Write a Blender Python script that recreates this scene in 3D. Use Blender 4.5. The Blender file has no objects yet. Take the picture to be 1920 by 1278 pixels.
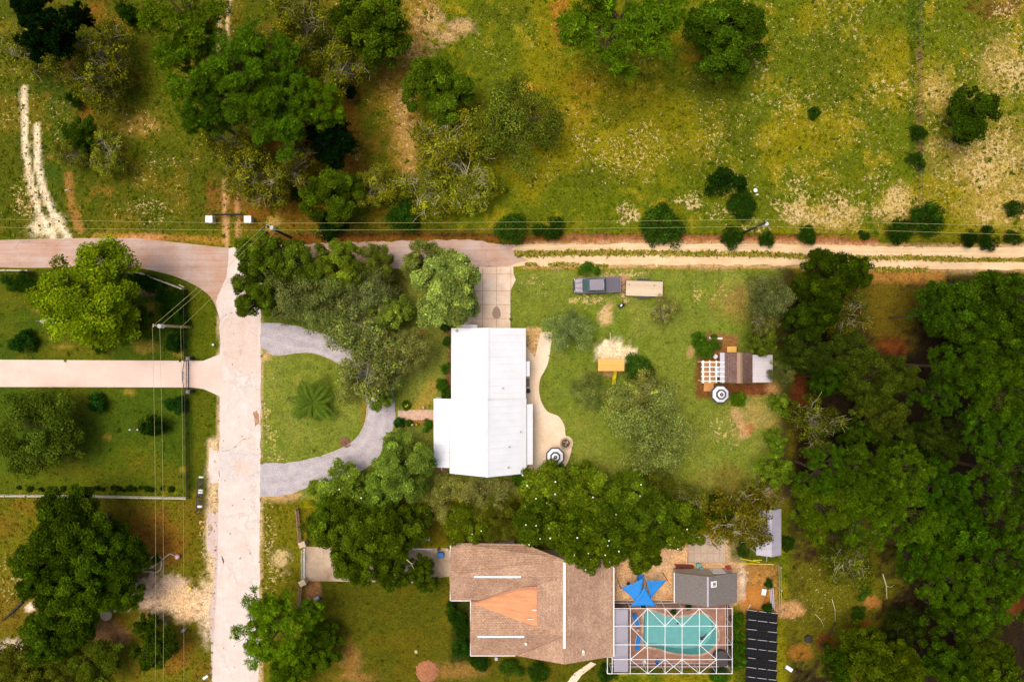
import bpy, bmesh, math, random
import numpy as np
from mathutils import Vector

# ---------------------------------------------------------------- camera, sky, sun, exposure
SC = bpy.context.scene
COL = SC.collection
S, H = 14.5, 88.0            # photo pixels per metre on the ground, height of the drone

cam = bpy.data.cameras.new('camera')
cam.sensor_width = 36.0
cam.lens = 36.0 * (S * H) / 1920.0
cam.clip_end = 1500
camo = bpy.data.objects.new('camera', cam)
camo.location = (0, 0, H)
COL.objects.link(camo)
SC.camera = camo

SUN_EL, SUN_AZ = math.radians(72), math.radians(290)
world = bpy.data.worlds.new('World')
SC.world = world
world.use_nodes = True
wn = world.node_tree
sky = wn.nodes.new('ShaderNodeTexSky')
sky.sky_type = 'NISHITA'
sky.sun_disc = False
sky.sun_elevation = SUN_EL
sky.sun_rotation = SUN_AZ
sky.air_density = 1.0
sky.dust_density = 7.0
sky.ozone_density = 1.0
bg = wn.nodes['Background']
bg.inputs['Strength'].default_value = 0.13
wn.links.new(sky.outputs[0], bg.inputs[0])

sl = bpy.data.lights.new('sun', 'SUN')
sl.energy = 1.5
sl.angle = math.radians(40)
sl.color = (1.0, 0.93, 0.83)
so = bpy.data.objects.new('sun', sl)
# sun_rotation is measured from +Y clockwise seen from above
sd = Vector((math.sin(SUN_AZ) * math.cos(SUN_EL), math.cos(SUN_AZ) * math.cos(SUN_EL), math.sin(SUN_EL)))
so.rotation_euler = sd.to_track_quat('Z', 'Y').to_euler()
so.location = (0, 0, 60)
COL.objects.link(so)

vs = SC.view_settings
vs.view_transform = 'Standard'
vs.look = 'None'
vs.gamma = 1.0
vs.use_curve_mapping = False
vs.exposure = 0.42
SC.cycles.max_bounces = 4
SC.cycles.diffuse_bounces = 2
SC.cycles.transparent_max_bounces = 8
SC.cycles.use_denoising = True

# ---------------------------------------------------------------- helpers
def G(px, py, z=0.0):
    k = (H - z) / H
    return ((px - 960.0) / S * k, (639.0 - py) / S * k)

def G3(px, py, z=0.0):
    x, y = G(px, py, z)
    return (x, y, z)

def GP(pts, z=0.0):
    return [G(a, b, z) for a, b in pts]

def lin(v):
    v /= 255.0
    return v / 12.92 if v <= 0.04045 else ((v + 0.055) / 1.055) ** 2.4

KEXP = 1.45
def C(r, g, b):
    """albedo that reads as this sRGB under the scene's open daylight"""
    return tuple(min(0.82, lin(c) / KEXP) for c in (r, g, b))

ORG = {}
W = 'trees of the wood behind the plot'
NW = 'trees of the north pasture'
PT = 'trees on the plot of the white house'
NB = 'trees between the two houses'
def tag(o, label=None, cat=None, group=None, kind=None):
    if label: o['label'] = label
    if cat: o['category'] = cat
    if group: o['group'] = group
    if kind: o['kind'] = kind
    return o

def empty(name, loc=(0, 0, 0), label=None, cat=None, group=None, rz=0.0):
    o = bpy.data.objects.new(name, None)
    COL.objects.link(o)
    o.location = loc
    o.rotation_euler = (0, 0, rz)
    o.empty_display_size = 0.2
    ORG[o] = Vector(loc) if rz == 0 else Vector((0, 0, 0))
    return tag(o, label, cat, group)

class MB:
    """collects polygons; build() links them as one mesh object"""
    def __init__(self):
        self.v, self.f, self.m = [], [], []
    def add(self, verts, faces, m=0):
        b = len(self.v)
        self.v += [tuple(p) for p in verts]
        for f in faces:
            self.f.append([i + b for i in f]); self.m.append(m)
        return self
    def box(self, c, s, rz=0.0, m=0, ry=0.0, rx=0.0):
        hx, hy, hz = s[0] / 2, s[1] / 2, s[2] / 2
        P = []
        for x, y, z in ((-1,-1,-1),(1,-1,-1),(1,1,-1),(-1,1,-1),(-1,-1,1),(1,-1,1),(1,1,1),(-1,1,1)):
            p = Vector((x * hx, y * hy, z * hz))
            if rx: p = Vector((p.x, p.y * math.cos(rx) - p.z * math.sin(rx), p.y * math.sin(rx) + p.z * math.cos(rx)))
            if ry: p = Vector((p.x * math.cos(ry) + p.z * math.sin(ry), p.y, -p.x * math.sin(ry) + p.z * math.cos(ry)))
            if rz: p = Vector((p.x * math.cos(rz) - p.y * math.sin(rz), p.x * math.sin(rz) + p.y * math.cos(rz), p.z))
            P.append((p.x + c[0], p.y + c[1], p.z + c[2]))
        return self.add(P, ((0,3,2,1),(4,5,6,7),(0,1,5,4),(1,2,6,5),(2,3,7,6),(3,0,4,7)), m)
    def prism(self, poly, z0, z1, m=0, bottom=True):
        n = len(poly)
        a = sum(poly[i][0] * poly[(i + 1) % n][1] - poly[(i + 1) % n][0] * poly[i][1] for i in range(n))
        if a < 0: poly = poly[::-1]
        V = [(x, y, z0) for x, y in poly] + [(x, y, z1) for x, y in poly]
        F = [tuple(range(n, 2 * n))]
        if bottom: F.append(tuple(range(n - 1, -1, -1)))
        for i in range(n):
            j = (i + 1) % n
            F.append((i, j, n + j, n + i))
        return self.add(V, F, m)
    def slab(self, pts3, t, m=0):
        """a polygon in space thickened downwards by t"""
        n = len(pts3)
        a = sum(pts3[i][0] * pts3[(i + 1) % n][1] - pts3[(i + 1) % n][0] * pts3[i][1] for i in range(n))
        if a < 0: pts3 = pts3[::-1]
        V = list(pts3) + [(x, y, z - t) for x, y, z in pts3]
        F = [tuple(range(n)), tuple(range(2 * n - 1, n - 1, -1))]
        for i in range(n):
            j = (i + 1) % n
            F.append((i, n + i, n + j, j))
        return self.add(V, F, m)
    def tube(self, pts, r, n=6, m=0, cap=True):
        pts = [Vector(p) for p in pts]
        rr = r if isinstance(r, (list, tuple)) else [r] * len(pts)
        V, F = [], []
        up = None
        for i, p in enumerate(pts):
            d = (pts[min(i + 1, len(pts) - 1)] - pts[max(i - 1, 0)])
            d = d.normalized() if d.length > 1e-9 else Vector((0, 0, 1))
            if up is None: up = Vector((0, 0, 1)) if abs(d.z) < 0.9 else Vector((1, 0, 0))
            a = d.cross(up)
            if a.length < 1e-6: a = d.cross(Vector((0.3, 1, 0.2)))
            a.normalize(); b = d.cross(a); up = -b if False else up
            for k in range(n):
                t = 2 * math.pi * k / n
                q = p + a * (math.cos(t) * rr[i]) + b * (math.sin(t) * rr[i])
                V.append((q.x, q.y, q.z))
        for i in range(len(pts) - 1):
            for k in range(n):
                j = (k + 1) % n
                F.append((i * n + k, (i + 1) * n + k, (i + 1) * n + j, i * n + j))
        if cap:
            F.append(tuple(range(n)))
            F.append(tuple(range((len(pts) - 1) * n + n - 1, (len(pts) - 1) * n - 1, -1)))
        return self.add(V, F, m)
    def lathe(self, prof, c=(0, 0, 0), n=16, m=0, rot=0.0, sq=(1, 1)):
        V, F = [], []
        for r, z in prof:
            for k in range(n):
                t = 2 * math.pi * k / n + rot
                V.append((c[0] + r * math.cos(t) * sq[0], c[1] + r * math.sin(t) * sq[1], c[2] + z))
        for i in range(len(prof) - 1):
            for k in range(n):
                j = (k + 1) % n
                F.append((i * n + k, i * n + j, (i + 1) * n + j, (i + 1) * n + k))
        F.append(tuple(range(n - 1, -1, -1)))
        F.append(tuple(range((len(prof) - 1) * n, len(prof) * n)))
        return self.add(V, F, m)
    def build(self, name, mat, parent=None, origin=None, smooth=False, bevel=0.0):
        me = bpy.data.meshes.new(name)
        o = bpy.data.objects.new(name, me)
        COL.objects.link(o)
        if parent is not None:
            off = ORG.get(parent, Vector((0, 0, 0)))
            o.parent = parent
            ORG[o] = off
        else:
            off = Vector(origin) if origin is not None else Vector((0, 0, 0))
            o.location = off
            ORG[o] = off
        me.from_pydata([(x - off.x, y - off.y, z - off.z) for x, y, z in self.v], [], self.f)
        mats = mat if isinstance(mat, (list, tuple)) else [mat]
        for q in mats: me.materials.append(q)
        if len(mats) > 1: me.polygons.foreach_set('material_index', self.m)
        if smooth: me.polygons.foreach_set('use_smooth', [True] * len(me.polygons))
        me.update()
        if bevel:
            md = o.modifiers.new('bevel', 'BEVEL'); md.width = bevel; md.segments = 2; md.limit_method = 'ANGLE'
        return o

def share(src, parent, loc=(0, 0, 0), rz=0.0, scale=None):
    o = src.copy(); COL.objects.link(o); o.parent = parent
    o.location = loc; o.rotation_euler = (0, 0, rz)
    if scale: o.scale = scale
    return o

def copy_tree(o, parent=None):
    c = o.copy(); COL.objects.link(c); c.parent = parent
    ORG[c] = ORG.get(o, Vector((0, 0, 0)))
    for ch in list(o.children): copy_tree(ch, c)
    return c

# ---------------------------------------------------------------- materials
def nd(nt, t, **kw):
    n = nt.nodes.new(t)
    for k, v in kw.items(): setattr(n, k, v)
    return n

def pmat(name, col, rough=0.7, nscale=3.0, namt=0.25, col2=None, bump=0.0, bscale=20.0, metal=0.0, coords='Object',
         stretch=(1, 1, 1), detail=6.0, objvar=0.0, spec=0.5):
    """noise-mottled principled material"""
    m = bpy.data.materials.new(name); m.use_nodes = True
    nt = m.node_tree; b = nt.nodes['Principled BSDF']
    b.inputs['Roughness'].default_value = rough
    b.inputs['Metallic'].default_value = metal
    b.inputs['Specular IOR Level'].default_value = spec
    if coords == 'World':
        src = nd(nt, 'ShaderNodeNewGeometry').outputs['Position']
    else:
        src = nd(nt, 'ShaderNodeTexCoord').outputs[coords]
    mp = nd(nt, 'ShaderNodeMapping'); mp.inputs['Scale'].default_value = stretch
    nt.links.new(src, mp.inputs[0])
    n = nd(nt, 'ShaderNodeTexNoise'); n.inputs['Scale'].default_value = nscale; n.inputs['Detail'].default_value = detail
    n.inputs['Roughness'].default_value = 0.65
    nt.links.new(mp.outputs[0], n.inputs['Vector'])
    mr = nd(nt, 'ShaderNodeMapRange'); mr.inputs[1].default_value = 0.3; mr.inputs[2].default_value = 0.7
    nt.links.new(n.outputs['Fac'], mr.inputs[0])
    mix = nd(nt, 'ShaderNodeMix', data_type='RGBA')
    c2 = col2 if col2 else tuple(c * (1 - namt) for c in col)
    c1 = col if col2 else tuple(min(0.85, c * (1 + namt * 0.6)) for c in col)
    mix.inputs[6].default_value = (*c2, 1); mix.inputs[7].default_value = (*c1, 1)
    nt.links.new(mr.outputs[0], mix.inputs[0])
    out = mix.outputs[2]
    if objvar:
        oi = nd(nt, 'ShaderNodeObjectInfo')
        mv = nd(nt, 'ShaderNodeMapRange'); mv.inputs[3].default_value = 1 - objvar; mv.inputs[4].default_value = 1 + objvar
        nt.links.new(oi.outputs['Random'], mv.inputs[0])
        mul = nd(nt, 'ShaderNodeVectorMath', operation='SCALE')
        nt.links.new(out, mul.inputs[0]); nt.links.new(mv.outputs[0], mul.inputs['Scale'])
        out = mul.outputs[0]
    nt.links.new(out, b.inputs['Base Color'])
    if bump:
        n2 = nd(nt, 'ShaderNodeTexNoise'); n2.inputs['Scale'].default_value = bscale; n2.inputs['Detail'].default_value = 3
        nt.links.new(mp.outputs[0], n2.inputs['Vector'])
        bp = nd(nt, 'ShaderNodeBump'); bp.inputs['Strength'].default_value = bump; bp.inputs['Distance'].default_value = 0.05
        nt.links.new(n2.outputs['Fac'], bp.inputs['Height']); nt.links.new(bp.outputs[0], b.inputs['Normal'])
    return m

def leafmat(name, trans=0.3):
    """foliage: colour attribute on each leaf, tinted by the object's own colour"""
    m = bpy.data.materials.new(name); m.use_nodes = True
    nt = m.node_tree; nt.nodes.remove(nt.nodes['Principled BSDF'])
    out = nt.nodes['Material Output']
    at = nd(nt, 'ShaderNodeAttribute', attribute_name='Col')
    oi = nd(nt, 'ShaderNodeObjectInfo')
    mul = nd(nt, 'ShaderNodeMix', data_type='RGBA', blend_type='MULTIPLY'); mul.inputs[0].default_value = 1
    nt.links.new(at.outputs['Color'], mul.inputs[6]); nt.links.new(oi.outputs['Color'], mul.inputs[7])
    d = nd(nt, 'ShaderNodeBsdfDiffuse'); t = nd(nt, 'ShaderNodeBsdfTranslucent'); mx = nd(nt, 'ShaderNodeMixShader')
    mx.inputs[0].default_value = trans
    nt.links.new(mul.outputs[2], d.inputs[0]); nt.links.new(mul.outputs[2], t.inputs[0])
    nt.links.new(d.outputs[0], mx.inputs[1]); nt.links.new(t.outputs[0], mx.inputs[2])
    nt.links.new(mx.outputs[0], out.inputs['Surface'])
    return m

# ---------------------------------------------------------------- value noise in numpy
_tab = np.random.RandomState(7).rand(256, 256)
def vnoise(x, y):
    xi, yi = np.floor(x).astype(int), np.floor(y).astype(int)
    fx, fy = x - xi, y - yi
    fx, fy = fx * fx * (3 - 2 * fx), fy * fy * (3 - 2 * fy)
    a = _tab[xi & 255, yi & 255]; b = _tab[(xi + 1) & 255, yi & 255]
    c = _tab[xi & 255, (yi + 1) & 255]; d = _tab[(xi + 1) & 255, (yi + 1) & 255]
    return (a * (1 - fx) + b * fx) * (1 - fy) + (c * (1 - fx) + d * fx) * fy
def fbm(x, y, o=4):
    s = 0; a = 0.5; t = 0
    for i in range(o):
        s = s + a * vnoise(x * 2 ** i + 31.7 * i, y * 2 ** i + 17.3 * i); t += a; a *= 0.55
    return s / t
def sstep(a, b, x):
    t = np.clip((x - a) / (b - a), 0, 1)
    return t * t * (3 - 2 * t)
def inpoly(px, py, poly):
    r = np.zeros(px.shape, bool)
    n = len(poly); j = n - 1
    for i in range(n):
        xi, yi = poly[i]; xj, yj = poly[j]
        if yi != yj:
            r ^= ((yi > py) != (yj > py)) & (px < (xj - xi) * (py - yi) / (yj - yi) + xi)
        j = i
    return r
def pldist(px, py, pts):
    d = np.full(px.shape, 1e9)
    for (x0, y0), (x1, y1) in zip(pts[:-1], pts[1:]):
        vx, vy = x1 - x0, y1 - y0
        t = np.clip(((px - x0) * vx + (py - y0) * vy) / (vx * vx + vy * vy + 1e-9), 0, 1)
        d = np.minimum(d, np.hypot(px - x0 - t * vx, py - y0 - t * vy))
    return d
def fastmesh(name, V, F, mat, col=None, smooth=False):
    """V (n,3), F (m,k) arrays -> mesh datablock, col (n,3) per-vertex colour"""
    me = bpy.data.meshes.new(name)
    n, m, k = len(V), len(F), F.shape[1]
    me.vertices.add(n); me.vertices.foreach_set('co', np.asarray(V, np.float32).ravel())
    me.loops.add(m * k); me.loops.foreach_set('vertex_index', np.asarray(F, np.int32).ravel())
    me.polygons.add(m)
    me.polygons.foreach_set('loop_start', np.arange(0, m * k, k, dtype=np.int32))
    me.polygons.foreach_set('loop_total', np.full(m, k, np.int32))
    if smooth: me.polygons.foreach_set('use_smooth', np.ones(m, bool))
    me.materials.append(mat)
    me.update(calc_edges=True)
    if col is not None:
        a = me.color_attributes.new('Col', 'FLOAT_COLOR', 'POINT')
        a.data.foreach_set('color', np.concatenate([col, np.ones((n, 1))], 1).astype(np.float32).ravel())
    return me
def link(name, me, parent=None, loc=(0, 0, 0)):
    o = bpy.data.objects.new(name, me); COL.objects.link(o); o.parent = parent; o.location = loc
    return o
# ---------------------------------------------------------------- ground outlines (photo pixels on the ground plane)
def smooth(pts, n=5, closed=False):
    P = [Vector((a, b, 0)) for a, b in pts]; out = []
    N = len(P)
    for i in range(N if closed else N - 1):
        p0 = P[(i - 1) % N] if closed or i > 0 else P[0]
        p1, p2 = P[i], P[(i + 1) % N]
        p3 = P[(i + 2) % N] if closed or i + 2 < N else P[-1]
        for k in range(n):
            t = k / n
            q = 0.5 * ((2 * p1) + (p2 - p0) * t + (2 * p0 - 5 * p1 + 4 * p2 - p3) * t * t + (3 * p1 - p0 - 3 * p2 + p3) * t ** 3)
            out.append((q.x, q.y))
    if not closed: out.append(pts[-1])
    return out
def ragged(pts, amp, step=8.0, seed=1, closed=True):
    """subdivide an outline and jitter it along its normals (photo px)"""
    out = []; N = len(pts); acc = seed * 13.7
    for i in range(N if closed else N - 1):
        a, b = pts[i], pts[(i + 1) % N]
        L = math.hypot(b[0] - a[0], b[1] - a[1]); k = max(1, int(L / step))
        nx, ny = -(b[1] - a[1]) / (L + 1e-9), (b[0] - a[0]) / (L + 1e-9)
        for j in range(k):
            t = j / k; acc += L / k
            e = (float(fbm(np.array(acc / 17.0), np.array(seed * 3.3), 3)) - 0.5) * 2 * amp
            out.append((a[0] + (b[0] - a[0]) * t + nx * e, a[1] + (b[1] - a[1]) * t + ny * e))
    return out

P_STREET = [(430, 466), (492, 455), (489, 600), (488, 950), (485, 1290), (485, 1700), (396, 1700), (398, 1290), (402, 1180), (408, 1060), (409, 960), (412, 850), (413, 735), (414, 680), (412, 600), (404, 566), (424, 520)]
P_WEST = ragged([(-400, 452), (0, 450)], 2, 9, 3, False) + smooth([(0, 450), (120, 447), (230, 446), (290, 450), (400, 462), (440, 466)], 6) + [(440, 600)] + smooth([(414, 604), (395, 557), (350, 527), (290, 508), (220, 500), (60, 502), (0, 501)], 6) + [(-400, 503)]
P_LANE = [(470, 460), (620, 456), (760, 452), (860, 449), (930, 456), (972, 460), (958, 468), (1004, 474), (976, 481), (992, 488), (948, 498), (900, 500), (760, 502), (470, 500)]
P_DIRT = ragged([(925, 459), (1080, 457), (1200, 457), (1440, 457), (1600, 461), (1780, 464), (1920, 461), (2500, 461)], 3.4, 6, 5, False) + ragged([(2500, 507), (1920, 505), (1800, 505), (1640, 501), (1440, 497), (1200, 496), (925, 499)], 3.4, 6, 6, False)
P_ESTATE = [(-400, 676), (0, 674), (360, 676), (382, 676), (416, 662), (418, 745), (382, 729), (360, 726), (0, 725), (-400, 725)]
P_GRAVEL_OUT = smooth([(486, 606), (540, 608), (590, 620), (640, 640), (690, 678), (726, 715), (740, 752), (740, 790), (728, 826), (705, 860), (678, 881), (640, 893), (590, 908), (540, 927), (486, 931)], 6)
P_GRAVEL_IN = smooth([(486, 868), (550, 866), (600, 855), (648, 836), (674, 814), (687, 780), (685, 742), (660, 702), (625, 676), (590, 662), (560, 661), (520, 666), (503, 660), (486, 645)], 6)
P_GRAVEL = P_GRAVEL_OUT + P_GRAVEL_IN
P_PATIO = smooth([(1035, 622), (1034, 640), (1027, 682), (1013, 710), (1011, 735), (1017, 757), (1028, 772), (1047, 780), (1058, 797), (1061, 818), (1070, 826), (1071, 846), (1061, 872), (1040, 888), (1010, 893), (990, 903)], 5) + [(980, 905), (980, 640), (1003, 670), (1014, 622)]
P_BED_E = [(983, 616), (1013, 620), (1002, 668), (994, 676), (983, 676)]
P_NDRIVE = [(571, 1024), (640, 1026), (848, 1027), (848, 1078), (775, 1092), (571, 1088)]
P_POOLDECK = [(1148, 1128), (1375, 1128), (1375, 1252), (1148, 1252)]
P_POOL = smooth([(1209, 1146), (1228, 1145), (1242, 1151), (1262, 1156), (1285, 1155), (1305, 1149), (1321, 1151), (1336, 1161), (1345, 1180), (1345, 1199), (1336, 1214), (1320, 1223), (1300, 1226), (1275, 1224), (1255, 1221), (1235, 1215), (1221, 1212), (1207, 1210), (1206, 1178)], 4, True)
P_DRIVE = [(900, 497), (962, 500), (963, 514), (967, 524), (957, 545), (957, 620), (850, 620), (878, 598), (884, 560), (893, 520)]
P_HOUSE = [(813, 615), (1000, 615), (1000, 890), (813, 890)]
P_NHOUSE = [(845, 1020), (1150, 1020), (1150, 1235), (845, 1235)]
P_YARD = [(1150, 1035), (1310, 1035), (1385, 1045), (1392, 1130), (1150, 1130)]
P_DECK_CABIN = [(1314, 672), (1410, 660), (1450, 720), (1320, 735)]
HARD = [P_STREET, P_WEST, P_LANE, P_DIRT, P_ESTATE, P_GRAVEL, P_PATIO, P_NDRIVE, P_POOLDECK, P_DRIVE, P_HOUSE, P_NHOUSE, P_YARD, P_DECK_CABIN,
        [(745, 766), (815, 766), (815, 790), (745, 790)], [(1398, 1140), (1460, 1140), (1460, 1290), (1398, 1290)]]

# ---------------------------------------------------------------- colour of the land (albedo), laid out by what grows or lies where
def land(px, py):
    nA = fbm(px / 55.0, py / 55.0, 4); nB = fbm(px / 18.0 + 9, py / 18.0, 3); nC = fbm(px / 130.0 + 40, py / 130.0 + 3, 3)
    nD = fbm(px / 8.0 + 77, py / 8.0 + 5, 3)
    col = np.zeros(px.shape + (3,)); fl = np.zeros(px.shape); wd = np.full(px.shape, 0.25)
    def mixc(w, c):
        nonlocal col
        col = col * (1 - w[..., None]) + np.array(c) * w[..., None]
    def ell(cx, cy, rx, ry, soft=0.5, warp=0.6):
        d = np.hypot((px - cx) / rx, (py - cy) / ry) + warp * (nA - 0.5) * 2 + 0.5 * warp * (nB - 0.5) * 2 + .45 * (nD - .5) * 2
        return 1 - sstep(1 - soft, 1 + soft * 0.6, d)
    def rect(x0, y0, x1, y1, soft=10, warp=12):
        d = np.maximum(np.maximum(x0 - px, px - x1), np.maximum(y0 - py, py - y1)) + warp * (nA - 0.5) * 2
        return 1 - sstep(-soft, soft, d)
    def line(pts, w, soft=0.5, warp=0.6):
        d = pldist(px, py, pts) / w + warp * (nB - 0.5) * 2 + 0.4 * (nD - 0.5)
        return 1 - sstep(1 - soft, 1 + soft, d)
    PAST, PAST2 = C(126, 124, 5), C(95, 110, 5)
    col[:] = PAST
    mixc(sstep(0.42, 0.62, nC), PAST2)
    mixc(0.7 * sstep(0.5, 0.7, nB) * sstep(0.4, 0.6, nA), C(148, 136, 24))
    LUSH, LAWN, LITTER, SAND, DIRT = C(62, 88, 8), C(78, 96, 8), C(143, 92, 30), C(250, 232, 196), C(196, 158, 118)
    BROWN, DARK, RED = C(108, 78, 30), C(26, 22, 10), C(96, 44, 18)
    # north-west woodland and the strip along the lane
    w = rect(-900, -500, 740, 445, 60, 60); mixc(w, C(82, 92, 8))
    mixc(.8 * w * sstep(0.48, 0.66, nA), C(112, 104, 20)); mixc(.6 * w * sstep(0.52, 0.68, nB) * sstep(0.45, 0.6, nC), C(132, 100, 32))
    mixc(0.9 * ell(335, 150, 70, 110), C(92, 102, 10)); mixc(0.85 * ell(110, 230, 34, 120), LUSH)
    mixc(0.9 * ell(340, 95, 30, 30), C(120, 108, 30))
    for a in ((600, 140, 40, 22), (620, 215, 45, 60), (545, 270, 60, 55), (660, 300, 25, 70), (590, 330, 60, 25), (560, 400, 80, 35), (480, 400, 40, 30), (640, 160, 40, 25), (165, 215, 22, 22), (180, 25, 26, 22), (215, 45, 18, 16)):
        mixc(0.6 * ell(*a, .8), LITTER)
    for a in ((500, 262, 28, 14), (585, 275, 35, 22), (560, 300, 50, 16), (575, 235, 40, 14)):
        mixc(0.7 * ell(*a, .6), RED)
    mixc(0.9 * ell(265, 235, 40, 22), C(150, 124, 48)); fl = np.maximum(fl, 0.5 * ell(265, 235, 45, 24)); fl = np.maximum(fl, 0.45 * ell(310, 305, 60, 22))
    mixc(0.8 * line([(128, 330), (135, 390), (150, 430)], 8), C(168, 124, 62))
    fl = np.maximum(fl, 0.45 * ell(270, 395, 90, 30)); fl = np.maximum(fl, 0.55 * ell(295, 390, 30, 25))
    mixc(0.7 * ell(430, 380, 45, 40), C(140, 92, 40))
    mixc(0.85 * ell(515, 415, 16, 14), C(200, 170, 80))
    # pale sandy strip by the oaks
    for a in ((800, 40, 34, 50), (775, 95, 22, 26), (835, 70, 24, 14), (860, 50, 30, 18), (755, 195, 16, 26), (762, 265, 20, 30), (770, 300, 14, 40), (725, 100, 24, 14)):
        mixc(0.75 * ell(*a), C(206, 168, 124)); fl = np.maximum(fl, 0.6 * ell(*a))
    mixc(0.7 * line([(790, 10), (770, 100), (735, 160), (752, 200), (765, 300)], 30), C(158, 124, 46)); fl = np.maximum(fl, 0.42 * line([(790, 10), (770, 100), (735, 160), (752, 200), (765, 300)], 40))
    mixc(0.8 * ell(1050, 40, 16, 60), C(164, 116, 40))
    # pasture: lush hollows, dry ground
    for a in ((1100, 80, 70, 40), (1180, 120, 90, 60), (1340, 220, 60, 45), (1390, 250, 45, 45), (1310, 170, 40, 30), (1300, 150, 40, 20), (940, 20, 60, 30), (1140, 210, 50, 30), (1330, 300, 60, 30), (1120, 330, 60, 25), (1580, 130, 70, 90)):
        mixc(0.6 * ell(*a), C(84, 96, 10))
    for a in ((1280, 60, 40, 25), (1300, 110, 25, 20), (1010, 165, 12, 10), (1100, 160, 40, 25), (1335, 120, 30, 20), (1090, 210, 25, 30)):
        mixc(0.5 * ell(*a, .8), C(156, 120, 26))
    mixc(0.95 * ell(986, 166, 15, 11, 0.3, 0.5), C(230, 186, 70))
    for a in ((1180, 290, 110, 65, .52), (1000, 330, 70, 40, .42), (1530, 395, 70, 40, .75), (1490, 350, 35, 40, .6), (1680, 385, 55, 40, .82), (1850, 300, 110, 90, .70), (1900, 130, 60, 70, .75), (1760, 180, 40, 50, .6), (1880, 390, 70, 45, .7), (1890, 25, 30, 25, .7), (1740, 170, 16, 60, .7), (1290, 380, 30, 18, .7), (1180, 400, 30, 20, .7), (1190, 405, 14, 12, .9), (1500, 60, 60, 40, .4), (1640, 190, 60, 90, .42), (1450, 260, 60, 120, .3), (1550, 300, 100, 90, .36), (1090, 250, 24, 40, .55), (1360, 400, 50, 20, .55), (1410, 425, 40, 14, .6), (900, 80, 60, 40, .42), (950, 140, 50, 30, .35), (1560, 400, 90, 40, .6)):
        fl = np.maximum(fl, a[4] * ell(*a[:4], 0.7, 0.8))
    fl = np.maximum(fl, (.19 + .46 * nA) * rect(1270, -300, 2400, 440, 40, 60)); fl = np.maximum(fl, (.06 + .5 * nA) * rect(860, -300, 1300, 440, 60, 80)); fl = np.maximum(fl, (.06 + .5 * nA) * rect(-900, -300, 860, 440, 60, 80))
    for a in ((1850, 300, 100, 80), (1690, 390, 50, 40), (1540, 405, 60, 30), (1880, 120, 50, 60), (1870, 390, 70, 40), (1760, 175, 35, 50)):
        mixc(0.55 * ell(*a), C(188, 160, 82))
    mixc(0.6 * ell(1880, 15, 50, 25), C(120, 70, 40))
    mixc(0.7 * line([(1708, -60), (1712, 120), (1712, 250), (1716, 330)], 9, .8, 1.4), LUSH)
    mixc(0.5 * line([(1724, 90), (1724, 300)], 4, .8, 1.5), C(150, 110, 70))
    # verge above the lane and the sandy road
    mixc(0.85 * line([(500, 448), (640, 447), (860, 444), (960, 449), (1080, 449), (1440, 449), (1640, 455)], 9, .6, .6), C(136, 80, 34))
    mixc(0.5 * line([(640, 436), (960, 436)], 10), C(70, 60, 14))
    mixc(0.8 * line([(1060, 447), (1200, 447), (1300, 448), (1640, 455)], 6), C(176, 118, 78))
    mixc(0.7 * line([(1700, 457), (1920, 452)], 9), C(96, 92, 14))
    mixc(0.7 * line([(180, 442), (300, 444), (420, 452)], 6), C(190, 140, 60))
    mixc(0.9 * ell(262, 446, 40, 8), C(214, 154, 96))
    mixc(.75 * line([(985, 459), (1200, 457), (1440, 458), (1600, 462), (1780, 465), (1930, 462)], 5, .8, 1.2), C(226, 184, 136)); mixc(.75 * line([(985, 498), (1200, 497), (1440, 498), (1640, 502), (1800, 506), (1930, 506)], 5, .8, 1.2), C(226, 184, 136))
    # wheel tracks
    T1, T2 = [(44, 165), (46, 230), (49, 290), (56, 335), (74, 400), (100, 446)], [(68, 238), (71, 310), (80, 352), (98, 400), (128, 446)]
    mixc(0.9 * line(T1, 6, .4, .35), SAND); mixc(0.95 * line(T2, 6.5, .4, .35), SAND)
    mixc(0.8 * ell(88, 425, 30, 22, .5, .7), SAND); fl = np.maximum(fl, 0.6 * ell(50, 380, 34, 50))
    mixc(0.85 * line([(408, -40), (410, 30), (412, 90)], 4, .5, .6), C(232, 200, 160)); mixc(0.85 * line([(427, -40), (427, 75)], 4, .5, .6), C(232, 200, 160))
    mixc(0.85 * line([(420, 340), (422, 400), (425, 468)], 4, .5, .5), C(214, 172, 120)); mixc(0.8 * line([(445, 362), (446, 440)], 4.2, .5, .5), C(196, 150, 100))
    # west estate: mown, deep green
    w = rect(-900, 503, 412, 922, 3, 2); mixc(w, C(70, 92, 8)); mixc(w * 0.6 * sstep(0.45, 0.65, nC), C(92, 102, 10)); mixc(w * 0.45 * sstep(0.5, 0.7, nA), C(104, 100, 18))
    mixc(0.6 * rect(360, 500, 412, 672, 4, 3), C(98, 108, 10)); mixc(0.6 * rect(358, 735, 408, 900, 4, 3), C(92, 102, 10))
    for a in ((70, 578, 14, 9), (280, 575, 10, 9), (202, 820, 9, 6), (243, 735, 12, 6), (342, 880, 9, 8), (120, 650, 24, 8), (335, 665, 9, 7), (270, 650, 25, 14)):
        mixc(0.6 * ell(*a), C(164, 140, 54))
    mixc(0.85 * line([(228, 542), (262, 546), (292, 549)], 5, .4, .2), C(168, 140, 110))
    # south-west
    w = rect(-900, 934, 404, 1900, 6, 8); mixc(w, C(104, 104, 14)); mixc(w * 0.7 * sstep(0.45, 0.65, nA), C(120, 98, 24))
    for a in ((290, 1005, 60, 50), (262, 1015, 26, 22), (315, 1030, 30, 28), (330, 1220, 30, 30), (120, 1240, 26, 22), (215, 1165, 26, 10)):
        mixc(0.55 * ell(*a, .8, .9), C(170, 108, 42))
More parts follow.
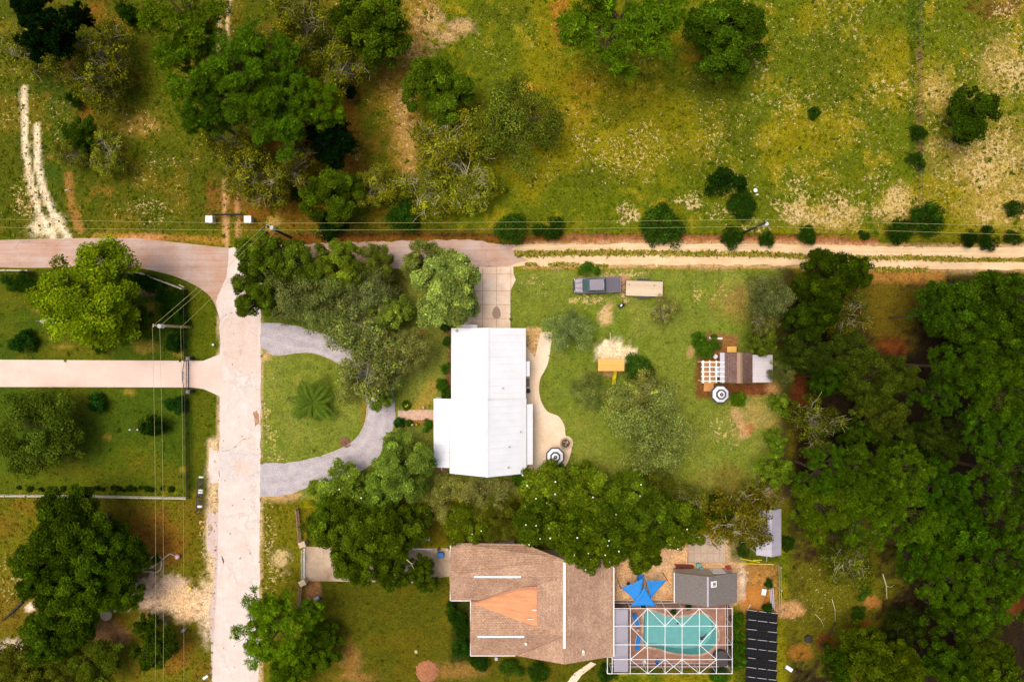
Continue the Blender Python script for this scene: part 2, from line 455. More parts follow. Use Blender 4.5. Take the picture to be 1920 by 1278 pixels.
    mixc(0.9 * ell(300, 1115, 62, 42, .35, .5), C(228, 198, 170)); mixc(0.95 * ell(352, 1130, 46, 34, .4, .4), C(238, 204, 158)); mixc(0.9 * ell(395, 1140, 26, 60, .5, .3), C(240, 214, 176))
    mixc(0.8 * ell(200, 1190, 40, 26), C(190, 142, 98)); mixc(0.7 * ell(190, 1220, 30, 20), C(200, 160, 110))
    for a in ((60, 1137, 16, 12), (22, 1210, 24, 12)): mixc(0.95 * ell(*a, .3, .4), C(236, 218, 190))
    fl = np.maximum(fl, .5 * ell(20, 1100, 40, 60)); fl = np.maximum(fl, .45 * ell(110, 950, 60, 10)); fl = np.maximum(fl, .55 * line([(383, 980), (388, 1060), (380, 1110)], 14))
    mixc(0.85 * line([(398, 830), (398, 900), (396, 960), (394, 1030), (404, 1100)], 9, .5, .5), C(240, 214, 170))
    mixc(0.8 * line([(406, 1190), (402, 1290)], 5), C(230, 205, 170))
    # verge east of the street
    w = rect(489, 940, 566, 1600, 4, 4); mixc(w, C(110, 108, 16)); fl = np.maximum(fl, .5 * rect(489, 940, 520, 1150, 6, 10)); fl = np.maximum(fl, .62 * ell(510, 1060, 30, 40)); fl = np.maximum(fl, .95 * ell(522, 1052, 26, 24, .7, .9)); mixc(.5 * ell(522, 1052, 22, 18, .6, .9), C(244, 218, 180))
    for xx in (413, 488.5): mixc(.8 * line([(xx, 590), (xx, 735), (xx - 1, 850), (xx - 2, 960), (xx - 3, 1290)], 4.5, .7, 1.2), C(226, 196, 150))
    # neighbour's lawn
    w = rect(575, 1085, 1150, 1900, 4, 4); mixc(w, C(84, 88, 8)); mixc(w * 0.6 * sstep(0.45, 0.65, nA), C(102, 92, 12))
    for a in ((655, 1240, 22, 30, ), (800, 1258, 26, 16), (660, 1268, 40, 14), (860, 1255, 50, 16), (575, 1115, 16, 18), (860, 1115, 10, 14)):
        mixc(.5 * ell(*a, .8, .9), C(178, 128, 72))
    mixc(0.85 * rect(845, 1120, 885, 1240, 5, 6), C(44, 58, 10))
    mixc(0.8 * rect(572, 960, 1290, 1022, 6, 8), C(92, 84, 14))
    mixc(0.9 * rect(575, 1090, 600, 1125, 4, 4), C(176, 128, 84))
    # back yard of the neighbour
    mixc(rect(1150, 1020, 1392, 1132, 5, 6), C(226, 186, 140)); mixc(.7 * ell(1260, 1120, 30, 14), C(196, 130, 84))
    mixc(.9 * ell(1345, 1030, 40, 30), C(232, 196, 150)); mixc(.85 * rect(1385, 1060, 1458, 1150, 6, 8), C(176, 128, 70)); mixc(.8 * ell(1418, 1120, 24, 24), C(190, 116, 34)); mixc(.8 * ell(1392, 1090, 10, 30), C(236, 216, 190))
    mixc(.8 * rect(1376, 1150, 1398, 1300, 3, 3), C(64, 80, 10)); mixc(.8 * rect(1370, 1000, 1460, 1050, 6, 8), C(76, 88, 12))
    # the plot: mown lawn, drier and paler
    w = rect(492, 506, 1478, 935, 5, 3); PL = C(118, 133, 44)
    mixc(w, PL); mixc(w * .6 * sstep(.42, .62, nC), C(108, 130, 34)); mixc(w * .5 * sstep(.5, .7, nA), C(138, 144, 60))
    for a in ((520, 860, 26, 14), (510, 830, 14, 50), (500, 790, 10, 60), (510, 710, 12, 40)):
        fl = np.maximum(fl, .6 * ell(*a))
    for a in ((1000, 525, 26, 12, .6), (1110, 562, 50, 12, .72), (1170, 515, 60, 10, .6), (1170, 558, 40, 14, .6), (1310, 545, 10, 24, .6), (1135, 590, 14, 18, .8), (1200, 603, 10, 9, .6), (1355, 545, 40, 26, .5), (1015, 550, 16, 8, .5), (1360, 800, 60, 40, .5), (1300, 820, 20, 12, .5)):
        fl = np.maximum(fl, a[4] * ell(*a[:4]))
    mixc(.7 * ell(1130, 528, 56, 12), C(206, 168, 132)); mixc(.75 * ell(1168, 536, 12, 20), C(214, 160, 130)); mixc(.8 * ell(1135, 592, 13, 16), C(212, 180, 128)); mixc(.7 * ell(1142, 573, 8, 6), C(222, 186, 140))
    mixc(.6 * ell(1380, 560, 40, 40), C(160, 128, 70)); mixc(.55 * ell(1420, 780, 50, 40), C(186, 160, 96)); mixc(.8 * ell(1405, 803, 14, 12), C(176, 118, 74)); mixc(.7 * line([(1378, 770), (1398, 815)], 6), C(206, 166, 120)); mixc(.6 * ell(1350, 900, 50, 30), C(124, 108, 46)); mixc(.65 * ell(1440, 925, 45, 22), C(160, 130, 76)); mixc(.7 * ell(1075, 892, 24, 16), C(132, 96, 46))
    mixc(.75 * rect(1306, 650, 1352, 745, 5, 7), C(122, 64, 40)); mixc(.9 * rect(1352, 716, 1446, 742, 4, 6), C(120, 62, 40)); mixc(.8 * rect(1326, 628, 1385, 672, 5, 7), C(150, 96, 66)); mixc(.7 * ell(1295, 660, 8, 12), C(206, 160, 120)); mixc(.7 * ell(1448, 735, 16, 20), C(200, 150, 100))
    mixc(.98 * ell(1150, 662, 32, 26, .3, .5), C(252, 234, 196)); mixc(.7 * ell(1140, 698, 22, 6), C(196, 150, 120))
    mixc(.85 * ell(648, 829, 11, 9, .25, .2), C(132, 92, 66)); mixc(.8 * ell(790, 620, 8, 9), C(160, 116, 66)); mixc(.6 * line([(812, 720), (800, 745), (790, 765)], 14), C(176, 146, 66)); mixc(.6 * line([(685, 750), (686, 790)], 6), C(150, 116, 44))
    mixc(.9 * line([(846, 620), (848, 690), (838, 740)], 9, .4, .2), C(120, 86, 60)); mixc(.85 * rect(765, 786, 812, 792, 2, 1), C(176, 96, 70)); mixc(.9 * rect(985, 614, 1016, 676, 2, 2), C(222, 184, 128)); mixc(.8 * ell(960, 905, 40, 8), C(116, 92, 50)); mixc(.9 * rect(815, 875, 843, 886, 2, 2), C(150, 116, 90))
    mixc(.8 * ell(500, 668, 12, 12), C(214, 180, 122)); mixc(.85 * ell(520, 928, 40, 9), C(206, 170, 116))
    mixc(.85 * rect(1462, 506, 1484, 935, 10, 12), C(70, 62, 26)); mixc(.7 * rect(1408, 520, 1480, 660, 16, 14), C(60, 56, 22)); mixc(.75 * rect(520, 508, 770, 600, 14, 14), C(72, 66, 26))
    mixc(.6 * ell(560, 600, 60, 12), C(92, 112, 20))
    # the wood in the east: leaf litter, its colour darkened for shade under the trees, a grassy clearing
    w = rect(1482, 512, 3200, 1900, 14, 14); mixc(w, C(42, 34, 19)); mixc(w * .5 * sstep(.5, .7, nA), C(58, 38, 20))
    mixc(.9 * ell(1660, 570, 70, 90, .5, .4), C(104, 92, 18)); mixc(.8 * line([(1640, 518), (1760, 518)], 12), C(176, 128, 60)); mixc(.8 * ell(1668, 650, 30, 22), C(120, 62, 24)); mixc(.7 * ell(1500, 750, 16, 60), C(120, 60, 24))
    mixc(ell(1580, 1120, 110, 150, .4, .4), C(98, 98, 14)); fl = np.maximum(fl, .4 * ell(1540, 1110, 70, 90)); mixc(.85 * ell(1480, 1140, 30, 14), C(200, 152, 104)); mixc(.75 * ell(1632, 1130, 26, 14), C(186, 126, 66)); mixc(.85 * ell(1620, 1180, 28, 20), C(128, 64, 26)); mixc(.7 * ell(1500, 1222, 20, 14), C(160, 108, 40)); mixc(.7 * ell(1550, 1200, 18, 16), C(120, 56, 26)); mixc(.7 * ell(1610, 1060, 20, 50), C(90, 96, 12)); mixc(.7 * ell(1590, 1080, 14, 9), C(190, 150, 80))
    mixc(.9 * ell(1898, 1130, 22, 26), C(126, 64, 24)); mixc(.7 * ell(1520, 850, 14, 14), C(110, 40, 20))
    col *= (0.86 + 0.28 * nB)[..., None]
    return np.clip(col, 0.002, 0.82), fl

gx = np.concatenate([[-900, -500, -300, -180, -120, -95], np.arange(-84, 84.01, 0.4), [95, 120, 180, 300, 500, 900]])
gy = np.concatenate([[-900, -500, -300, -180, -120, -80], np.arange(-58, 58.01, 0.4), [80, 120, 180, 300, 500, 900]])
GX, GY = np.meshgrid(gx, gy, indexing='ij')
PX, PY = GX * S + 960, 639 - GY * S
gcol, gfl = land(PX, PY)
nx, ny = GX.shape
idx = np.arange(nx * ny).reshape(nx, ny)
F = np.stack([idx[:-1, :-1], idx[1:, :-1], idx[1:, 1:], idx[:-1, 1:]], -1).reshape(-1, 4)
# leave the ground open where the pool is dug
cx = (PX[:-1, :-1] + PX[1:, 1:]).ravel() / 2; cy = (PY[:-1, :-1] + PY[1:, 1:]).ravel() / 2
F = F[~((cx > 1198) & (cx < 1354) & (cy > 1138) & (cy < 1234))]

def ground_material():
    m = bpy.data.materials.new('land'); m.use_nodes = True
    nt = m.node_tree; b = nt.nodes['Principled BSDF']; L = nt.links.new
    b.inputs['Roughness'].default_value = 0.95; b.inputs['Specular IOR Level'].default_value = 0.1
    at = nd(nt, 'ShaderNodeAttribute', attribute_name='Col'); fa = nd(nt, 'ShaderNodeAttribute', attribute_name='Fleck')
    pos = nd(nt, 'ShaderNodeNewGeometry').outputs['Position']
    def noise(s, d=4, r=0.6, off=0):
        n = nd(nt, 'ShaderNodeTexNoise'); n.inputs['Scale'].default_value = s; n.inputs['Detail'].default_value = d; n.inputs['Roughness'].default_value = r
        mp = nd(nt, 'ShaderNodeMapping'); mp.inputs['Location'].default_value = (off, off * .7, off * .3); L(pos, mp.inputs[0]); L(mp.outputs[0], n.inputs['Vector'])
        mr = nd(nt, 'ShaderNodeMapRange'); mr.inputs[1].default_value = 0.28; mr.inputs[2].default_value = 0.72; L(n.outputs['Fac'], mr.inputs[0])
        return mr.outputs[0]
    # tone variation
    n1, n2 = noise(1.1, 5, .7), noise(4.5, 3, .7, 5)
    def math_(op, a, b_):
        q = nd(nt, 'ShaderNodeMath', operation=op)
        for i, v in enumerate((a, b_)):
            if isinstance(v, (int, float)): q.inputs[i].default_value = v
            else: L(v, q.inputs[i])
        return q.outputs[0]
    tone = math_('ADD', math_('ADD', math_('MULTIPLY', n1, 0.5), math_('MULTIPLY', n2, 0.85)), math_('MULTIPLY', noise(11, 2, .6, 9), .6))
    tone = math_('ADD', tone, 0.05)
    sc = nd(nt, 'ShaderNodeVectorMath', operation='SCALE'); L(at.outputs['Color'], sc.inputs[0]); L(tone, sc.inputs['Scale'])
    # yellowish / greener drift
    hue = nd(nt, 'ShaderNodeMix', data_type='RGBA', blend_type='MULTIPLY'); L(noise(0.55, 4, .6, 11), hue.inputs[0]); L(sc.outputs[0], hue.inputs[6]); hue.inputs[7].default_value = (1.12, .97, .84, 1)
    # bare sand and dry grass flecks
    fn = math_('ADD', math_('MULTIPLY', noise(2.6, 3, .6, 3), .62), math_('MULTIPLY', noise(7.5, 2, .6, 8), .38))
    th = math_('SUBTRACT', fn, math_('SUBTRACT', 1.02, math_('MULTIPLY', fa.outputs['Fac'], .82)))
    st = nd(nt, 'ShaderNodeMapRange', interpolation_type='SMOOTHSTEP'); st.inputs[1].default_value = -.02; st.inputs[2].default_value = .13; L(th, st.inputs[0])
    fmix = nd(nt, 'ShaderNodeMix', data_type='RGBA'); L(math_('MULTIPLY', st.outputs[0], .92), fmix.inputs[0]); L(hue.outputs[2], fmix.inputs[6])
    fc = nd(nt, 'ShaderNodeMix', data_type='RGBA'); L(noise(.3, 3, .6, 21), fc.inputs[0]); fc.inputs[6].default_value = (*C(202, 178, 84), 1); fc.inputs[7].default_value = (*C(234, 200, 154), 1); L(fc.outputs[2], fmix.inputs[7])
    L(fmix.outputs[2], b.inputs['Base Color'])
    bp = nd(nt, 'ShaderNodeBump'); bp.inputs['Strength'].default_value = .5; bp.inputs['Distance'].default_value = .12
    L(noise(5.0, 4, .7, 2), bp.inputs['Height']); L(bp.outputs[0], b.inputs['Normal'])
    return m
M_LAND = ground_material()
gv = np.stack([GX, GY, np.zeros_like(GX)], -1).reshape(-1, 3)
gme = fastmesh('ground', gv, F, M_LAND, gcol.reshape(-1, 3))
fa_ = gme.attributes.new('Fleck', 'FLOAT', 'POINT'); fa_.data.foreach_set('value', gfl.astype(np.float32).ravel())
tag(link('ground', gme), kind='structure')

# ---------------------------------------------------------------- roads, drives, patio: sheets just above the ground
def paving(name, col, col2, nscale=.6, crack=0.0, grit=.25, streak=0.0, bump=.15, cscale=.35):
    col, col2 = (tuple(min(.84, v * 1.16) for v in q) for q in (col, col2))
    m = bpy.data.materials.new(name); m.use_nodes = True
    nt = m.node_tree; b = nt.nodes['Principled BSDF']; L = nt.links.new
    b.inputs['Roughness'].default_value = .92; b.inputs['Specular IOR Level'].default_value = .15
    pos = nd(nt, 'ShaderNodeNewGeometry').outputs['Position']
    def noise(s, d=5, sx=1, sy=1):
        mp = nd(nt, 'ShaderNodeMapping'); mp.inputs['Scale'].default_value = (sx, sy, 1); L(pos, mp.inputs[0])
        n = nd(nt, 'ShaderNodeTexNoise'); n.inputs['Scale'].default_value = s; n.inputs['Detail'].default_value = d; n.inputs['Roughness'].default_value = .68
        L(mp.outputs[0], n.inputs['Vector'])
        mr = nd(nt, 'ShaderNodeMapRange'); mr.inputs[1].default_value = .32; mr.inputs[2].default_value = .68; L(n.outputs['Fac'], mr.inputs[0])
        return mr.outputs[0], n
    mx = nd(nt, 'ShaderNodeMix', data_type='RGBA'); L(noise(nscale)[0], mx.inputs[0]); mx.inputs[6].default_value = (*col2, 1); mx.inputs[7].default_value = (*col, 1)
    out = mx.outputs[2]
    def darken(out, fac, amt):
        q = nd(nt, 'ShaderNodeMix', data_type='RGBA', blend_type='MULTIPLY'); L(out, q.inputs[6]); q.inputs[7].default_value = (1 - amt, 1 - amt * 1.05, 1 - amt * 1.1, 1); L(fac, q.inputs[0]); return q.outputs[2]
    g, gn = noise(9, 3)
    out = darken(out, g, grit)
    if streak: out = darken(out, noise(1.2, 3, *((3.0, .07) if streak > 0 else (.07, 3.0)))[0], abs(streak))
    if crack:
        v = nd(nt, 'ShaderNodeTexVoronoi', feature='DISTANCE_TO_EDGE'); v.inputs['Scale'].default_value = cscale
        wv = nd(nt, 'ShaderNodeTexNoise'); wv.inputs['Scale'].default_value = 1.3; wv.inputs['Detail'].default_value = 4; L(pos, wv.inputs['Vector'])
        ad = nd(nt, 'ShaderNodeMix', data_type='RGBA', blend_type='LINEAR_LIGHT'); ad.inputs[0].default_value = .8; L(pos, ad.inputs[6]); L(wv.outputs['Color'], ad.inputs[7])
        L(ad.outputs[2], v.inputs['Vector'])
        mr = nd(nt, 'ShaderNodeMapRange'); mr.inputs[1].default_value = .0; mr.inputs[2].default_value = .02; mr.inputs[3].default_value = 1; mr.inputs[4].default_value = 0; L(v.outputs['Distance'], mr.inputs[0])
        mm = nd(nt, 'ShaderNodeMath', operation='MULTIPLY'); L(mr.outputs[0], mm.inputs[0]); L(noise(.25, 2)[0], mm.inputs[1])
        out = darken(out, mm.outputs[0], crack)
    L(out, b.inputs['Base Color'])
    bp = nd(nt, 'ShaderNodeBump'); bp.inputs['Strength'].default_value = bump; bp.inputs['Distance'].default_value = .03; L(g, bp.inputs['Height']); L(bp.outputs[0], b.inputs['Normal'])
    return m
M_STREET = paving('street_concrete', C(236, 224, 216), C(224, 204, 190), .5, .22, .12, .06, .15, .12)
M_ASPH = paving('worn_asphalt', C(214, 192, 182), C(206, 160, 130), .3, .25, .22, -.2, .15, .15)
M_SAND = paving('sand_track', C(250, 222, 178), C(240, 200, 150), .5, 0, .14, -.25, .4)
M_ESTATE = paving('pink_concrete', C(238, 214, 200), C(228, 198, 182), .3, 0, .10)
M_GRAVEL = paving('grey_gravel', C(216, 208, 210), C(190, 180, 184), .9, 0, .42, 0, .8)
M_PATIO = paving('tan_patio', C(250, 230, 202), C(240, 204, 168), .3, 0, .2, 0, .4)
M_DRIVE = paving('house_concrete', C(246, 226, 204), C(222, 188, 158), .5, .1, .2)
M_NDRIVE = paving('stained_concrete', C(218, 196, 170), C(166, 140, 112), .35, .2, .22)
M_DECK = paving('deck_pavers', C(206, 158, 134), C(176, 124, 100), 1.2, 0, .3, 0, .4)
M_CURB = paving('pale_edging', C(226, 214, 196), C(196, 180, 160), 1, 0, .2)

def sheet(name, poly, z, mat, thick=.02):
    b = MB(); b.prism(GP(poly), z - thick - .02, z, bottom=False)
    return tag(b.build(name, mat), kind='structure')
sheet('lane_asphalt', ragged(P_LANE, 4.5, 5, 9), .012, M_ASPH)
sheet('west_road', P_WEST, .016, M_ASPH)
st_ = sheet('street', ragged(P_STREET, 2.6, 6, 2), .022, M_STREET)
# repairs, stains and cracks in the old pavement
M_PATCH = [paving('patch_pink', C(232, 212, 200), C(220, 196, 180), .9, .3, .16), paving('patch_grey', C(228, 218, 212), C(216, 202, 194), .9, .3, .2), paving('stain_rust', C(176, 120, 92), C(210, 176, 150), 1.6, 0, .4), paving('crack_tar', C(160, 142, 128), C(186, 166, 150), 1.6, 0, .4)]
for i, (m_, pts, a) in enumerate(((0, [(418, 600), (450, 575), (470, 600), (452, 690), (430, 700), (416, 660)], 5), (1, [(414, 838), (452, 842), (486, 852), (487, 900), (450, 904), (412, 902)], 4), (0, [(436, 860), (470, 866), (474, 892), (440, 890)], 4), (2, [(474, 770), (484, 768), (486, 794), (478, 800)], 4), (0, [(440, 620), (484, 612), (486, 700), (460, 706)], 6))):
    MB().prism(GP(ragged(pts, a, 4, 20 + i)), .0225, .0235 + .0006 * i, bottom=False).build('repair_patch', M_PATCH[m_], st_)
for i, pts in enumerate(([(415, 846), (430, 843), (442, 836), (452, 826), (462, 822), (470, 820)], [(452, 826), (450, 834), (440, 838)], [(414, 1070), (420, 1052), (415, 1040)], [(416, 600), (424, 590), (436, 586)])):
    L_ = smooth(pts, 4); top = [(x, y - .5 - .5 * math.sin(k)) for k, (x, y) in enumerate(L_)]; bot = [(x, y + .4 + .5 * math.cos(k * 1.7)) for k, (x, y) in enumerate(L_)]
    MB().prism(GP(top + bot[::-1]), .0225, .030 + .0005 * i, bottom=False).build('crack', M_PATCH[3], st_)
RS = random.Random(77)
for i in range(34):
    x_, y_ = RS.uniform(418, 484), RS.uniform(570, 1270); r_ = RS.uniform(.5, 1.5)
    MB().prism(GP([(x_ + r_ * math.cos(t) * RS.uniform(.6, 1.3), y_ + r_ * 1.2 * math.sin(t) * RS.uniform(.6, 1.3)) for t in np.arange(0, 6.2, .9)]), .0225, .0345 + .0002 * i, bottom=False).build('tar_spot', M_PATCH[3], st_)
sheet('dirt_road', P_DIRT, .008, M_SAND)
sheet('estate_driveway', P_ESTATE, .027, M_ESTATE)
sheet('gravel_driveway', ragged(P_GRAVEL, 1.8, 4, 4), .020, M_GRAVEL)
sheet('patio', P_PATIO, .030, M_PATIO)
sheet('neighbour_driveway', P_NDRIVE, .030, M_NDRIVE)
# broken shoulder where the street meets the sandy drive
sheet('street_shoulder', ragged([(393, 842), (412, 846), (411, 905), (392, 905)], 3, 5, 8), .014, M_STREET)
sheet('road_shoulder', ragged([(389, 960), (412, 960), (412, 1300), (398, 1300), (396, 1200), (391, 1150), (401, 1090), (399, 1040), (388, 1030)], 2.5, 6, 15), .010, paving('shoulder_asphalt', C(226, 208, 202), C(214, 184, 170), .5, .2, .25))
sheet('footpath', ragged([(1108, 1240), (1118, 1244), (1090, 1265), (1072, 1290), (1055, 1290), (1075, 1262)], 1, 6, 12), .02, M_PATIO)
# driveway slabs of the white house, each cast slab on its own with an open joint between
drv = sheet('house_driveway', P_DRIVE, .006, paving('joint_soil', C(186, 150, 122), C(166, 130, 100)))
def clip_poly(poly, x0, y0, x1, y1):
    def cut(P, inside, inter):
        out = []
        for i in range(len(P)):
            a, b = P[i - 1], P[i]
            if inside(b):
                if not inside(a): out.append(inter(a, b))
                out.append(b)
            elif inside(a): out.append(inter(a, b))
        return out
    def ix(v): return lambda a, b: (v, a[1] + (b[1] - a[1]) * (v - a[0]) / (b[0] - a[0]))
    def iy(v): return lambda a, b: (a[0] + (b[0] - a[0]) * (v - a[1]) / (b[1] - a[1]), v)
    for ins, it in ((lambda p: p[0] >= x0, ix(x0)), (lambda p: p[0] <= x1, ix(x1)), (lambda p: p[1] >= y0, iy(y0)), (lambda p: p[1] <= y1, iy(y1))):
        if not poly: return poly
        poly = cut(poly, ins, it)
    return poly
xs, ys = [850, 905, 931, 958, 990], [500, 514, 545, 571, 597, 621]
for i in range(4):
    for j in range(5):
        q = clip_poly(P_DRIVE, xs[i] + .4, ys[j] + .4, xs[i + 1] - .4, ys[j + 1] - .4)
        if len(q) > 2: MB().prism(GP(q), .0, .028).build('slab', M_DRIVE, drv)
MB().prism(GP(smooth([(931, 574), (936, 578), (939, 588), (936, 596), (927, 596), (923, 588), (926, 578)], 4, True)), .0285, .0295).build('dark_oval', pmat('oval_brown', C(150, 116, 90), .5, 3, .3), drv)  # brown oval sheet, darker than the slabs round it
# wheel tracks worn into the gravel
M_TRACK = paving('gravel_track', C(217, 209, 210), C(196, 186, 190), .9, 0, .38, 0, .6)
gd = bpy.data.objects['gravel_driveway']
N_ = min(len(P_GRAVEL_OUT), len(P_GRAVEL_IN)); inn_ = P_GRAVEL_IN[::-1]
def mid_(t, s):
    a = P_GRAVEL_OUT[min(len(P_GRAVEL_OUT) - 1, int(t * (len(P_GRAVEL_OUT) - 1)))]; b_ = inn_[min(len(inn_) - 1, int(t * (len(inn_) - 1)))]
    return (a[0] + (b_[0] - a[0]) * s, a[1] + (b_[1] - a[1]) * s)
for s0, s1 in ((.24, .40), (.60, .76)):
    A_ = [mid_(k / 40, s0) for k in range(41)]; B_ = [mid_(k / 40, s1) for k in range(41)]
    MB().prism(GP(ragged(A_, 1.3, 5, 31, False) + ragged(B_[::-1], 1.3, 5, 33, False)), .0205, .0225, bottom=False).build('wheel_track', M_TRACK, gd)
# joints cut across the street
b = MB()
# median and edge grass on the sandy road are grown below; garden edging along the gravel
for nm, pts in (('driveway_edging', P_GRAVEL_IN[8:-6]), ('driveway_edging', P_GRAVEL_OUT[46:66])):
    b = MB(); pp = [(*G(x, y), .03) for x, y in pts]; b.tube(pp, .055, 5); tag(b.build(nm, M_CURB), kind='structure')
# ---------------------------------------------------------------- foliage prototypes (numpy leaf clouds)
M_LEAF = leafmat('leaves', .28)
M_NEEDLE = leafmat('needles', .2)
M_BARK = pmat('bark_brown', C(96, 74, 52), .9, 6, .4, bump=.4, bscale=18)
M_BARKP = pmat('bark_pale', C(200, 190, 146), .9, 5, .35, bump=.3, bscale=18)
M_TUFT = leafmat('grass_blades', .25)

def unit(v):
    return v / (np.linalg.norm(v, axis=-1, keepdims=True) + 1e-9)
def leaf_quads(pos, nrm, size, rng, asp=.55):
    """rhombic leaf sprays at pos with normals nrm"""
    n = len(pos)
    r = unit(rng.normal(size=(n, 3)))
    t = unit(np.cross(nrm, r)); bt = np.cross(nrm, t)
    s = (size * rng.uniform(.6, 1.35, n))[:, None]
    droop = nrm * s * .15
    V = np.stack([pos - t * s, pos + bt * s * asp - droop * 0, pos + t * s - droop, pos - bt * s * asp], 1).reshape(-1, 3)
    F = np.arange(n * 4).reshape(n, 4)
    return V, F
def leafcol(rng, n, base, var=.3, warm=.15, clump=None):
    l = np.exp(rng.normal(0, var, n))
    if clump is not None: l *= clump
    w = rng.normal(0, warm, n)
    c = np.array(base)[None] * l[:, None] * np.stack([1 + w, np.ones(n), 1 - w * .5], 1)
    return np.clip(c, .001, .8)
def clump_cloud(rng, cen, rad, per, size, base, up=.55, flat=.7, var=.28, cvar=.22, warm=.14):
    """leaves on the shells of many small clumps"""
    N = len(cen)
    per_ = np.maximum(8, (per * (rad / rad.mean()) ** 2)).astype(int)
    ci = np.repeat(np.arange(N), per_); n = len(ci)
    d = unit(rng.normal(size=(n, 3))); d[:, 2] = np.abs(d[:, 2]) * .9 - .28 * rng.rand(n)
    d = unit(d)
    rr = rad[ci] * rng.uniform(.45, 1.08, n)
    pos = cen[ci] + d * rr[:, None] * np.array([1, 1, flat])
    nrm = unit(d * (1 - up) + np.array([0, 0, up]) + rng.normal(0, .38, (n, 3)))
    V, F = leaf_quads(pos, nrm, np.full(n, size), rng)
    cl = np.exp(rng.normal(0, cvar, N))[ci]
    col = np.repeat(leafcol(rng, n, base, var, warm, cl), 4, 0)
    return V, F, col
def dome_centres(rng, n, R, Hc, z0, lump=.25, inner=.3, zmin=-.15, K=8):
    """clump centres over several overlapping limb-crowns, so the outline is lobed and valleys open between them"""
    ang = np.arange(K - 1) * 2 * np.pi / (K - 1) + rng.normal(0, .28, K - 1) + rng.uniform(0, 6.28)
    dist = R * rng.uniform(.50, .50 + lump, K - 1)
    lc = np.concatenate([np.stack([np.cos(ang) * dist, np.sin(ang) * dist], 1), rng.normal(0, .12 * R, (1, 2))])
    lr = R * rng.uniform(.30, .46, K); lr[-1] = R * .48
    lt = np.concatenate([rng.uniform(.55, .9, K - 1), [1.0]])          # how high every limb-crown reaches
    k = rng.choice(K, n, p=lr ** 2 / (lr ** 2).sum())
    a = rng.uniform(0, 2 * np.pi, n); u = rng.uniform(zmin, 1, n)
    rad = np.where(rng.rand(n) < inner, rng.uniform(.35, .8, n), rng.uniform(.8, 1.08, n))
    h = np.where(u < 0, 1 - .15 * np.abs(u), np.sqrt(np.clip(1 - u ** 2, 0, 1))) * rad * lr[k]
    x, y = lc[k, 0] + np.cos(a) * h, lc[k, 1] + np.sin(a) * h
    top = z0 + Hc * lt[k]; foot = z0 + Hc * (lt[k] - .75) * .6
    return np.stack([x, y, foot + (top - foot) * u * (.75 + .25 * rad)], 1)
def limbs(rng, cen, z_fork, r0, n, sides=5, wob=.12, tip=.015, pale=0):
    """trunk plus curved limbs to some of the clumps"""
    b = MB()
    lean = rng.normal(0, .25, 2)
    fork = np.array([lean[0], lean[1], z_fork])
    b.tube([(0, 0, -.1), (0, 0, .15), tuple(fork * .5 + rng.normal(0, .06, 3)), tuple(fork)], [r0 * 1.7, r0 * 1.2, r0, r0 * .85], 8)
    pick = rng.permutation(len(cen))[:n]
    for i in pick:
        c = cen[i]; L = np.linalg.norm(c - fork)
        st = fork * rng.uniform(.75, 1.0); st[2] = max(z_fork * .55, fork[2] * rng.uniform(.8, 1.02))
        pts = [st]
        for t in (.3, .6, .85, 1.0):
            p = st + (c - st) * t + rng.normal(0, wob * L * .35, 3) * (1 if t < 1 else .3)
            p[2] += .12 * L * math.sin(math.pi * t) * (.6)
            pts.append(p)
        rr = r0 * .5 * min(1, L / 5 + .3)
        b.tube([tuple(p) for p in pts], [rr, rr * .75, rr * .5, rr * .28, tip], sides, cap=False)
        # side twigs
        for k in range(2 + pale):
            t0 = pts[2] + (pts[3] - pts[2]) * rng.rand()
            e = t0 + unit(rng.normal(size=3) + np.array([0, 0, .5])) * rng.uniform(.5, 1.4) * (L / 5 + .4)
            m_ = (t0 + e) / 2 + rng.normal(0, .12, 3)
            b.tube([tuple(t0), tuple(m_), tuple(e)], [rr * .35, rr * .22, tip], 4, cap=False)
    return b

PROTO = {}
def keep(kind, tree_name, trunk_b, barkmat, V, F, col, leaf, R, Ht, extra=None, fname='crown'):
    me = fastmesh(fname, V, F, leaf, col)
    tb = bpy.data.meshes.new('trunk'); tb.from_pydata(trunk_b.v, [], trunk_b.f); tb.materials.append(barkmat)
    tb.polygons.foreach_set('use_smooth', [True] * len(tb.polygons)); tb.update()
    PROTO.setdefault(kind, []).append(dict(name=tree_name, crown=me, trunk=tb, R=R, H=Ht, extra=extra, fname=fname))

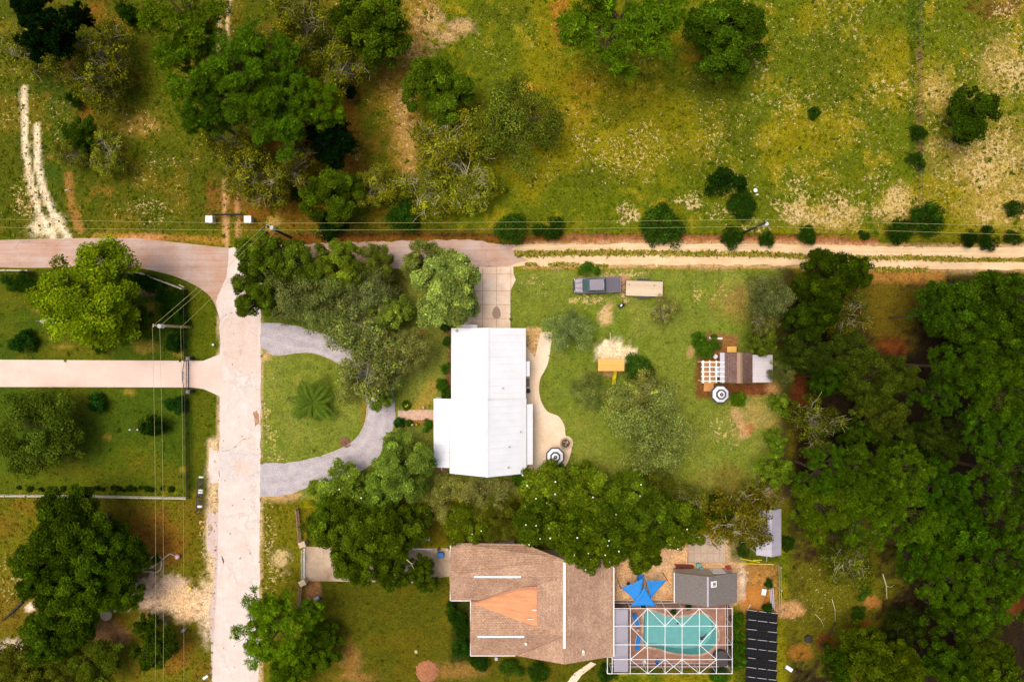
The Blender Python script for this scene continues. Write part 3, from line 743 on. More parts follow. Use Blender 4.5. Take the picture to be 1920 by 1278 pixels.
GREEN = np.array(C(106, 126, 18))
def make_oak(seed, kind='oak', R=5.0, Ht=9.0, ncl=130, per=300, size=.125, crad=(.5, .95), lump=.22, inner=.2, name='oak_tree', blossoms=False, base=GREEN):
    rng = np.random.RandomState(seed)
    cen = dome_centres(rng, ncl, R * .86, Ht * .50, Ht * .44, lump, inner)
    rad = rng.uniform(*crad, ncl) * R / 5.0
    V, F, col = clump_cloud(rng, cen, rad, per, size, base, .5, .75, .30, .26)
    tb = limbs(rng, cen, Ht * .3, .26 * R / 5, 22)
    ex = None
    if blossoms:
        k = 16; s = rng.randint(0, len(cen), k); d = unit(rng.normal(size=(k, 3))); d[:, 2] = np.abs(d[:, 2]) + .3; d = unit(d)
        p = cen[s] + d * (rad[s] * 1.08)[:, None]
        Vb = []; Fb = []
        for q in range(k):
            for j in range(5):
                a = j * 1.2566 + q; t = np.array([math.cos(a), math.sin(a), .45]) * .10; u = np.array([-math.sin(a), math.cos(a), 0]) * .055
                i = len(Vb); Vb += [p[q], p[q] + t * .6 + u, p[q] + t, p[q] + t * .6 - u]; Fb.append((i, i + 1, i + 2, i + 3))
        ex = bpy.data.meshes.new('blossom'); ex.from_pydata([tuple(v) for v in Vb], [], Fb); ex.materials.append(M_BLOSSOM)
    keep(kind, name, tb, M_BARK, V, F, col, M_LEAF, R, Ht, ex)
M_BLOSSOM = pmat('white_petals', C(250, 246, 220), .7, 5, .1)
for s in (11, 12, 13, 14): make_oak(s)
for s in (21, 22, 23): make_oak(s, 'oaks', 2.8, 5.0, 75, 170, .10, (.6, 1.05), .22, .2)
for s in (31, 32, 33): make_oak(s, 'soft', 5.0, 7.5, 150, 170, .105, (.45, .95), .25, .3, base=np.array(C(112, 126, 30)))
for s in (36, 37, 38): make_oak(s, 'haze', 5.0, 7.0, 130, 95, .10, (.5, 1.1), .3, .35, base=np.array(C(118, 128, 34)))
for s in (41, 42, 43): make_oak(s, 'magnolia', 3.6, 6.5, 100, 200, .115, (.6, 1.05), .22, .2, 'magnolia_tree', True)
for s in (51, 52): make_oak(s, 'pompom', 6.0, 13.0, 120, 340, .125, (.6, 1.0), .3, .2, 'broad_pine_tree', False, np.array(C(132, 156, 20)))

def make_sparse(seed, kind='sparse', R=4.5, Ht=8.0, base=np.array(C(116, 124, 26)), ncl=110, per=60):
    rng = np.random.RandomState(seed)
    cen = dome_centres(rng, ncl, R * .9, Ht * .46, Ht * .45, .45, .4)
    V, F, col = clump_cloud(rng, cen, rng.uniform(.55, 1.0, ncl), per, .15, base, .4, .7, .34, .28)
    tb = limbs(rng, cen * np.array([1.04, 1.04, 1.06]), Ht * .28, .2, 44, 4, .22, .022, 3)
    keep(kind, 'sparse_oak_tree', tb, M_BARKP, V, F, col, M_LEAF, R, Ht)
for s in (61, 62, 63, 64): make_sparse(s)

def make_pine(seed, R=4.5, Ht=14.0, base=np.array(C(106, 140, 18)), kind='pine', ncl=90, tuft=9, name='pine_tree', L=.52):
    rng = np.random.RandomState(seed)
    cen = dome_centres(rng, ncl, R * .95, Ht * .26, Ht * .72, .3, .42, -.4, 9)
    rad = rng.uniform(.45, .85, ncl)
    ci = np.repeat(np.arange(ncl), tuft)
    d = unit(rng.normal(size=(len(ci), 3))); d[:, 2] = np.abs(d[:, 2]) * .8 - .1
    tc = cen[ci] + d * (rad[ci] * rng.uniform(.6, 1, len(ci)))[:, None] * np.array([1, 1, .5])
    # every tuft a burst of needles
    K = 24; n = len(tc) * K
    az = rng.uniform(0, 6.28, n); el = rng.uniform(.05, .85, n)
    nd_ = np.stack([np.cos(az) * np.cos(el), np.sin(az) * np.cos(el), np.sin(el)], 1); c = np.repeat(tc, K, 0)
    ln = L * rng.uniform(.7, 1.15, n)[:, None]
    side = unit(np.cross(nd_, rng.normal(size=(n, 3)))) * .036
    V = np.stack([c, c + nd_ * ln * .6 + side, c + nd_ * ln, c + nd_ * ln * .6 - side], 1).reshape(-1, 3)
    F = np.arange(n * 4).reshape(n, 4)
    cl = np.exp(rng.normal(0, .26, len(tc)))
    col = np.repeat(leafcol(rng, n, base, .25, .12, np.repeat(cl, K)), 4, 0)
    tb = limbs(rng, cen, Ht * .62, .24, 26, 5, .08)
    keep(kind, name, tb, M_BARK, V, F, col, M_NEEDLE, R, Ht)
for s in (71, 72, 73, 74): make_pine(s)
for s in (81, 82, 83): make_pine(s, 2.4, 7.0, np.array(C(38, 66, 16)), 'cedar', 70, 11, 'cedar_tree', .34)

def make_bush(seed, kind='bush', R=1.4, Ht=2.0, base=np.array(C(66, 96, 20)), ncl=40, per=90, size=.085, lump=.2, name='shrub'):
    rng = np.random.RandomState(seed)
    cen = dome_centres(rng, ncl, R * .95, Ht * .62, Ht * .18, lump, .2, -.1, 12)
    V, F, col = clump_cloud(rng, cen, rng.uniform(.3, .5, ncl) * R / 1.4, per, size, base, .45, .8, .3, .2)
    b = MB()
    for i in range(7):
        c = cen[i]; b.tube([(c[0] * .1, c[1] * .1, -.05), (c[0] * .5, c[1] * .5, c[2] * .6), tuple(c)], [.04, .03, .01], 4, cap=False)
    keep(kind, name, b, M_BARK, V, F, col, M_LEAF, R, Ht, None, 'foliage')
for s in (91, 92, 93, 94): make_bush(s, lump=.10 + .05 * (s % 4), ncl=30 + 6 * (s % 4), base=np.array(C(66, 96, 20)) * (1 + .12 * (s % 3)), per=120, size=.07)
for s in (95, 96): make_bush(s, 'round', 1.3, 1.6, np.array(C(48, 84, 22)), 40, 90, .09, .04)

COUNT = {}
RT = random.Random(5)
def plant(kind, px, py, rp, zt, label, group=None, tint=None, cat=None, var=None, xs=1.0):
    """a tree whose crown is centred on that photo pixel at its own height"""
    L = PROTO[kind]; k = COUNT.get(kind, 0); COUNT[kind] = k + 1
    p = L[(var if var is not None else k) % len(L)]
    small = p['fname'] == 'foliage'
    zc = zt * (.5 if small else .72)
    x, y = G(px, py, zc)
    r = rp / S * (H - zc) / H * (1.06 if small else 1.05 if group == W else 1.14)
    t = empty(p['name'], (x, y, 0), label, cat or ('shrub' if small else 'tree'), group, RT.uniform(0, 6.28))
    s = r / p['R']
    t.scale = (s * xs, s, zt / p['H'])
    if xs != 1.0: t.rotation_euler = (0, 0, 0)
    tr = link('stem' if small else 'trunk', p['trunk'], t)
    c = link(p['fname'], p['crown'], t)
    v = RT.uniform(.86, 1.14); w = RT.uniform(-.06, .06)
    tn = tint or (1, 1, 1)
    if group == PT: tn = (tn[0] * 1.1, tn[1] * 1.04, tn[2] * 2.0)
    if group in (NB, 'south west clump'): tn = (tn[0] * .76, tn[1] * .76, tn[2] * .9) if group == NB else (tn[0] * .66, tn[1] * .68, tn[2] * .8)
    if group == NW and kind == 'pine': tn = (tn[0] * .74, tn[1] * .78, tn[2])
    elif group == NW and kind not in ('sparse', 'haze'): tn = (tn[0] * .74, tn[1] * .80, tn[2])
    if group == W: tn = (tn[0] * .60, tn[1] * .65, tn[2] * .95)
    c.color = (tn[0] * v * (1 + w), tn[1] * v, tn[2] * v * (1 - w), 1)
    if p['extra']:
        q = link('blossom', p['extra'], t); tag(q, kind='stuff')
    return t
# ---------------------------------------------------------------- trees and shrubs, one by one
DK, MD, OL, PALE, LIME, YEL = (.55, .66, .7), (.8, .85, .9), (1.1, .98, .9), (1.55, 1.45, 2.6), (1.25, 1.2, .9), (1.5, 1.3, 1.2)
BLK = (.32, .42, .5)
for a in [
 # north-west corner
 ('cedar', 92, 62, 44, 12, 'tall dark cedar in the top corner beside the two wheel tracks', NW, DK),
 ('cedar', 152, 32, 19, 7, 'slim dark cedar next to the tallest corner cedar', NW, DK),
 ('cedar', 58, 28, 24, 8, 'low blue green cedar at the very corner of the pasture', NW, DK),
 ('sparse', 45, 90, 52, 7, 'thin olive tree left of the tall corner cedar', NW, OL),
 ('sparse', 185, 92, 52, 8, 'thin olive tree between corner cedar and round dark bush', NW, OL),
 ('sparse', 175, 150, 45, 7, 'thin olive tree above the small dark pasture bush', NW, OL),
 ('bush', 237, 24, 19, 4, 'round dark bush standing alone near the top edge', None, DK),
 ('bush', 137, 181, 16, 3.5, 'small dark bush above the bare branched oak', None, DK),
 ('oaks', 148, 250, 34, 5, 'dark leafy core oak among bare pale branches', NW, DK),
 ('sparse', 130, 282, 30, 5, 'bare branched oak near the sandy wheel tracks', NW, (1.2, 1.1, 1.3)),
 ('sparse', 195, 285, 36, 5, 'grey limbed dying oak right of the dark core oak', NW, (1.3, 1.2, 1.4)),
 # the pine stand
 ('pine', 348, 45, 74, 15, 'broad feathery pine at the top of the stand', NW, (1.15, .95, .9)),
 ('pine', 368, 140, 58, 14, 'bright green pine on the west edge of the stand', NW, None),
 ('pine', 452, 132, 64, 15, 'largest bright pine in the middle of the stand', NW, None),
 ('pine', 388, 212, 48, 13, 'pine with dark lower side above the gate track', NW, MD),
 ('pine', 478, 195, 58, 14, 'full green pine south of the largest pine', NW, None),
 ('pine', 522, 128, 46, 12, 'green pine beside the pale limbed oaks', NW, None),
 ('pine', 548, 182, 46, 12, 'round pine above the brown needle patch', NW, None),
 ('pine', 598, 200, 44, 11, 'pine on the east edge of the stand', NW, LIME),
 ('pine', 525, 238, 52, 13, 'pine shading the dark red litter', NW, None),
 ('cedar', 620, 268, 38, 8, 'black green cedar at the foot of the pine stand', NW, BLK),
 ('cedar', 655, 170, 12, 3, 'tiny dark cedar in brown grass east of the pines', NW, DK),
 ('sparse', 560, 35, 58, 9, 'pale limbed oak left of the dense top oak', NW, OL),
 ('sparse', 505, 85, 45, 8, 'thin oak with pale twigs above the eastern pines', NW, OL),
 ('sparse', 640, 108, 55, 8, 'oak with many bare pale limbs below the dense top oak', NW, OL),
 ('oak', 690, 38, 78, 11, 'dense dark oak at the top beside the sandy strip', NW, MD),
 ('sparse', 428, 268, 46, 8, 'thin oak leaning over the gate track', NW, OL),
 ('sparse', 545, 312, 42, 7, 'thin oak over the red litter south of the pines', NW, OL),
 ('sparse', 470, 335, 55, 8, 'thin pale oak just north of the white gate pillars', NW, OL),
 ('oak', 622, 360, 58, 8, 'leafy oak north of the black round bush', NW, MD),
 ('bush', 568, 358, 22, 3, 'dark bush tucked against the leafy roadside oak', None, BLK),
 ('bush', 620, 424, 29, 3.2, 'near black round bush by the road verge', None, BLK),
 ('bush', 755, 402, 32, 3.6, 'tall deep green bush standing alone by the verge', None, DK),
 # centre north
 ('oak', 822, 165, 66, 8, 'dense dark green oak beside the pale sandy strip', NW, MD),
 ('sparse', 835, 262, 62, 6, 'twiggy oak with pale dead ends below the dense oak', NW, YEL),
 ('haze', 962, 222, 92, 7, 'wide soft green oak in the middle of the pasture', NW, MD),
 ('sparse', 880, 330, 60, 4, 'low twiggy thicket south of the wide soft oak', NW, OL),
 ('sparse', 800, 345, 55, 4, 'low twiggy thicket west of the other thicket', NW, OL),
 ('sparse', 700, 345, 40, 5, 'small thin oak between leafy oak and thicket', NW, OL),
 ('pine', 1160, 28, 100, 14, 'very wide bright pine cut by the top edge', NW, (1.1, 1.05, 1)),
 ('oak', 1370, 62, 82, 9, 'big dark oak alone in the east pasture', NW, DK),
 ('oaks', 1825, 212, 54, 6, 'black green bushy tree alone in dry grass', NW, BLK),
 ('bush', 1365, 340, 33, 4, 'dark bush beside the white pipe', None, BLK),
 ('bush', 1392, 382, 28, 2, 'low loose shrub between white pipe and white dish', None, DK),
 ('bush', 1246, 422, 41, 2.8, 'largest round green bush on the dirt road verge', None, MD),
 ('bush', 958, 428, 30, 4, 'green bush at the lane where asphalt ends', None, MD),
 ('bush', 1030, 426, 26, 4, 'green bush beside the start of the grassy median', None, DK),
 ('bush', 1375, 443, 21, 2.5, 'small bush at the foot of the leaning pole', None, DK),
 ('bush', 1440, 448, 15, 2, 'small bush just below the pole top', None, DK),
 ('bush', 1515, 440, 18, 2, 'small bush on the verge east of the pole', None, DK),
 ('bush', 1622, 440, 10, 1.4, 'tiny bush on the bare sandy verge', None, DK),
 ('bush', 1690, 432, 24, 3, 'dark bush where fence line meets the verge', None, DK),
 ('bush', 1745, 410, 31, 4, 'dark bush beside yellow dry plant', None, DK),
 ('bush', 1820, 447, 15, 2.2, 'small dark bush on the far verge, left of a pair', None, BLK),
 ('bush', 1858, 446, 21, 2.5, 'dark bush on the far verge, right of a pair', None, BLK),
 ('bush', 1902, 445, 14, 2, 'last small bush at the end of the verge', None, DK),
 ('bush', 1768, 420, 10, 1.2, 'yellow dry plant beside the dark verge bush', None, (3.6, 2.0, 1.0)),
 ('bush', 1723, 248, 15, 2, 'upper shrub on the pasture fence line', None, DK),
 ('bush', 1722, 300, 16, 2, 'lower shrub on the pasture fence line', None, DK),
 ('bush', 1905, 390, 16, 2, 'shrub near the edge in the driest grass', None, DK),
 ('bush', 1528, 212, 12, 1.2, 'faint dark clump alone in open pasture', None, DK),
 # corner of street and lane
 ('oak', 488, 478, 52, 9, 'dark leafy oak at the street corner', PT, (.75, .85, .7)),
 ('oak', 478, 552, 46, 8, 'dark oak overhanging the pale street', PT, (.75, .85, .7)),
 ('oak', 560, 490, 50, 8, 'roadside oak second from the street corner', PT, MD),
 ('oak', 632, 496, 52, 8, 'roadside oak third from the street corner', PT, None),
 ('soft', 700, 492, 40, 7, 'yellow green roadside oak beside the asphalt lane', PT, LIME),
 ('soft', 790, 492, 42, 8, 'bright oak on the lane next to the pale oak', PT, (1.4, 1.3, 1.5)),
 ('oak', 836, 542, 76, 9, 'large pale grey green oak by the concrete driveway', PT, (1.95, 1.75, 5.0)),
 ('haze', 545, 548, 58, 8, 'olive oak north of the gravel driveway mouth', PT, (1.35, 1.3, 2.0)),
 ('haze', 605, 572, 55, 8, 'olive oak over the gravel driveway bend', PT, (1.25, 1.3, 1.8)),
 ('haze', 690, 545, 52, 8, 'mid green oak beside the dark gap', PT, (1.3, 1.35, 2.4)),
 ('oaks', 730, 585, 40, 7, 'small oak between dark gap and pale oak', PT, (1.4, 1.4, 2.4)),
 ('sparse', 655, 620, 55, 9, 'thin grey oak covering the gravel drive', PT, (1.4, 1.45, 2.6)),
 ('sparse', 700, 680, 58, 8, 'thin grey oak leaning over the gravel bend', PT, (1.35, 1.4, 2.4)),
 ('haze', 685, 632, 44, 7, 'fine leaved oak between the two thin grey oaks', PT, (1.45, 1.4, 2.2)),
 ('haze', 720, 700, 36, 6, 'fine leaved oak above the gravel bend', PT, (1.45, 1.4, 2.2)),
 ('haze', 770, 655, 46, 7, 'yellow green oak on the front lawn', PT, (1.5, 1.4, 2.0)),
 ('sparse', 655, 715, 34, 5, 'small thin oak beside the palm', PT, (1.2, 1.25, 1.9)),
 ('oaks', 712, 748, 24, 5, 'little tree standing in the gravel bend', PT, (1.4, 1.45, 2.2)),
 ('oak', 752, 872, 62, 8, 'rounded oak by the house porch corner', PT, (1.15, 1.25, 2.4)),
 ('magnolia', 640, 918, 52, 6, 'flowering magnolia by the lower driveway mouth', PT, (1.1, 1.2, 1.7)),
 ('oak', 715, 935, 50, 6, 'green tree below the rounded porch oak', PT, (1.1, 1.2, 1.8)),
 ('oaks', 600, 925, 28, 4, 'low leafy tree at the plot corner by the street', PT, (1.3, 1.3, 1.8)),
 ('haze', 830, 940, 46, 4, 'low yellow green thicket below the house', PT, (1.5, 1.4, 1.8)),
 ('haze', 910, 935, 46, 4, 'low thicket below the house gable', PT, (1.4, 1.2, 1.8)),
 # hedge line of the neighbour
 ('oak', 632, 985, 58, 9, 'dark oak over the neighbour gate side', NB, MD),
 ('oak', 700, 1005, 62, 10, 'dark oak covering the neighbour driveway', NB, MD),
 ('oak', 660, 1055, 50, 8, 'lower dark oak reaching over the driveway edge', NB, (.75, .8, .7)),
 ('oak', 735, 1058, 48, 8, 'dark oak hanging over the driveway middle', NB, (.7, .8, .7)),
 ('oaks', 785, 1075, 30, 6, 'small tree between driveway and brown roof', NB, MD),
 ('oaks', 800, 1092, 22, 4, 'low tree at the brown house corner', NB, MD),
 ('oaks', 762, 985, 46, 7, 'green oak beside the white and blue clutter', NB, MD),
 ('soft', 585, 985, 24, 5, 'light green tree by the brown wooden fence', NB, LIME),
 ('magnolia', 870, 985, 44, 5, 'flowering tree above the brown roof eave', NB, OL),
 ('soft', 930, 975, 46, 5, 'olive thicket above the brown roof eave', NB, OL),
 ('magnolia', 1030, 928, 58, 7, 'flowering magnolia beside the patio umbrella', NB, (1.35, 1.3, 1.5)),
 ('magnolia', 1105, 925, 54, 7, 'flowering magnolia second from the patio', NB, (1.3, 1.3, 1.5)),
 ('magnolia', 1175, 938, 54, 7, 'flowering magnolia third from the patio', NB, (1.2, 1.25, 1.4)),
 ('magnolia', 1010, 985, 48, 8, 'white flowered tree over the brown roof corner', NB, MD),
 ('magnolia', 1078, 995, 60, 9, 'broad white flowered tree above the ridge vent', NB, (.95, 1, .8)),
 ('magnolia', 1150, 985, 56, 9, 'white flowered tree behind the sandy yard', NB, MD),
 ('magnolia', 1122, 1035, 46, 8, 'white flowered tree overlapping the brown roof', NB, (1, 1.05, .7)),
 ('oak', 1215, 980, 60, 9, 'dense tree above the blue shade sails', NB, MD),
 ('oak', 1200, 1030, 48, 8, 'lower tree with bare trunk by the shade sails', NB, None),
 ('magnolia', 1278, 985, 50, 8, 'eastmost flowering tree beside the paver pad', NB, None),
 ('haze', 1225, 920, 44, 6, 'thin yellow green tree above the dense tree', NB, LIME),
 ('sparse', 1290, 945, 36, 5, 'bare twigged tree on the plot boundary', NB, (1.3, 1.2, 1.6)),
 ('sparse', 1395, 975, 62, 7, 'golden olive tree overhanging the grey carport', NB, (1.35, 1.05, .8)),
 ('oaks', 1350, 960, 30, 6, 'dark small tree between flowering tree and golden tree', NB, BLK),
 ('sparse', 1428, 930, 34, 4, 'bare shrub by the little white box', NB, (1.2, 1.0, 1.1)),
 # back yard of the plot
 ('haze', 1212, 772, 66, 7, 'upper half of the thin olive yard tree', PT, (1.5, 1.62, 2.2)),
 ('haze', 1225, 825, 70, 8, 'thin olive yard tree with white limbs', PT, (1.5, 1.6, 2.2)),
 ('sparse', 1195, 745, 45, 6, 'small thin tree below the slide', PT, (1.7, 1.6, 2.2)),
 ('bush', 1196, 690, 27, 3, 'dark shrub beside the yellow slide', None, (1.0, 1.05, 1.5)),
 ('haze', 1103, 735, 38, 3, 'round lawn tree between patio and playset', PT, (1.05, 1.2, 1.6)),
 ('haze', 1068, 625, 42, 5, 'soft tree beside the patio path end', PT, (1.35, 1.5, 2.6)),
 ('sparse', 1245, 578, 24, 2.5, 'bare grey shrub below the trailer', PT, (1.4, 1.3, 2.5)),
 ('bush', 1105, 505, 17, 2, 'green bush behind the pickup truck', None, (1.3, 1.4, 1.0)),
 ('haze', 1446, 556, 42, 9, 'grey green tree in the far plot corner', PT, (1.0, 1.0, 1.8)),
 ('sparse', 1438, 602, 30, 7, 'tree with pale dead top in the plot corner', PT, (1.2, 1.1, 1.6)),
 ('oaks', 1432, 641, 29, 6, 'round tree touching the metal lean-to', PT, (1.1, 1.05, 1.4)),
 ('haze', 1474, 700, 24, 7, 'tree just behind the metal lean-to', PT, (1.3, 1.2, 1.6)),
 ('oaks', 1466, 760, 22, 5, 'small bright tree below the lean-to corner', PT, (1.1, 1.3, 1.4)),
 ('oaks', 1460, 828, 22, 5, 'small bright tree on the back fence line', PT, (1.1, 1.3, 1.2)),
 ('oaks', 1458, 885, 34, 6, 'bright tree near the little white box', PT, (1.1, 1.3, 1.2)),
 ('bush', 1386, 748, 15, 1.6, 'bright lime round shrub by the cabin umbrella', None, (2.4, 2.2, 1.2)),
 ('bush', 1311, 636, 14, 2, 'leafy shrub left of the white board', None, (1.4, 1.5, 1.2)),
 ('bush', 1322, 655, 18, 2, 'leafy shrub above the pergola', None, (1.5, 1.5, 1.2)),
 ('bush', 1342, 642, 13, 1.5, 'shrub just below the white board', None, (1.3, 1.3, 1.2)),
 # planting round the white house
 ('round', 749, 791, 11, 1.2, 'clipped round shrub where the brick walk begins', None, (1.1, 1.15, 1.6)),
 ('bush', 762, 760, 9, .8, 'low shrub on the upper side of the brick walk', None, (1.5, 1.4, 1.2)),
 ('bush', 767, 793, 7, .7, 'low dark shrub beside the clipped round shrub', None, None),
 ('bush', 838, 640, 9, 1.6, 'upper shrub against the house wall', None, (1.2, 1.3, 1.5)),
 ('bush', 836, 690, 10, 1.6, 'middle shrub against the house wall', None, (1.3, 1.5, 1.3)),
 ('bush', 828, 722, 12, 1.6, 'bright shrub above the porch roof', None, (1.3, 1.6, 1.1)),
 ('bush', 835, 738, 11, 1.4, 'lowest shrub tucked above the porch', None, (1.1, 1.3, 1.5)),
 ('bush', 835, 612, 10, 1.2, 'shrub at the driveway corner of the house', None, (.9, 1, 1.5)),
 ('bush', 800, 798, 11, 1.2, 'shrub below the brick walk by the porch', None, (1.4, 1.6, 1.1)),
 ('bush', 975, 900, 14, 1.2, 'shrub at the lower house corner by the patio', None, (1.2, 1.4, 1.2)),
 ('bush', 1047, 878, 12, 1.6, 'shrub under the edge of the patio umbrella', None, (1.2, 1.3, 1.5)),
 # west estate
 ('pompom', 148, 552, 100, 14, 'huge lime green pine over the estate fence', 'trees of the west estate', None),
 ('oaks', 238, 610, 40, 5, 'dark feathery tree left of the utility pole', 'trees of the west estate', DK),
 ('soft', 62, 812, 80, 7, 'wide dark tree on the lower estate lawn', 'trees of the west estate', (.5, .62, .7)),
 ('bush', 285, 799, 21, 4, 'small dark tree with two white globes', None, BLK),
 ('round', 40, 640, 23, 2.4, 'clipped ball shrub near the hammock', None, (.7, .8, .8)),
 ('round', 183, 643, 20, 2.2, 'clipped ball shrub below the huge pine', None, (.7, .8, .8)),
 ('round', 326, 641, 18, 2.2, 'clipped ball shrub north of the iron gate', None, (.8, .9, .9)),
 ('round', 180, 757, 19, 2.2, 'clipped ball shrub in the middle of the lower lawn edge', None, (.8, .9, .9)),
 ('round', 327, 758, 18, 2.2, 'clipped ball shrub south of the iron gate', None, (.8, .9, .9)),
 ('bush', 20, 528, 20, 2, 'dark hedge shrub at the far end of the estate fence', 'estate hedge', DK),
 ('bush', 45, 528, 20, 2, 'dark hedge shrub nearest the huge pine', 'estate hedge', DK),
 ('bush', 250, 526, 18, 2, 'dark hedge shrub just east of the huge pine', 'estate hedge', DK),
 ('bush', 278, 530, 18, 2, 'dark hedge shrub at the fence bend', 'estate hedge', DK),
 ('bush', 305, 548, 20, 2.2, 'dark hedge shrub beside the garden path end', 'estate hedge', DK),
 ('bush', 328, 562, 20, 2.2, 'dark hedge shrub at the fence corner', 'estate hedge', DK),
 ('bush', 318, 585, 20, 2.2, 'dark hedge shrub under the slanting wires', 'estate hedge', DK),
 ('bush', 335, 605, 16, 2, 'dark hedge shrub below the utility pole base', 'estate hedge', DK),
 # south-west
 ('oak', 128, 1000, 78, 11, 'top oak of the big south west clump', 'south west clump', (.62, .75, .7)),
 ('oak', 75, 1058, 70, 10, 'west oak of the big south west clump', 'south west clump', (.62, .75, .7)),
 ('oak', 195, 1050, 60, 10, 'oak of the clump beside the pale curved edging', 'south west clump', (.65, .8, .7)),
 ('oak', 135, 1110, 70, 10, 'middle oak of the big south west clump', 'south west clump', (.7, .82, .7)),
 ('oak', 215, 1115, 42, 7, 'oak of the clump overhanging the sandy turnout', 'south west clump', (.85, 1, .8)),
 ('oak', 92, 1185, 66, 9, 'lowest oak of the clump above the dark trail', 'south west clump', (.6, .72, .7)),
 ('soft', 20, 1265, 60, 6, 'olive thicket in the bottom corner', 'south west clump', OL),
 ('soft', 170, 1250, 54, 6, 'light green tree at the bottom edge', 'south west clump', (1.0, 1.1, .8)),
 ('soft', 95, 1265, 46, 5, 'olive scrub between corner thicket and light tree', 'south west clump', OL),
 ('oaks', 285, 1222, 42, 6, 'dark tree standing under the power lines', 'south west clump', DK),
 ('oaks', 272, 1178, 24, 4, 'small dark tree at the turnout edge', 'south west clump', DK),
 ('pine', 515, 1185, 66, 10, 'bright tufted pine leaning over the street', 'trees beside the street', (.95, 1.0, .9)),
 ('pine', 580, 1150, 28, 7, 'small tufted pine by the wooden fence end', 'trees beside the street', None),
 ('oak', 598, 1218, 44, 5, 'dark tree behind the tufted street pine', 'trees beside the street', DK),
 ('oak', 545, 1262, 46, 5, 'dark tree at the bottom below the street pine', 'trees beside the street', DK),
 # around the brown house
 ('bush', 853, 1150, 20, 2.5, 'upper dark shrub at the brown house front', None, DK),
 ('bush', 868, 1180, 18, 2.2, 'middle dark shrub at the brown house front', None, DK),
 ('bush', 868, 1215, 20, 2.2, 'lower dark shrub at the brown house front', None, DK),
 ('bush', 900, 1242, 18, 1.8, 'shrub below the brown house corner', None, DK),
 ('bush', 960, 1255, 20, 1.6, 'left shrub below the brown house gable', None, MD),
 ('bush', 1010, 1262, 20, 1.6, 'right shrub below the brown house gable', None, MD),
 ('bush', 1140, 1262, 18, 1.8, 'shrub at the pool cage door', None, DK),
 ('bush', 1384, 1162, 13, 2, 'upper green shrub between pool cage and solar panels', None, (1.1, 1.2, .8)),
 ('bush', 1386, 1188, 14, 2, 'second green shrub between pool cage and solar panels', None, (1.2, 1.4, .8)),
 ('bush', 1384, 1216, 15, 2, 'third green shrub between pool cage and solar panels', None, (1.2, 1.4, .8)),
 ('bush', 1384, 1243, 15, 2, 'lowest green shrub between pool cage and solar panels', None, (1.1, 1.2, .8)),
 ('bush', 1350, 1268, 18, 1.6, 'bright shrub below the pool cage corner', None, (1.2, 1.4, .8)),
 ('bush', 1395, 1032, 14, 1.8, 'green shrub left of the grey carport', None, MD),
 ('bush', 1478, 1020, 14, 2, 'green shrub right of the grey carport', None, MD),
 ('bush', 1442, 1094, 9, 1.2, 'small shrub by the metal pipes', None, MD),
 ('bush', 1440, 1140, 10, 1.4, 'small dark shrub above the solar panels', None, DK),
 # the wood in the east
 ('oak', 1556, 520, 62, 10, 'tall gappy oak reaching onto the sandy road', W, (.6, .66, .55)),
 ('oaks', 1612, 510, 32, 7, 'small oak spur at the sandy road', W, (.7, .75, .6)),
 ('oak', 1530, 590, 52, 11, 'dark oak behind the far plot corner', W, (.5, .58, .5)),
 ('sparse', 1590, 590, 45, 9, 'twiggy tree between dark oak and grassy gap', W, OL),
 ('soft', 1525, 660, 50, 10, 'dark fine leaved tree behind the metal lean-to', W, (.55, .6, .5)),
 ('soft', 1600, 660, 52, 9, 'olive green tree below the grassy gap', W, (.9, .9, .7)),
 ('oak', 1560, 710, 40, 9, 'bluish green tree behind the cabin umbrella', W, (.5, .68, .6)),
 ('soft', 1640, 715, 55, 11, 'olive tree in the middle of the wood edge', W, (.95, .9, .6)),
 ('soft', 1690, 705, 42, 10, 'yellow green tree beside the black gap', W, (1.0, .95, .6)),
 ('sparse', 1535, 800, 52, 9, 'yellow olive tree beside the plot boundary', W, (1.15, 1.05, .7)),
 ('soft', 1660, 775, 50, 10, 'olive tree below the middle wood edge tree', W, (.9, .88, .6)),
 ('soft', 1680, 818, 38, 9, 'thin edge tree above the broad pine', W, (.8, .85, .6)),
 ('oaks', 1612, 812, 32, 8, 'small green tree above bare white limbs', W, (.7, .85, .6)),
 ('pine', 1540, 885, 48, 11, 'green pine beside the plot boundary', W, (.75, .78, .7)),
 ('pine', 1620, 890, 56, 12, 'pine with bare white limbs', W, (.85, .82, .7)),
 ('pine', 1690, 880, 54, 13, 'broad bright pine in the wood centre', W, (.9, .85, .7)),
 ('pine', 1530, 945, 58, 11, 'yellow green pine at the lower plot corner', W, (1.2, 1.0, .8)),
 ('pine', 1610, 960, 58, 12, 'pine above the shaded clearing', W, (1.05, .95, .7)),
 ('pine', 1690, 960, 58, 13, 'bright pine south of the broad wood centre pine', W, (.95, .9, .7)),
 ('pine', 1745, 590, 34, 12, 'narrow pine at the edge of the grassy gap', W, (.7, .8, .8)),
 ('oak', 1800, 585, 72, 13, 'large green tree south of the sandy road', W, (.75, .92, .7)),
 ('oak', 1880, 560, 70, 13, 'large green tree at the sandy road and edge', W, (.72, .88, .7)),
 ('oak', 1880, 640, 62, 13, 'large tree below the eastern road tree', W, (.7, .85, .6)),
 ('pine', 1795, 690, 52, 14, 'tufted pine right of the black gap', W, (.8, .82, .7)),
 ('pine', 1862, 715, 66, 15, 'tallest tufted pine near the edge', W, (.9, .88, .7)),
 ('pine', 1915, 735, 50, 14, 'tufted pine cut by the edge below the tallest', W, (.9, .88, .7)),
 ('pine', 1750, 745, 40, 11, 'dark low pine inside the wood', W, (.5, .6, .6)),
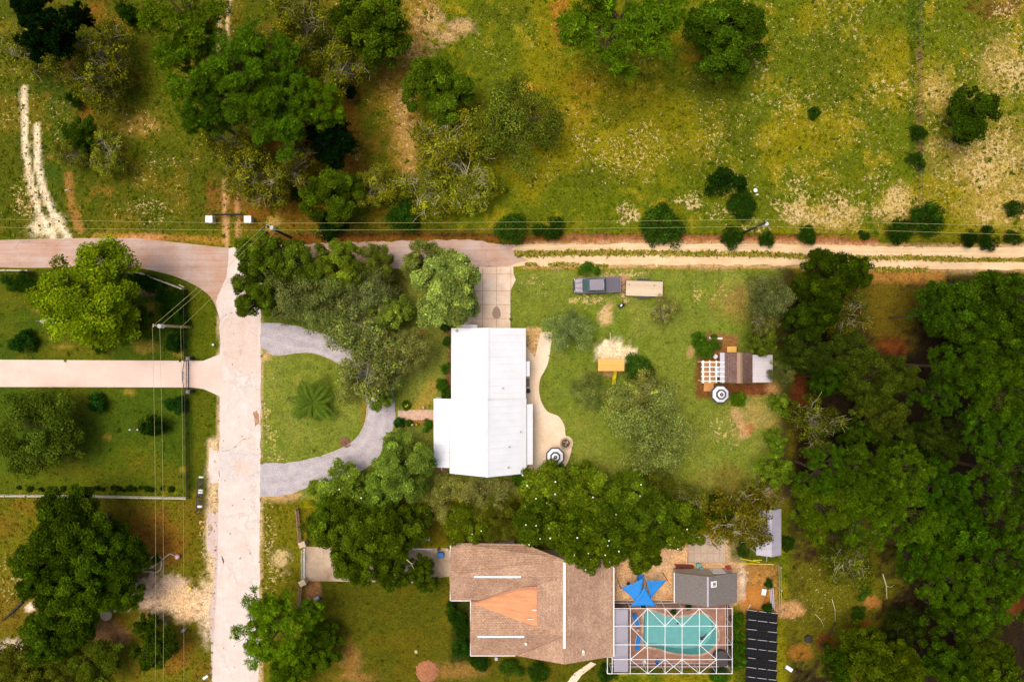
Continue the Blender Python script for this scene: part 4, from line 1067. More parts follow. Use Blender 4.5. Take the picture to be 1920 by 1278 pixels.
 ('soft', 1770, 830, 50, 9, 'dark shaded tree inside the wood', W, (.5, .58, .4)),  # shade of the wood put into the crown tint
 ('pine', 1860, 805, 58, 12, 'mid green pine below the tallest pine', W, (.7, .78, .7)),
 ('pine', 1760, 910, 48, 12, 'deep green pine right of the broad pine', W, (.6, .8, .6)),
 ('pine', 1880, 890, 60, 13, 'tufted pine at the edge, mid height', W, (.7, .78, .6)),
 ('oak', 1820, 995, 60, 12, 'round deep green oak in the wood', W, (.55, .85, .6)),
 ('pine', 1895, 980, 54, 13, 'olive pine at the edge beside the round oak', W, (.75, .75, .6)),
 ('pine', 1722, 1040, 46, 12, 'pine with bare limbs above the black hollow', W, (.7, .8, .6)),
 ('pine', 1775, 1080, 60, 12, 'wide pine over the black hollow', W, (.85, .85, .6)),
 ('pine', 1880, 1050, 54, 13, 'pine at the edge below the olive pine', W, (.75, .8, .6)),
 ('pine', 1845, 1120, 54, 12, 'pine left of the rusty patch', W, (.8, .82, .6)),
 ('oaks', 1790, 1160, 44, 9, 'small dark tree below the wide pine', W, (.5, .65, .5)),
 ('soft', 1850, 1190, 44, 9, 'olive tree below the rusty patch', W, (.85, .85, .6)),
 ('oak', 1640, 1240, 66, 10, 'light olive oak at the bottom of the clearing', W, (.95, .88, .6)),
 ('oak', 1700, 1252, 46, 9, 'yellowish oak at the bottom edge', W, (1.15, 1.0, .6)),
 ('oaks', 1578, 1248, 38, 8, 'dark small oak left of the light olive oak', W, (.6, .75, .5)),
 ('oak', 1790, 1250, 52, 10, 'deep green tree at the bottom edge', W, (.55, .75, .5)),
 ('oak', 1880, 1255, 54, 10, 'bottom corner tree of the wood', W, (.75, .75, .5)),
 ('haze', 1575, 1010, 45, 4, 'low scrub at the top of the clearing', W, (.6, .66, .5)),
 ('sparse', 1600, 1055, 50, 4, 'low twiggy scrub in the clearing', W, (.9, .9, .7)),
 ('bush', 1620, 1110, 16, 1.4, 'green clump in the middle of the clearing', None, None),
 ('bush', 1610, 1150, 14, 1.2, 'green clump above the rusty litter', None, None),
 ('soft', 1705, 1180, 40, 5, 'barely lit low tree in the black hollow', W, (.3, .38, .3)),  # crown tint darkened to stand for the deep shade of the hollow
 ('pine', 1960, 860, 60, 13, 'pine beyond the edge behind the mid height pine', W, (.7, .78, .6)),
 ('oak', 1960, 610, 60, 13, 'oak beyond the edge behind the road trees', W, (.7, .85, .6)),
 ('pine', 1965, 1120, 60, 13, 'pine beyond the edge behind the rusty patch', W, (.7, .8, .6)),
]:
    plant(*a)

ORD = 'first second third fourth fifth sixth seventh eighth ninth tenth eleventh twelfth thirteenth fourteenth fifteenth sixteenth seventeenth eighteenth nineteenth twentieth'.split()
# small shrubs planted in a row along the estate's lower fence
for i, x in enumerate((35, 55, 75, 92, 117, 137, 158, 168, 180, 192, 212, 222, 232, 242, 250, 262, 274, 284, 303, 320)):
    plant('bush', x, 914 + (i * 7 % 5), 4 + (i * 5 % 3), .5 + (i % 3) * .15, 'small dark shrub, %s from the street end of the row along the estate fence' % ORD[19 - i], 'planted row along the estate fence', (.6, .6, .6))

# ---------------------------------------------------------------- the palm in the middle of the front lawn
def make_palm():
    x, y = G(594, 752, 0)
    t = empty('palm', (x, y, 0), 'feathery green palm in the middle of the round front lawn', 'palm')
    MB().tube([(x, y, -.1), (x, y, .5), (x + .05, y, 1.5)], [.38, .34, .24], 10).build('trunk', M_BARK, t, smooth=True)
    rng = np.random.RandomState(3)
    for i in range(19):
        az = i * 2.399 + rng.normal(0, .2); el = .2 + .8 * (i / 19); L = rng.uniform(2.2, 3.7)
        V, F, cc = [], [], []
        pts = []
        for k in range(13):
            s = k / 12
            r = L * s; z = 1.5 + L * (math.sin(el) * s * .85 - .62 * s * s)
            pts.append(np.array([r * math.cos(az) * math.cos(el * .5), r * math.sin(az) * math.cos(el * .5), max(.12, z)]))
        side = np.array([-math.sin(az), math.cos(az), 0]); fwd = np.array([math.cos(az), math.sin(az), 0])
        bs = np.array(C(98, 124, 36)) * rng.uniform(.65, 1.3)
        for k in range(1, 13):
            for j in range(2):
                p = pts[k] if j == 0 else (pts[k] + pts[k - 1]) / 2
                for sg in (-1, 1):
                    ln = .62 * math.sin(math.pi * min(.97, (k + .6) / 13.5)) + .12
                    tip = p + side * sg * ln + fwd * ln * .55 + np.array([0, 0, .1 * ln - .2 * ln * ln])
                    q = (p + tip) / 2; w = fwd * .06
                    n0 = len(V); V += [p, q + w, tip, q - w]; F.append((n0, n0 + 1, n0 + 2, n0 + 3)); cc += [bs * rng.uniform(.75, 1.25)] * 4
        me = fastmesh('frond', np.array(V), np.array(F), M_LEAF, np.clip(np.array(cc), 0, .8))
        link('frond', me, t)
make_palm()

# ---------------------------------------------------------------- grass tufts and dry stalks (uncountable)
def tufts(name, label, n, seed, accept, size, zf=.55, cols=None, var=.25):
    rng = np.random.RandomState(seed)
    px = rng.uniform(-60, 1980, n); py = rng.uniform(-50, 1330, n)
    ok = accept(px, py, rng)
    hard = np.zeros(n, bool)
    for P in HARD: hard |= inpoly(px, py, P)
    ok &= ~hard
    px, py = px[ok], py[ok]; n = len(px)
    col, fl = land(px, py)
    s = size * np.exp(rng.normal(0, .35, n))
    x, y = (px - 960) / S, (639 - py) / S
    B = 5
    a = rng.uniform(0, 6.28, (n, 1)) + np.arange(B) * 6.28 / B + rng.normal(0, .3, (n, B))
    ln = s[:, None] * rng.uniform(.6, 1.2, (n, B))
    tip = np.stack([x[:, None] + np.cos(a) * ln, y[:, None] + np.sin(a) * ln, ln * zf * rng.uniform(.4, 1.2, (n, B))], -1)
    wv = .32 * ln
    l = np.stack([x[:, None] - np.sin(a) * wv, y[:, None] + np.cos(a) * wv, ln * .22], -1)
    r = np.stack([x[:, None] + np.sin(a) * wv, y[:, None] - np.cos(a) * wv, ln * .22], -1)
    V = np.stack([l, r, tip], 2).reshape(-1, 3); F = np.arange(len(V)).reshape(-1, 3)
    if cols is None: base = col
    else: base = np.array(cols)[rng.randint(0, len(cols), n)]
    base = base * np.exp(rng.normal(0, var, (n, 1)))
    cc = np.repeat(np.clip(base, .002, .8), B * 3, 0)
    o = link(name, fastmesh(name, V, F, M_TUFT, cc))
    return tag(o, label, 'grass', kind='stuff')
def open_land(px, py, rng):
    lawn = ((px > 492) & (px < 1480) & (py > 506) & (py < 940)) | ((px < 412) & (py > 503) & (py < 922)) | ((px > 575) & (px < 1150) & (py > 1085))
    wood = (px > 1484) & (py > 512)
    return np.where(lawn, rng.rand(len(px)) < .30, np.where(wood, rng.rand(len(px)) < .35, True))
tufts('pasture_grass', 'rough green and olive grass across the pasture and verges', 46000, 1, open_land, .17, .5)
def dry(px, py, rng):
    f = land(px, py)[1]
    return (rng.rand(len(px)) < np.clip(f * 2.2 - .85, 0, .6)) & (fbm(px / 9.0 + 3, py / 9.0, 3) > .42)
tufts('dry_grass', 'pale dry grass and stalks on the sandy pasture ground', 60000, 2, dry, .10, .45, [C(196, 172, 84), C(180, 156, 66), C(214, 184, 122)], .25)
def green(px, py, rng):
    f = fbm(px / 26.0 + 60, py / 26.0, 3)
    return ((f > .54) & (py < 445) & (rng.rand(len(px)) < .5)) | ((px < 412) & (py < 445) & (rng.rand(len(px)) < .2))
tufts('green_weeds', 'leafy green weeds scattered through the pasture', 40000, 3, green, .2, .5, [C(76, 98, 10), C(96, 112, 12), C(116, 122, 18)], .25)
# the grassy median and edges of the sandy road
def median_strip():
    rng = np.random.RandomState(9); P = []
    def strip(pts, w, n, gap=0.0):
        for i in range(n):
            k = rng.randint(0, len(pts) - 1); t = rng.rand()
            x = pts[k][0] + (pts[k + 1][0] - pts[k][0]) * t; y = pts[k][1] + (pts[k + 1][1] - pts[k][1]) * t
            if fbm(np.array(x / 14.0), np.array(3.1), 3) < gap: continue
            P.append((x, y + rng.normal(0, w)))
    strip([(965, 477), (1080, 474), (1200, 474)], 2.8, 1900, .12); strip([(1200, 474), (1320, 476), (1440, 477)], 2.4, 1900, .16); strip([(1440, 477), (1500, 480), (1560, 482)], 2.2, 900, .2); strip([(1560, 482), (1640, 484), (1740, 484), (1800, 487)], 2.2, 1700, .16); strip([(1800, 487), (1930, 487)], 1.6, 900, .2)
    strip([(985, 496), (1060, 496), (1140, 499)], 1.6, 700, .34); strip([(1640, 505), (1740, 506)], 2, 500, .3)
    P_ = np.array(P); n = len(P_); s = .13 * np.exp(rng.normal(0, .35, n)); x, y = (P_[:, 0] - 960) / S, (639 - P_[:, 1]) / S
    B = 5; a = rng.uniform(0, 6.28, (n, B)); ln = s[:, None] * rng.uniform(.6, 1.3, (n, B))
    tip = np.stack([x[:, None] + np.cos(a) * ln, y[:, None] + np.sin(a) * ln, .02 + ln * .6], -1); wv = .35 * ln
    l = np.stack([x[:, None] - np.sin(a) * wv, y[:, None] + np.cos(a) * wv, .02 + ln * .2], -1); r = np.stack([x[:, None] + np.sin(a) * wv, y[:, None] - np.cos(a) * wv, .02 + ln * .2], -1)
    V = np.stack([l, r, tip], 2).reshape(-1, 3); F = np.arange(len(V)).reshape(-1, 3)
    base = np.array([C(128, 126, 20), C(160, 148, 40), C(104, 112, 16), C(210, 184, 104)])[rng.choice(4, n, p=[.27, .3, .15, .28])] * np.exp(rng.normal(0, .2, (n, 1)))
    tag(link('median_grass', fastmesh('median_grass', V, F, M_TUFT, np.repeat(np.clip(base, 0, .8), B * 3, 0))), 'strip of grass growing between the wheel ruts of the sandy road', 'grass', kind='stuff')
median_strip()
# ---------------------------------------------------------------- building materials
M_WHITE = pmat('white_metal_roof', (.69, .69, .70), .5, .5, .07)
M_WALL = pmat('cream_siding', C(214, 200, 176), .8, 2, .12)
M_TRIM = pmat('white_trim', (.78, .77, .75), .5, 2, .06)
M_GLASSW = pmat('window_glass', (.03, .04, .05), .08, 1, .2)
M_DARK = pmat('dark_metal', (.02, .019, .02), .5, 4, .3)
M_IRON = pmat('brown_iron', C(64, 44, 40), .55, 4, .3)
M_GREYM = pmat('grey_metal', C(190, 184, 196), .45, 1, .08)
M_GREYS = pmat('grey_shingle', C(128, 120, 114), .9, 5, .3, bump=.4, bscale=30)
M_WOOD = pmat('weathered_wood', C(170, 140, 112), .85, 4, .3, stretch=(1, 6, 1), objvar=.15)
M_WOODO = pmat('fresh_wood', C(226, 158, 92), .75, 4, .2, objvar=.12)
M_TANW = pmat('trailer_planks', C(232, 206, 172), .85, 3, .2, stretch=(.4, 5, 1), objvar=.09)
M_ORANGE = pmat('orange_plywood', C(244, 190, 92), .7, 3, .12)
M_YELLOW = pmat('yellow_plastic', C(240, 214, 30), .4, 3, .1)
M_BLUE = pmat('blue_fabric', C(20, 140, 226), .7, 3, .12)
M_BLUED = pmat('blue_plastic', C(30, 120, 200), .5, 3, .15)
M_TEAL = pmat('teal_plastic', C(120, 190, 190), .5, 3, .15)
M_RED = pmat('red_paint', C(196, 50, 50), .5, 3, .2)
M_PINK = pmat('pink_plastic', C(250, 196, 206), .5, 3, .1)
M_POLE = pmat('pale_pole', C(206, 186, 140), .85, 4, .2, stretch=(1, 1, .3))
M_POLED = pmat('dark_pole', C(66, 52, 44), .85, 4, .3, stretch=(1, 1, .3))
M_WIRE = pmat('cable', C(200, 190, 120), .6, 1, .1)
M_FENCEW = pmat('pale_fence', C(214, 202, 170), .7, 4, .2)
M_FENCEB = pmat('brown_fence', C(176, 140, 110), .85, 4, .3, objvar=.15)
M_STONE = pmat('stone', C(214, 190, 160), .9, 5, .3, objvar=.2, bump=.3)
M_BRICK = pmat('pink_paver', C(234, 190, 164), .9, 4, .2, objvar=.14, bump=.2)
M_GREY = pmat('grey_cloth', C(72, 70, 78), .8, 3, .12)
M_WHITEC = pmat('white_cloth', C(246, 246, 248), .8, 3, .05)
M_PV = pmat('black_collector', (.006, .006, .007), .6, 6, .3, spec=.15)
M_PVF = pmat('silver_frame', C(226, 220, 214), .4, 6, .15)
M_TAR = pmat('tan_membrane', C(238, 170, 118), .8, .9, .22, col2=C(206, 138, 90), stretch=(.5, 2.5, 1))

def shingle_mat(name, c1, c2, axis=0):
    m = bpy.data.materials.new(name); m.use_nodes = True
    nt = m.node_tree; b = nt.nodes['Principled BSDF']; L = nt.links.new
    b.inputs['Roughness'].default_value = .93; b.inputs['Specular IOR Level'].default_value = .15
    pos = nd(nt, 'ShaderNodeNewGeometry').outputs['Position']
    mp = nd(nt, 'ShaderNodeMapping'); mp.inputs['Rotation'].default_value = (0, 0, math.pi / 2 if axis else 0); L(pos, mp.inputs[0])
    br = nd(nt, 'ShaderNodeTexBrick'); br.inputs['Scale'].default_value = 1.0; br.inputs['Brick Width'].default_value = .34; br.inputs['Row Height'].default_value = .17
    br.inputs['Mortar Size'].default_value = .012; br.inputs['Color1'].default_value = (*c1, 1); br.inputs['Color2'].default_value = (*tuple(c * .78 for c in c1), 1); br.inputs['Mortar'].default_value = (*tuple(c * .42 for c in c2), 1); br.inputs['Bias'].default_value = -.1
    L(mp.outputs[0], br.inputs['Vector'])
    n = nd(nt, 'ShaderNodeTexNoise'); n.inputs['Scale'].default_value = .45; n.inputs['Detail'].default_value = 6; n.inputs['Roughness'].default_value = .7; L(pos, n.inputs['Vector'])
    mr = nd(nt, 'ShaderNodeMapRange'); mr.inputs[1].default_value = .35; mr.inputs[2].default_value = .65; L(n.outputs['Fac'], mr.inputs[0])
    mx = nd(nt, 'ShaderNodeMix', data_type='RGBA', blend_type='MULTIPLY'); L(mr.outputs[0], mx.inputs[0]); L(br.outputs['Color'], mx.inputs[6]); mx.inputs[7].default_value = (.72, .66, .66, 1)
    n2 = nd(nt, 'ShaderNodeTexNoise'); n2.inputs['Scale'].default_value = 5; n2.inputs['Detail'].default_value = 3; L(pos, n2.inputs['Vector'])
    mr2 = nd(nt, 'ShaderNodeMapRange'); mr2.inputs[1].default_value = .3; mr2.inputs[2].default_value = .7; mr2.inputs[3].default_value = .75; mr2.inputs[4].default_value = 1.2; L(n2.outputs['Fac'], mr2.inputs[0])
    sc = nd(nt, 'ShaderNodeVectorMath', operation='SCALE'); L(mx.outputs[2], sc.inputs[0]); L(mr2.outputs[0], sc.inputs['Scale'])
    L(sc.outputs[0], b.inputs['Base Color'])
    bp = nd(nt, 'ShaderNodeBump'); bp.inputs['Strength'].default_value = .5; bp.inputs['Distance'].default_value = .03; L(br.outputs['Fac'], bp.inputs['Height']); bp.invert = True; L(bp.outputs[0], b.inputs['Normal'])
    return m
M_SHX = shingle_mat('brown_shingles_ns', C(228, 188, 156), C(206, 160, 130), 1)   # courses run north-south
M_SHY = shingle_mat('brown_shingles_ew', C(232, 190, 156), C(206, 160, 130), 0)
M_SHC = shingle_mat('cabin_shingles', C(150, 120, 110), C(110, 84, 76), 1)

def metal_slope(parent, a0, a1, b0, b1, n, mat, t=.05, rib=.045):
    """standing-seam slope between eave line a0-a1 and ridge line b0-b1, split in n panels"""
    a0, a1, b0, b1 = map(Vector, (a0, a1, b0, b1))
    out = []
    for i in range(n):
        s, e = i / n, (i + 1) / n
        g = .004 / max(1e-6, (a1 - a0).length)
        p, q, r, u = a0.lerp(a1, s + g), a0.lerp(a1, e - g), b0.lerp(b1, e - g), b0.lerp(b1, s + g)
        mb = MB(); mb.slab([tuple(p), tuple(q), tuple(r), tuple(u)], t)
        w = (q - p).normalized() * .05
        rb = [p, p + w, u + w, u]
        mb.slab([(v.x, v.y, v.z + rib) for v in rb], rib + .003)
        mid = .5
        out.append(mb.build('roof_panel', mat, parent))
    return out
def window(parent, c, w, h, n, sill=True):
    """window on a wall; n = outward horizontal normal"""
    nx_, ny_ = n; rz = math.atan2(ny_, nx_)
    d = lambda k: (c[0] + nx_ * k, c[1] + ny_ * k, c[2])
    f = MB().box(d(.03), (.08, w + .16, h + .16), rz).build('window', M_TRIM, parent)
    MB().box(d(.06), (.05, w, h), rz).build('pane', M_GLASSW, f)
    if sill: MB().box((c[0] + nx_ * .1, c[1] + ny_ * .1, c[2] - h / 2 - .12), (.2, w + .3, .07), rz).build('sill', M_TRIM, f)
    return f
def door(parent, c, w, h, n, mat):
    rz = math.atan2(n[1], n[0])
    f = MB().box((c[0] + n[0] * .03, c[1] + n[1] * .03, c[2] + h / 2), (.08, w, h), rz).build('door', mat, parent)
    MB().box((c[0] + n[0] * .1 - n[1] * w * .38, c[1] + n[1] * .1 + n[0] * w * .38, c[2] + h * .48), (.08, .05, .14), rz).build('handle', M_DARK, f)

# ---------------------------------------------------------------- white-roofed house
def white_house():
    X = lambda px, z: G(px, 639, z)[0]
    Y = lambda py, z: G(960, py, z)[1]
    ze, zr, zu, zur = 3.0, 5.45, 2.85, 4.9
    x0, x1 = X(843, ze), X(987, ze); y0, y1 = Y(887, ze), Y(747, ze)      # lower wing eaves
    u0, u1 = X(846, zu), X(986, zu); v0, v1 = y1 - .1, Y(615, zu)
    xr, ur = (x0 + x1) / 2, (u0 + u1) / 2
    h = empty('white_house', (xr, (y0 + v1) / 2, 0), 'long house under a bright white metal gable roof with side porches', 'house')
    ins = .45
    MB().box((xr, (y0 + y1) / 2, 1.45), (x1 - x0 - 2 * ins, y1 - y0 - .6, 2.9)).build('wall', M_WALL, h)
    MB().box((ur, (v0 + v1) / 2 - .1, 1.4), (u1 - u0 - 2 * ins, v1 - v0 - .7, 2.78)).build('wall', M_WALL, h)
    for yy, xa, xb, xm, za, zb in ((y0 + .32, x0 + ins, x1 - ins, xr, ze - .14, zr - .45), (v1 - .44, u0 + ins, u1 - ins, ur, zu - .12, zur - .4), (y1 - .25, x0 + ins, x1 - ins, xr, ze - .14, zr - .42)):
        b = MB(); b.add([(xa, yy - .05, za), (xb, yy - .05, za), (xm, yy - .05, zb), (xa, yy + .05, za), (xb, yy + .05, za), (xm, yy + .05, zb)], [(0, 1, 2), (5, 4, 3), (0, 3, 4, 1), (1, 4, 5, 2), (2, 5, 3, 0)]); b.build('gable_wall', M_WALL, h)
    # lower wing roof, upper wing roof
    metal_slope(h, (x0, y1, ze), (x0, y0, ze), (xr - .02, y1, zr), (xr - .02, y0, zr), 11, M_WHITE)
    metal_slope(h, (x1, y0, ze), (x1, y1, ze), (xr + .02, y0, zr), (xr + .02, y1, zr), 11, M_WHITE)
    metal_slope(h, (u0, v1, zu), (u0, v0, zu), (ur - .02, v1, zur), (ur - .02, v0, zur), 10, M_WHITE)
    metal_slope(h, (u1, v0, zu), (u1, v1, zu), (ur + .02, v0, zur), (ur + .02, v1, zur), 10, M_WHITE)
    for xm, a, b_, z in ((xr, y0, y1, zr), (ur, v0 + .15, v1, zur)):
        m = MB(); m.slab([(xm - .2, a - .02, z - .045), (xm, a - .02, z + .07), (xm, b_ + .02, z + .07), (xm - .2, b_ + .02, z - .045)], .02); m.slab([(xm + .2, a - .02, z - .045), (xm, a - .02, z + .07), (xm, b_ + .02, z + .07), (xm + .2, b_ + .02, z - .045)], .02)
        m.build('ridge_cap', M_WHITE, h)
    # porch roof on the street side, awnings on the garden side
    p0, p1 = X(813, 2.5), x0 - .05
    metal_slope(h, (p0, Y(747, 2.5), 2.45), (p0, Y(876, 2.5), 2.45), (p1, Y(747, 2.5), 2.74), (p1, Y(876, 2.5), 2.74), 9, M_WHITE)
    for py in (750, 790, 830, 872):
        xx, yy = p0 + .15, Y(py, 2.5); MB().box((xx, yy, 1.2), (.12, .12, 2.4)).build('porch_post', M_TRIM, h)
    MB().box(((p0 + p1) / 2, Y(811, 2.5), .08), (p1 - p0 - .1, Y(747, 0) - Y(876, 0) - .3, .16)).build('porch_floor', M_NDRIVE, h)
    MB().tube([(p0 + 1.0, Y(876, 2.4) - .05, 2.35), (p0 + 1.0, Y(880, 2.2), 2.2), (p0 + 1.02, Y(881, 0), .1)], .05, 6).build('downpipe', M_TRIM, h)
    q0, q1 = x1 + .05, X(999, 2.5)
    metal_slope(h, (q1, Y(870, 2.5), 2.5), (q1, Y(757, 2.5), 2.5), (q0, Y(870, 2.5), 2.8), (q0, Y(757, 2.5), 2.8), 8, M_WHITE)
    for py in (760, 795, 830, 866): MB().box((q1 - .08, Y(py, 2.5), 1.22), (.1, .1, 2.44)).build('awning_post', M_TRIM, h)
    metal_slope(h, (X(993, 2.4), Y(705, 2.4), 2.4), (X(993, 2.4), Y(677, 2.4), 2.4), (u1 - .3, Y(705, 2.4), 2.65), (u1 - .3, Y(677, 2.4), 2.65), 2, M_WHITE)
    metal_slope(h, (X(867, 2.5), Y(608.5, 2.5), 2.5), (X(895, 2.5), Y(608.5, 2.5), 2.5), (X(867, 2.6), v1 - .3, 2.65), (X(895, 2.6), v1 - .3, 2.65), 2, M_WHITE)
    for px, py in ((943, 727), (955, 837), (976, 810), (953, 875)):
        xx = X(px, 4); zz = ze + (zr - ze) * (1 - (xx - xr) / (x1 - xr)); 
        if py < 747: zz = zu + (zur - zu) * (1 - (xx - ur) / (u1 - ur))
        MB().lathe([(.07, -.15), (.07, .3), (.11, .3), (.11, .36), (.02, .42)], (xx, Y(py, 4), zz), 10).build('vent_pipe', M_GREYM, h)
    MB().lathe([(.18, -.1), (.18, .12), (.08, .22)], (X(857, 3), Y(620, 3), 3.25), 10).build('roof_vent', M_GREYM, h)
    w_ = x0 + ins
    for py in (760, 800, 850): window(h, (w_, Y(py, 1.5), 1.5), 1.2, 1.1, (-1, 0))
    for py in (640, 690): window(h, (u0 + ins, Y(py, 1.5), 1.5), 1.2, 1.1, (-1, 0))
    for py in (640, 775, 850): window(h, ((x1 if py > 747 else u1) - ins, Y(py, 1.5), 1.5), 1.2, 1.1, (1, 0))
    for px in (880, 945): window(h, (X(px, 1.5), y0 + .3, 1.5), 1.2, 1.1, (0, -1))
    door(h, (w_, Y(777, 0), .16), 1.0, 2.05, (-1, 0), M_IRON); door(h, (x1 - ins, Y(812, 0), .05), 1.6, 2.05, (1, 0), M_TRIM)
    door(h, (X(931, 0), v1 - .35 - .1, .03), 3.2, 2.1, (0, 1), M_TRIM)
    MB().box((X(858, 2), y0 + .12, 2.6), (.75, .5, .55)).build('meter_box', M_WOOD, h)
white_house()

# ---------------------------------------------------------------- brick walk to the porch
wk = tag(MB().prism(GP([(746, 769), (780, 768), (815, 768), (815, 787), (757, 787), (746, 783)]), 0, .014, bottom=False).build('front_walk', M_NDRIVE), kind='structure')
src = None
for r in range(5):
    for c in range(18):
        px, py = 748 + c * 3.75, 770 + r * 3.7
        if c < 3 and r in (0, 4): continue
        x, y = G(px + 1.9, py, 0)
        if src is None:
            src = MB().box((0, 0, .02), (.235, .232, .04)).build('paver', M_BRICK, wk, bevel=.0); src.location = (x, y, 0)
        else: share(src, wk, (x, y, 0.0))

# ---------------------------------------------------------------- brown-shingled house of the neighbour
def brown_house():
    h = empty('brown_house', (1.5, -32.5, 0), 'large house under brown shingles with tan patch between two wings', 'house')
    t = .14
    def roof(name, pts, mat): return MB().slab(pts, t).build(name, mat, h)
    R = (6.37, 5.1)
    roof('roof_slope', [(6.37, -26.6, 5.1), (12.66, -26.6, 3), (12.66, -39.35, 3), (6.37, -39.35, 5.1)], M_SHX)
    roof('roof_slope', [(-7.66, -25.2, 3), (-7.66, -28.7, 5), (6.3, -28.7, 5.07), (6.3, -26.6, 5.07), (1.5, -25.3, 3.1)], M_SHY)
    roof('roof_slope', [(-7.66, -28.72, 5), (-7.66, -32.35, 3), (.1, -32.35, 3), (6.3, -28.72, 5.07)], M_SHY)
    roof('roof_slope', [(-5.13, -35.97, 5), (6.3, -35.97, 5.07), (.1, -32.45, 3), (-5.13, -32.45, 3)], M_SHY)
    roof('roof_slope', [(-5.13, -35.99, 5), (-5.13, -39.24, 3), (.5, -39.24, 3), (6.3, -35.99, 5.07)], M_SHY)
    roof('roof_slope', [(6.33, -36.0, 5.08), (.55, -39.28, 3), (6.33, -39.35, 5.08)], M_SHX)
    # the saddle between the wings: tan membrane and shingled top
    def sad(pts, dz):
        out = []
        for px, py in pts:
            z = 3.06 + 1.46 * (px - 883) / 124 + dz; x, y = G(px, py, z); out.append((x, min(-29.95, max(-35.2, y)) if px > 1000 else y, z))
        return out
    up = [(883, 1131), (905, 1124), (935, 1113), (965, 1103), (990, 1099), (1007, 1099)]; lo_ = [(1007, 1180), (985, 1174), (960, 1165), (935, 1156), (905, 1145), (883, 1137)]
    roof('tan_saddle', sad(up + lo_, .03), M_TAR)
    ed = pmat('saddle_stain', C(196, 136, 102), .85, 2, .25)
    for e, s in ((up, 1), (lo_[::-1], -1)):
        MB().slab(sad(e + [(x, y + s * (2 + 5 * (x - 883) / 124)) for x, y in e[::-1]], .035), .02).build('membrane_lap', ed, h)
    roof('roof_slope', [(3.1, -29.9, 4.47), (3.1, -32.5, 4.6), (3.1, -35.2, 4.52), (6.35, -36.0, 5.11), (6.35, -28.7, 5.11)], M_SHX)
    sd = MB(); sd.box((2.75, -32.9, 4.68), (.5, .12, .1)); sd.build('vent', M_TRIM, h); sd = MB(); sd.box((2.3, -34.1, 4.5), (.8, .06, .08)); sd.build('vent', M_TRIM, h)
    # ridge vents
    def vent(p, q, w=.2):
        p, q = Vector(p), Vector(q); d = (q - p).normalized(); s = Vector((-d.y, d.x, 0)) * w
        MB().slab([tuple(p + s), tuple(q + s), tuple(q - s), tuple(p - s)], .06).build('ridge_vent', M_TRIM, h)
    vent((6.37, -26.9, 5.2), (6.37, -37.4, 5.2), .15)
    vent((-4.6, -28.71, 5.1), (1.1, -28.71, 5.12), .11)
    vent((-4.2, -35.98, 5.1), (1.5, -35.98, 5.12), .11)
    # eaves, gutters
    MB().box((12.72, -33, 2.93), (.12, 12.8, .16)).build('gutter', M_TRIM, h)
    MB().box((-7.72, -28.8, 2.9), (.08, 7.2, .18)).build('fascia', M_TRIM, h); MB().box((-5.19, -35.9, 2.9), (.08, 6.8, .18)).build('fascia', M_TRIM, h)
    MB().box((-6.4, -32.42, 2.9), (2.5, .08, .18)).build('fascia', M_TRIM, h); MB().box((-2.4, -39.3, 2.9), (5.6, .08, .18)).build('fascia', M_TRIM, h)
    for x, y, z in ((8.75, -38.0, 4.2), (1.7, -37.0, 4.4)):
        MB().lathe([(.11, -.2), (.11, .35), (.16, .35), (.16, .45), (.05, .5)], (x, y, z), 10).build('vent_pipe', M_TRIM, h)
    MB().box((8.75, -38.35, 4.3), (.4, .4, .5)).build('chimney', M_STONE, h)
    # walls under the eaves
    MB().box((6.4, -33, 1.45), (11.6, 12.0, 2.9)).build('wall', M_WALL, h); MB().box((-3.5, -28.75, 1.42), (7.6, 6.3, 2.84)).build('wall', M_WALL, h); MB().box((-2.2, -35.9, 1.42), (5.2, 5.9, 2.84)).build('wall', M_WALL, h)
    b = MB()
    for xa, ya, yb, yr, zb in ((-7.25, -25.6, -31.9, -28.7, 4.6), (-4.75, -32.9, -38.8, -35.95, 4.6)):
        b = MB(); b.add([(xa - .04, ya, 2.84), (xa - .04, yb, 2.84), (xa - .04, yr, zb), (xa + .04, ya, 2.84), (xa + .04, yb, 2.84), (xa + .04, yr, zb)], [(0, 1, 2), (5, 4, 3), (0, 3, 4, 1), (1, 4, 5, 2), (2, 5, 3, 0)]); b.build('gable_wall', M_WALL, h)
    for y in (-27.3, -30.2): window(h, (-7.3, y, 1.5), 1.2, 1.1, (-1, 0))
    for y in (-34.5, -37.4): window(h, (-4.8, y, 1.5), 1.4, 1.2, (-1, 0))
    for y in (-29, -34, -37): window(h, (12.2, y, 1.5), 1.4, 1.2, (1, 0))
    for x in (-3, 2.5, 9): window(h, (x, -38.85 if x < 0 else -39.0, 1.5), 1.4, 1.2, (0, -1))
    door(h, (-5.4, -31.9, .05), 1.0, 2.05, (0, -1), M_IRON)
brown_house()

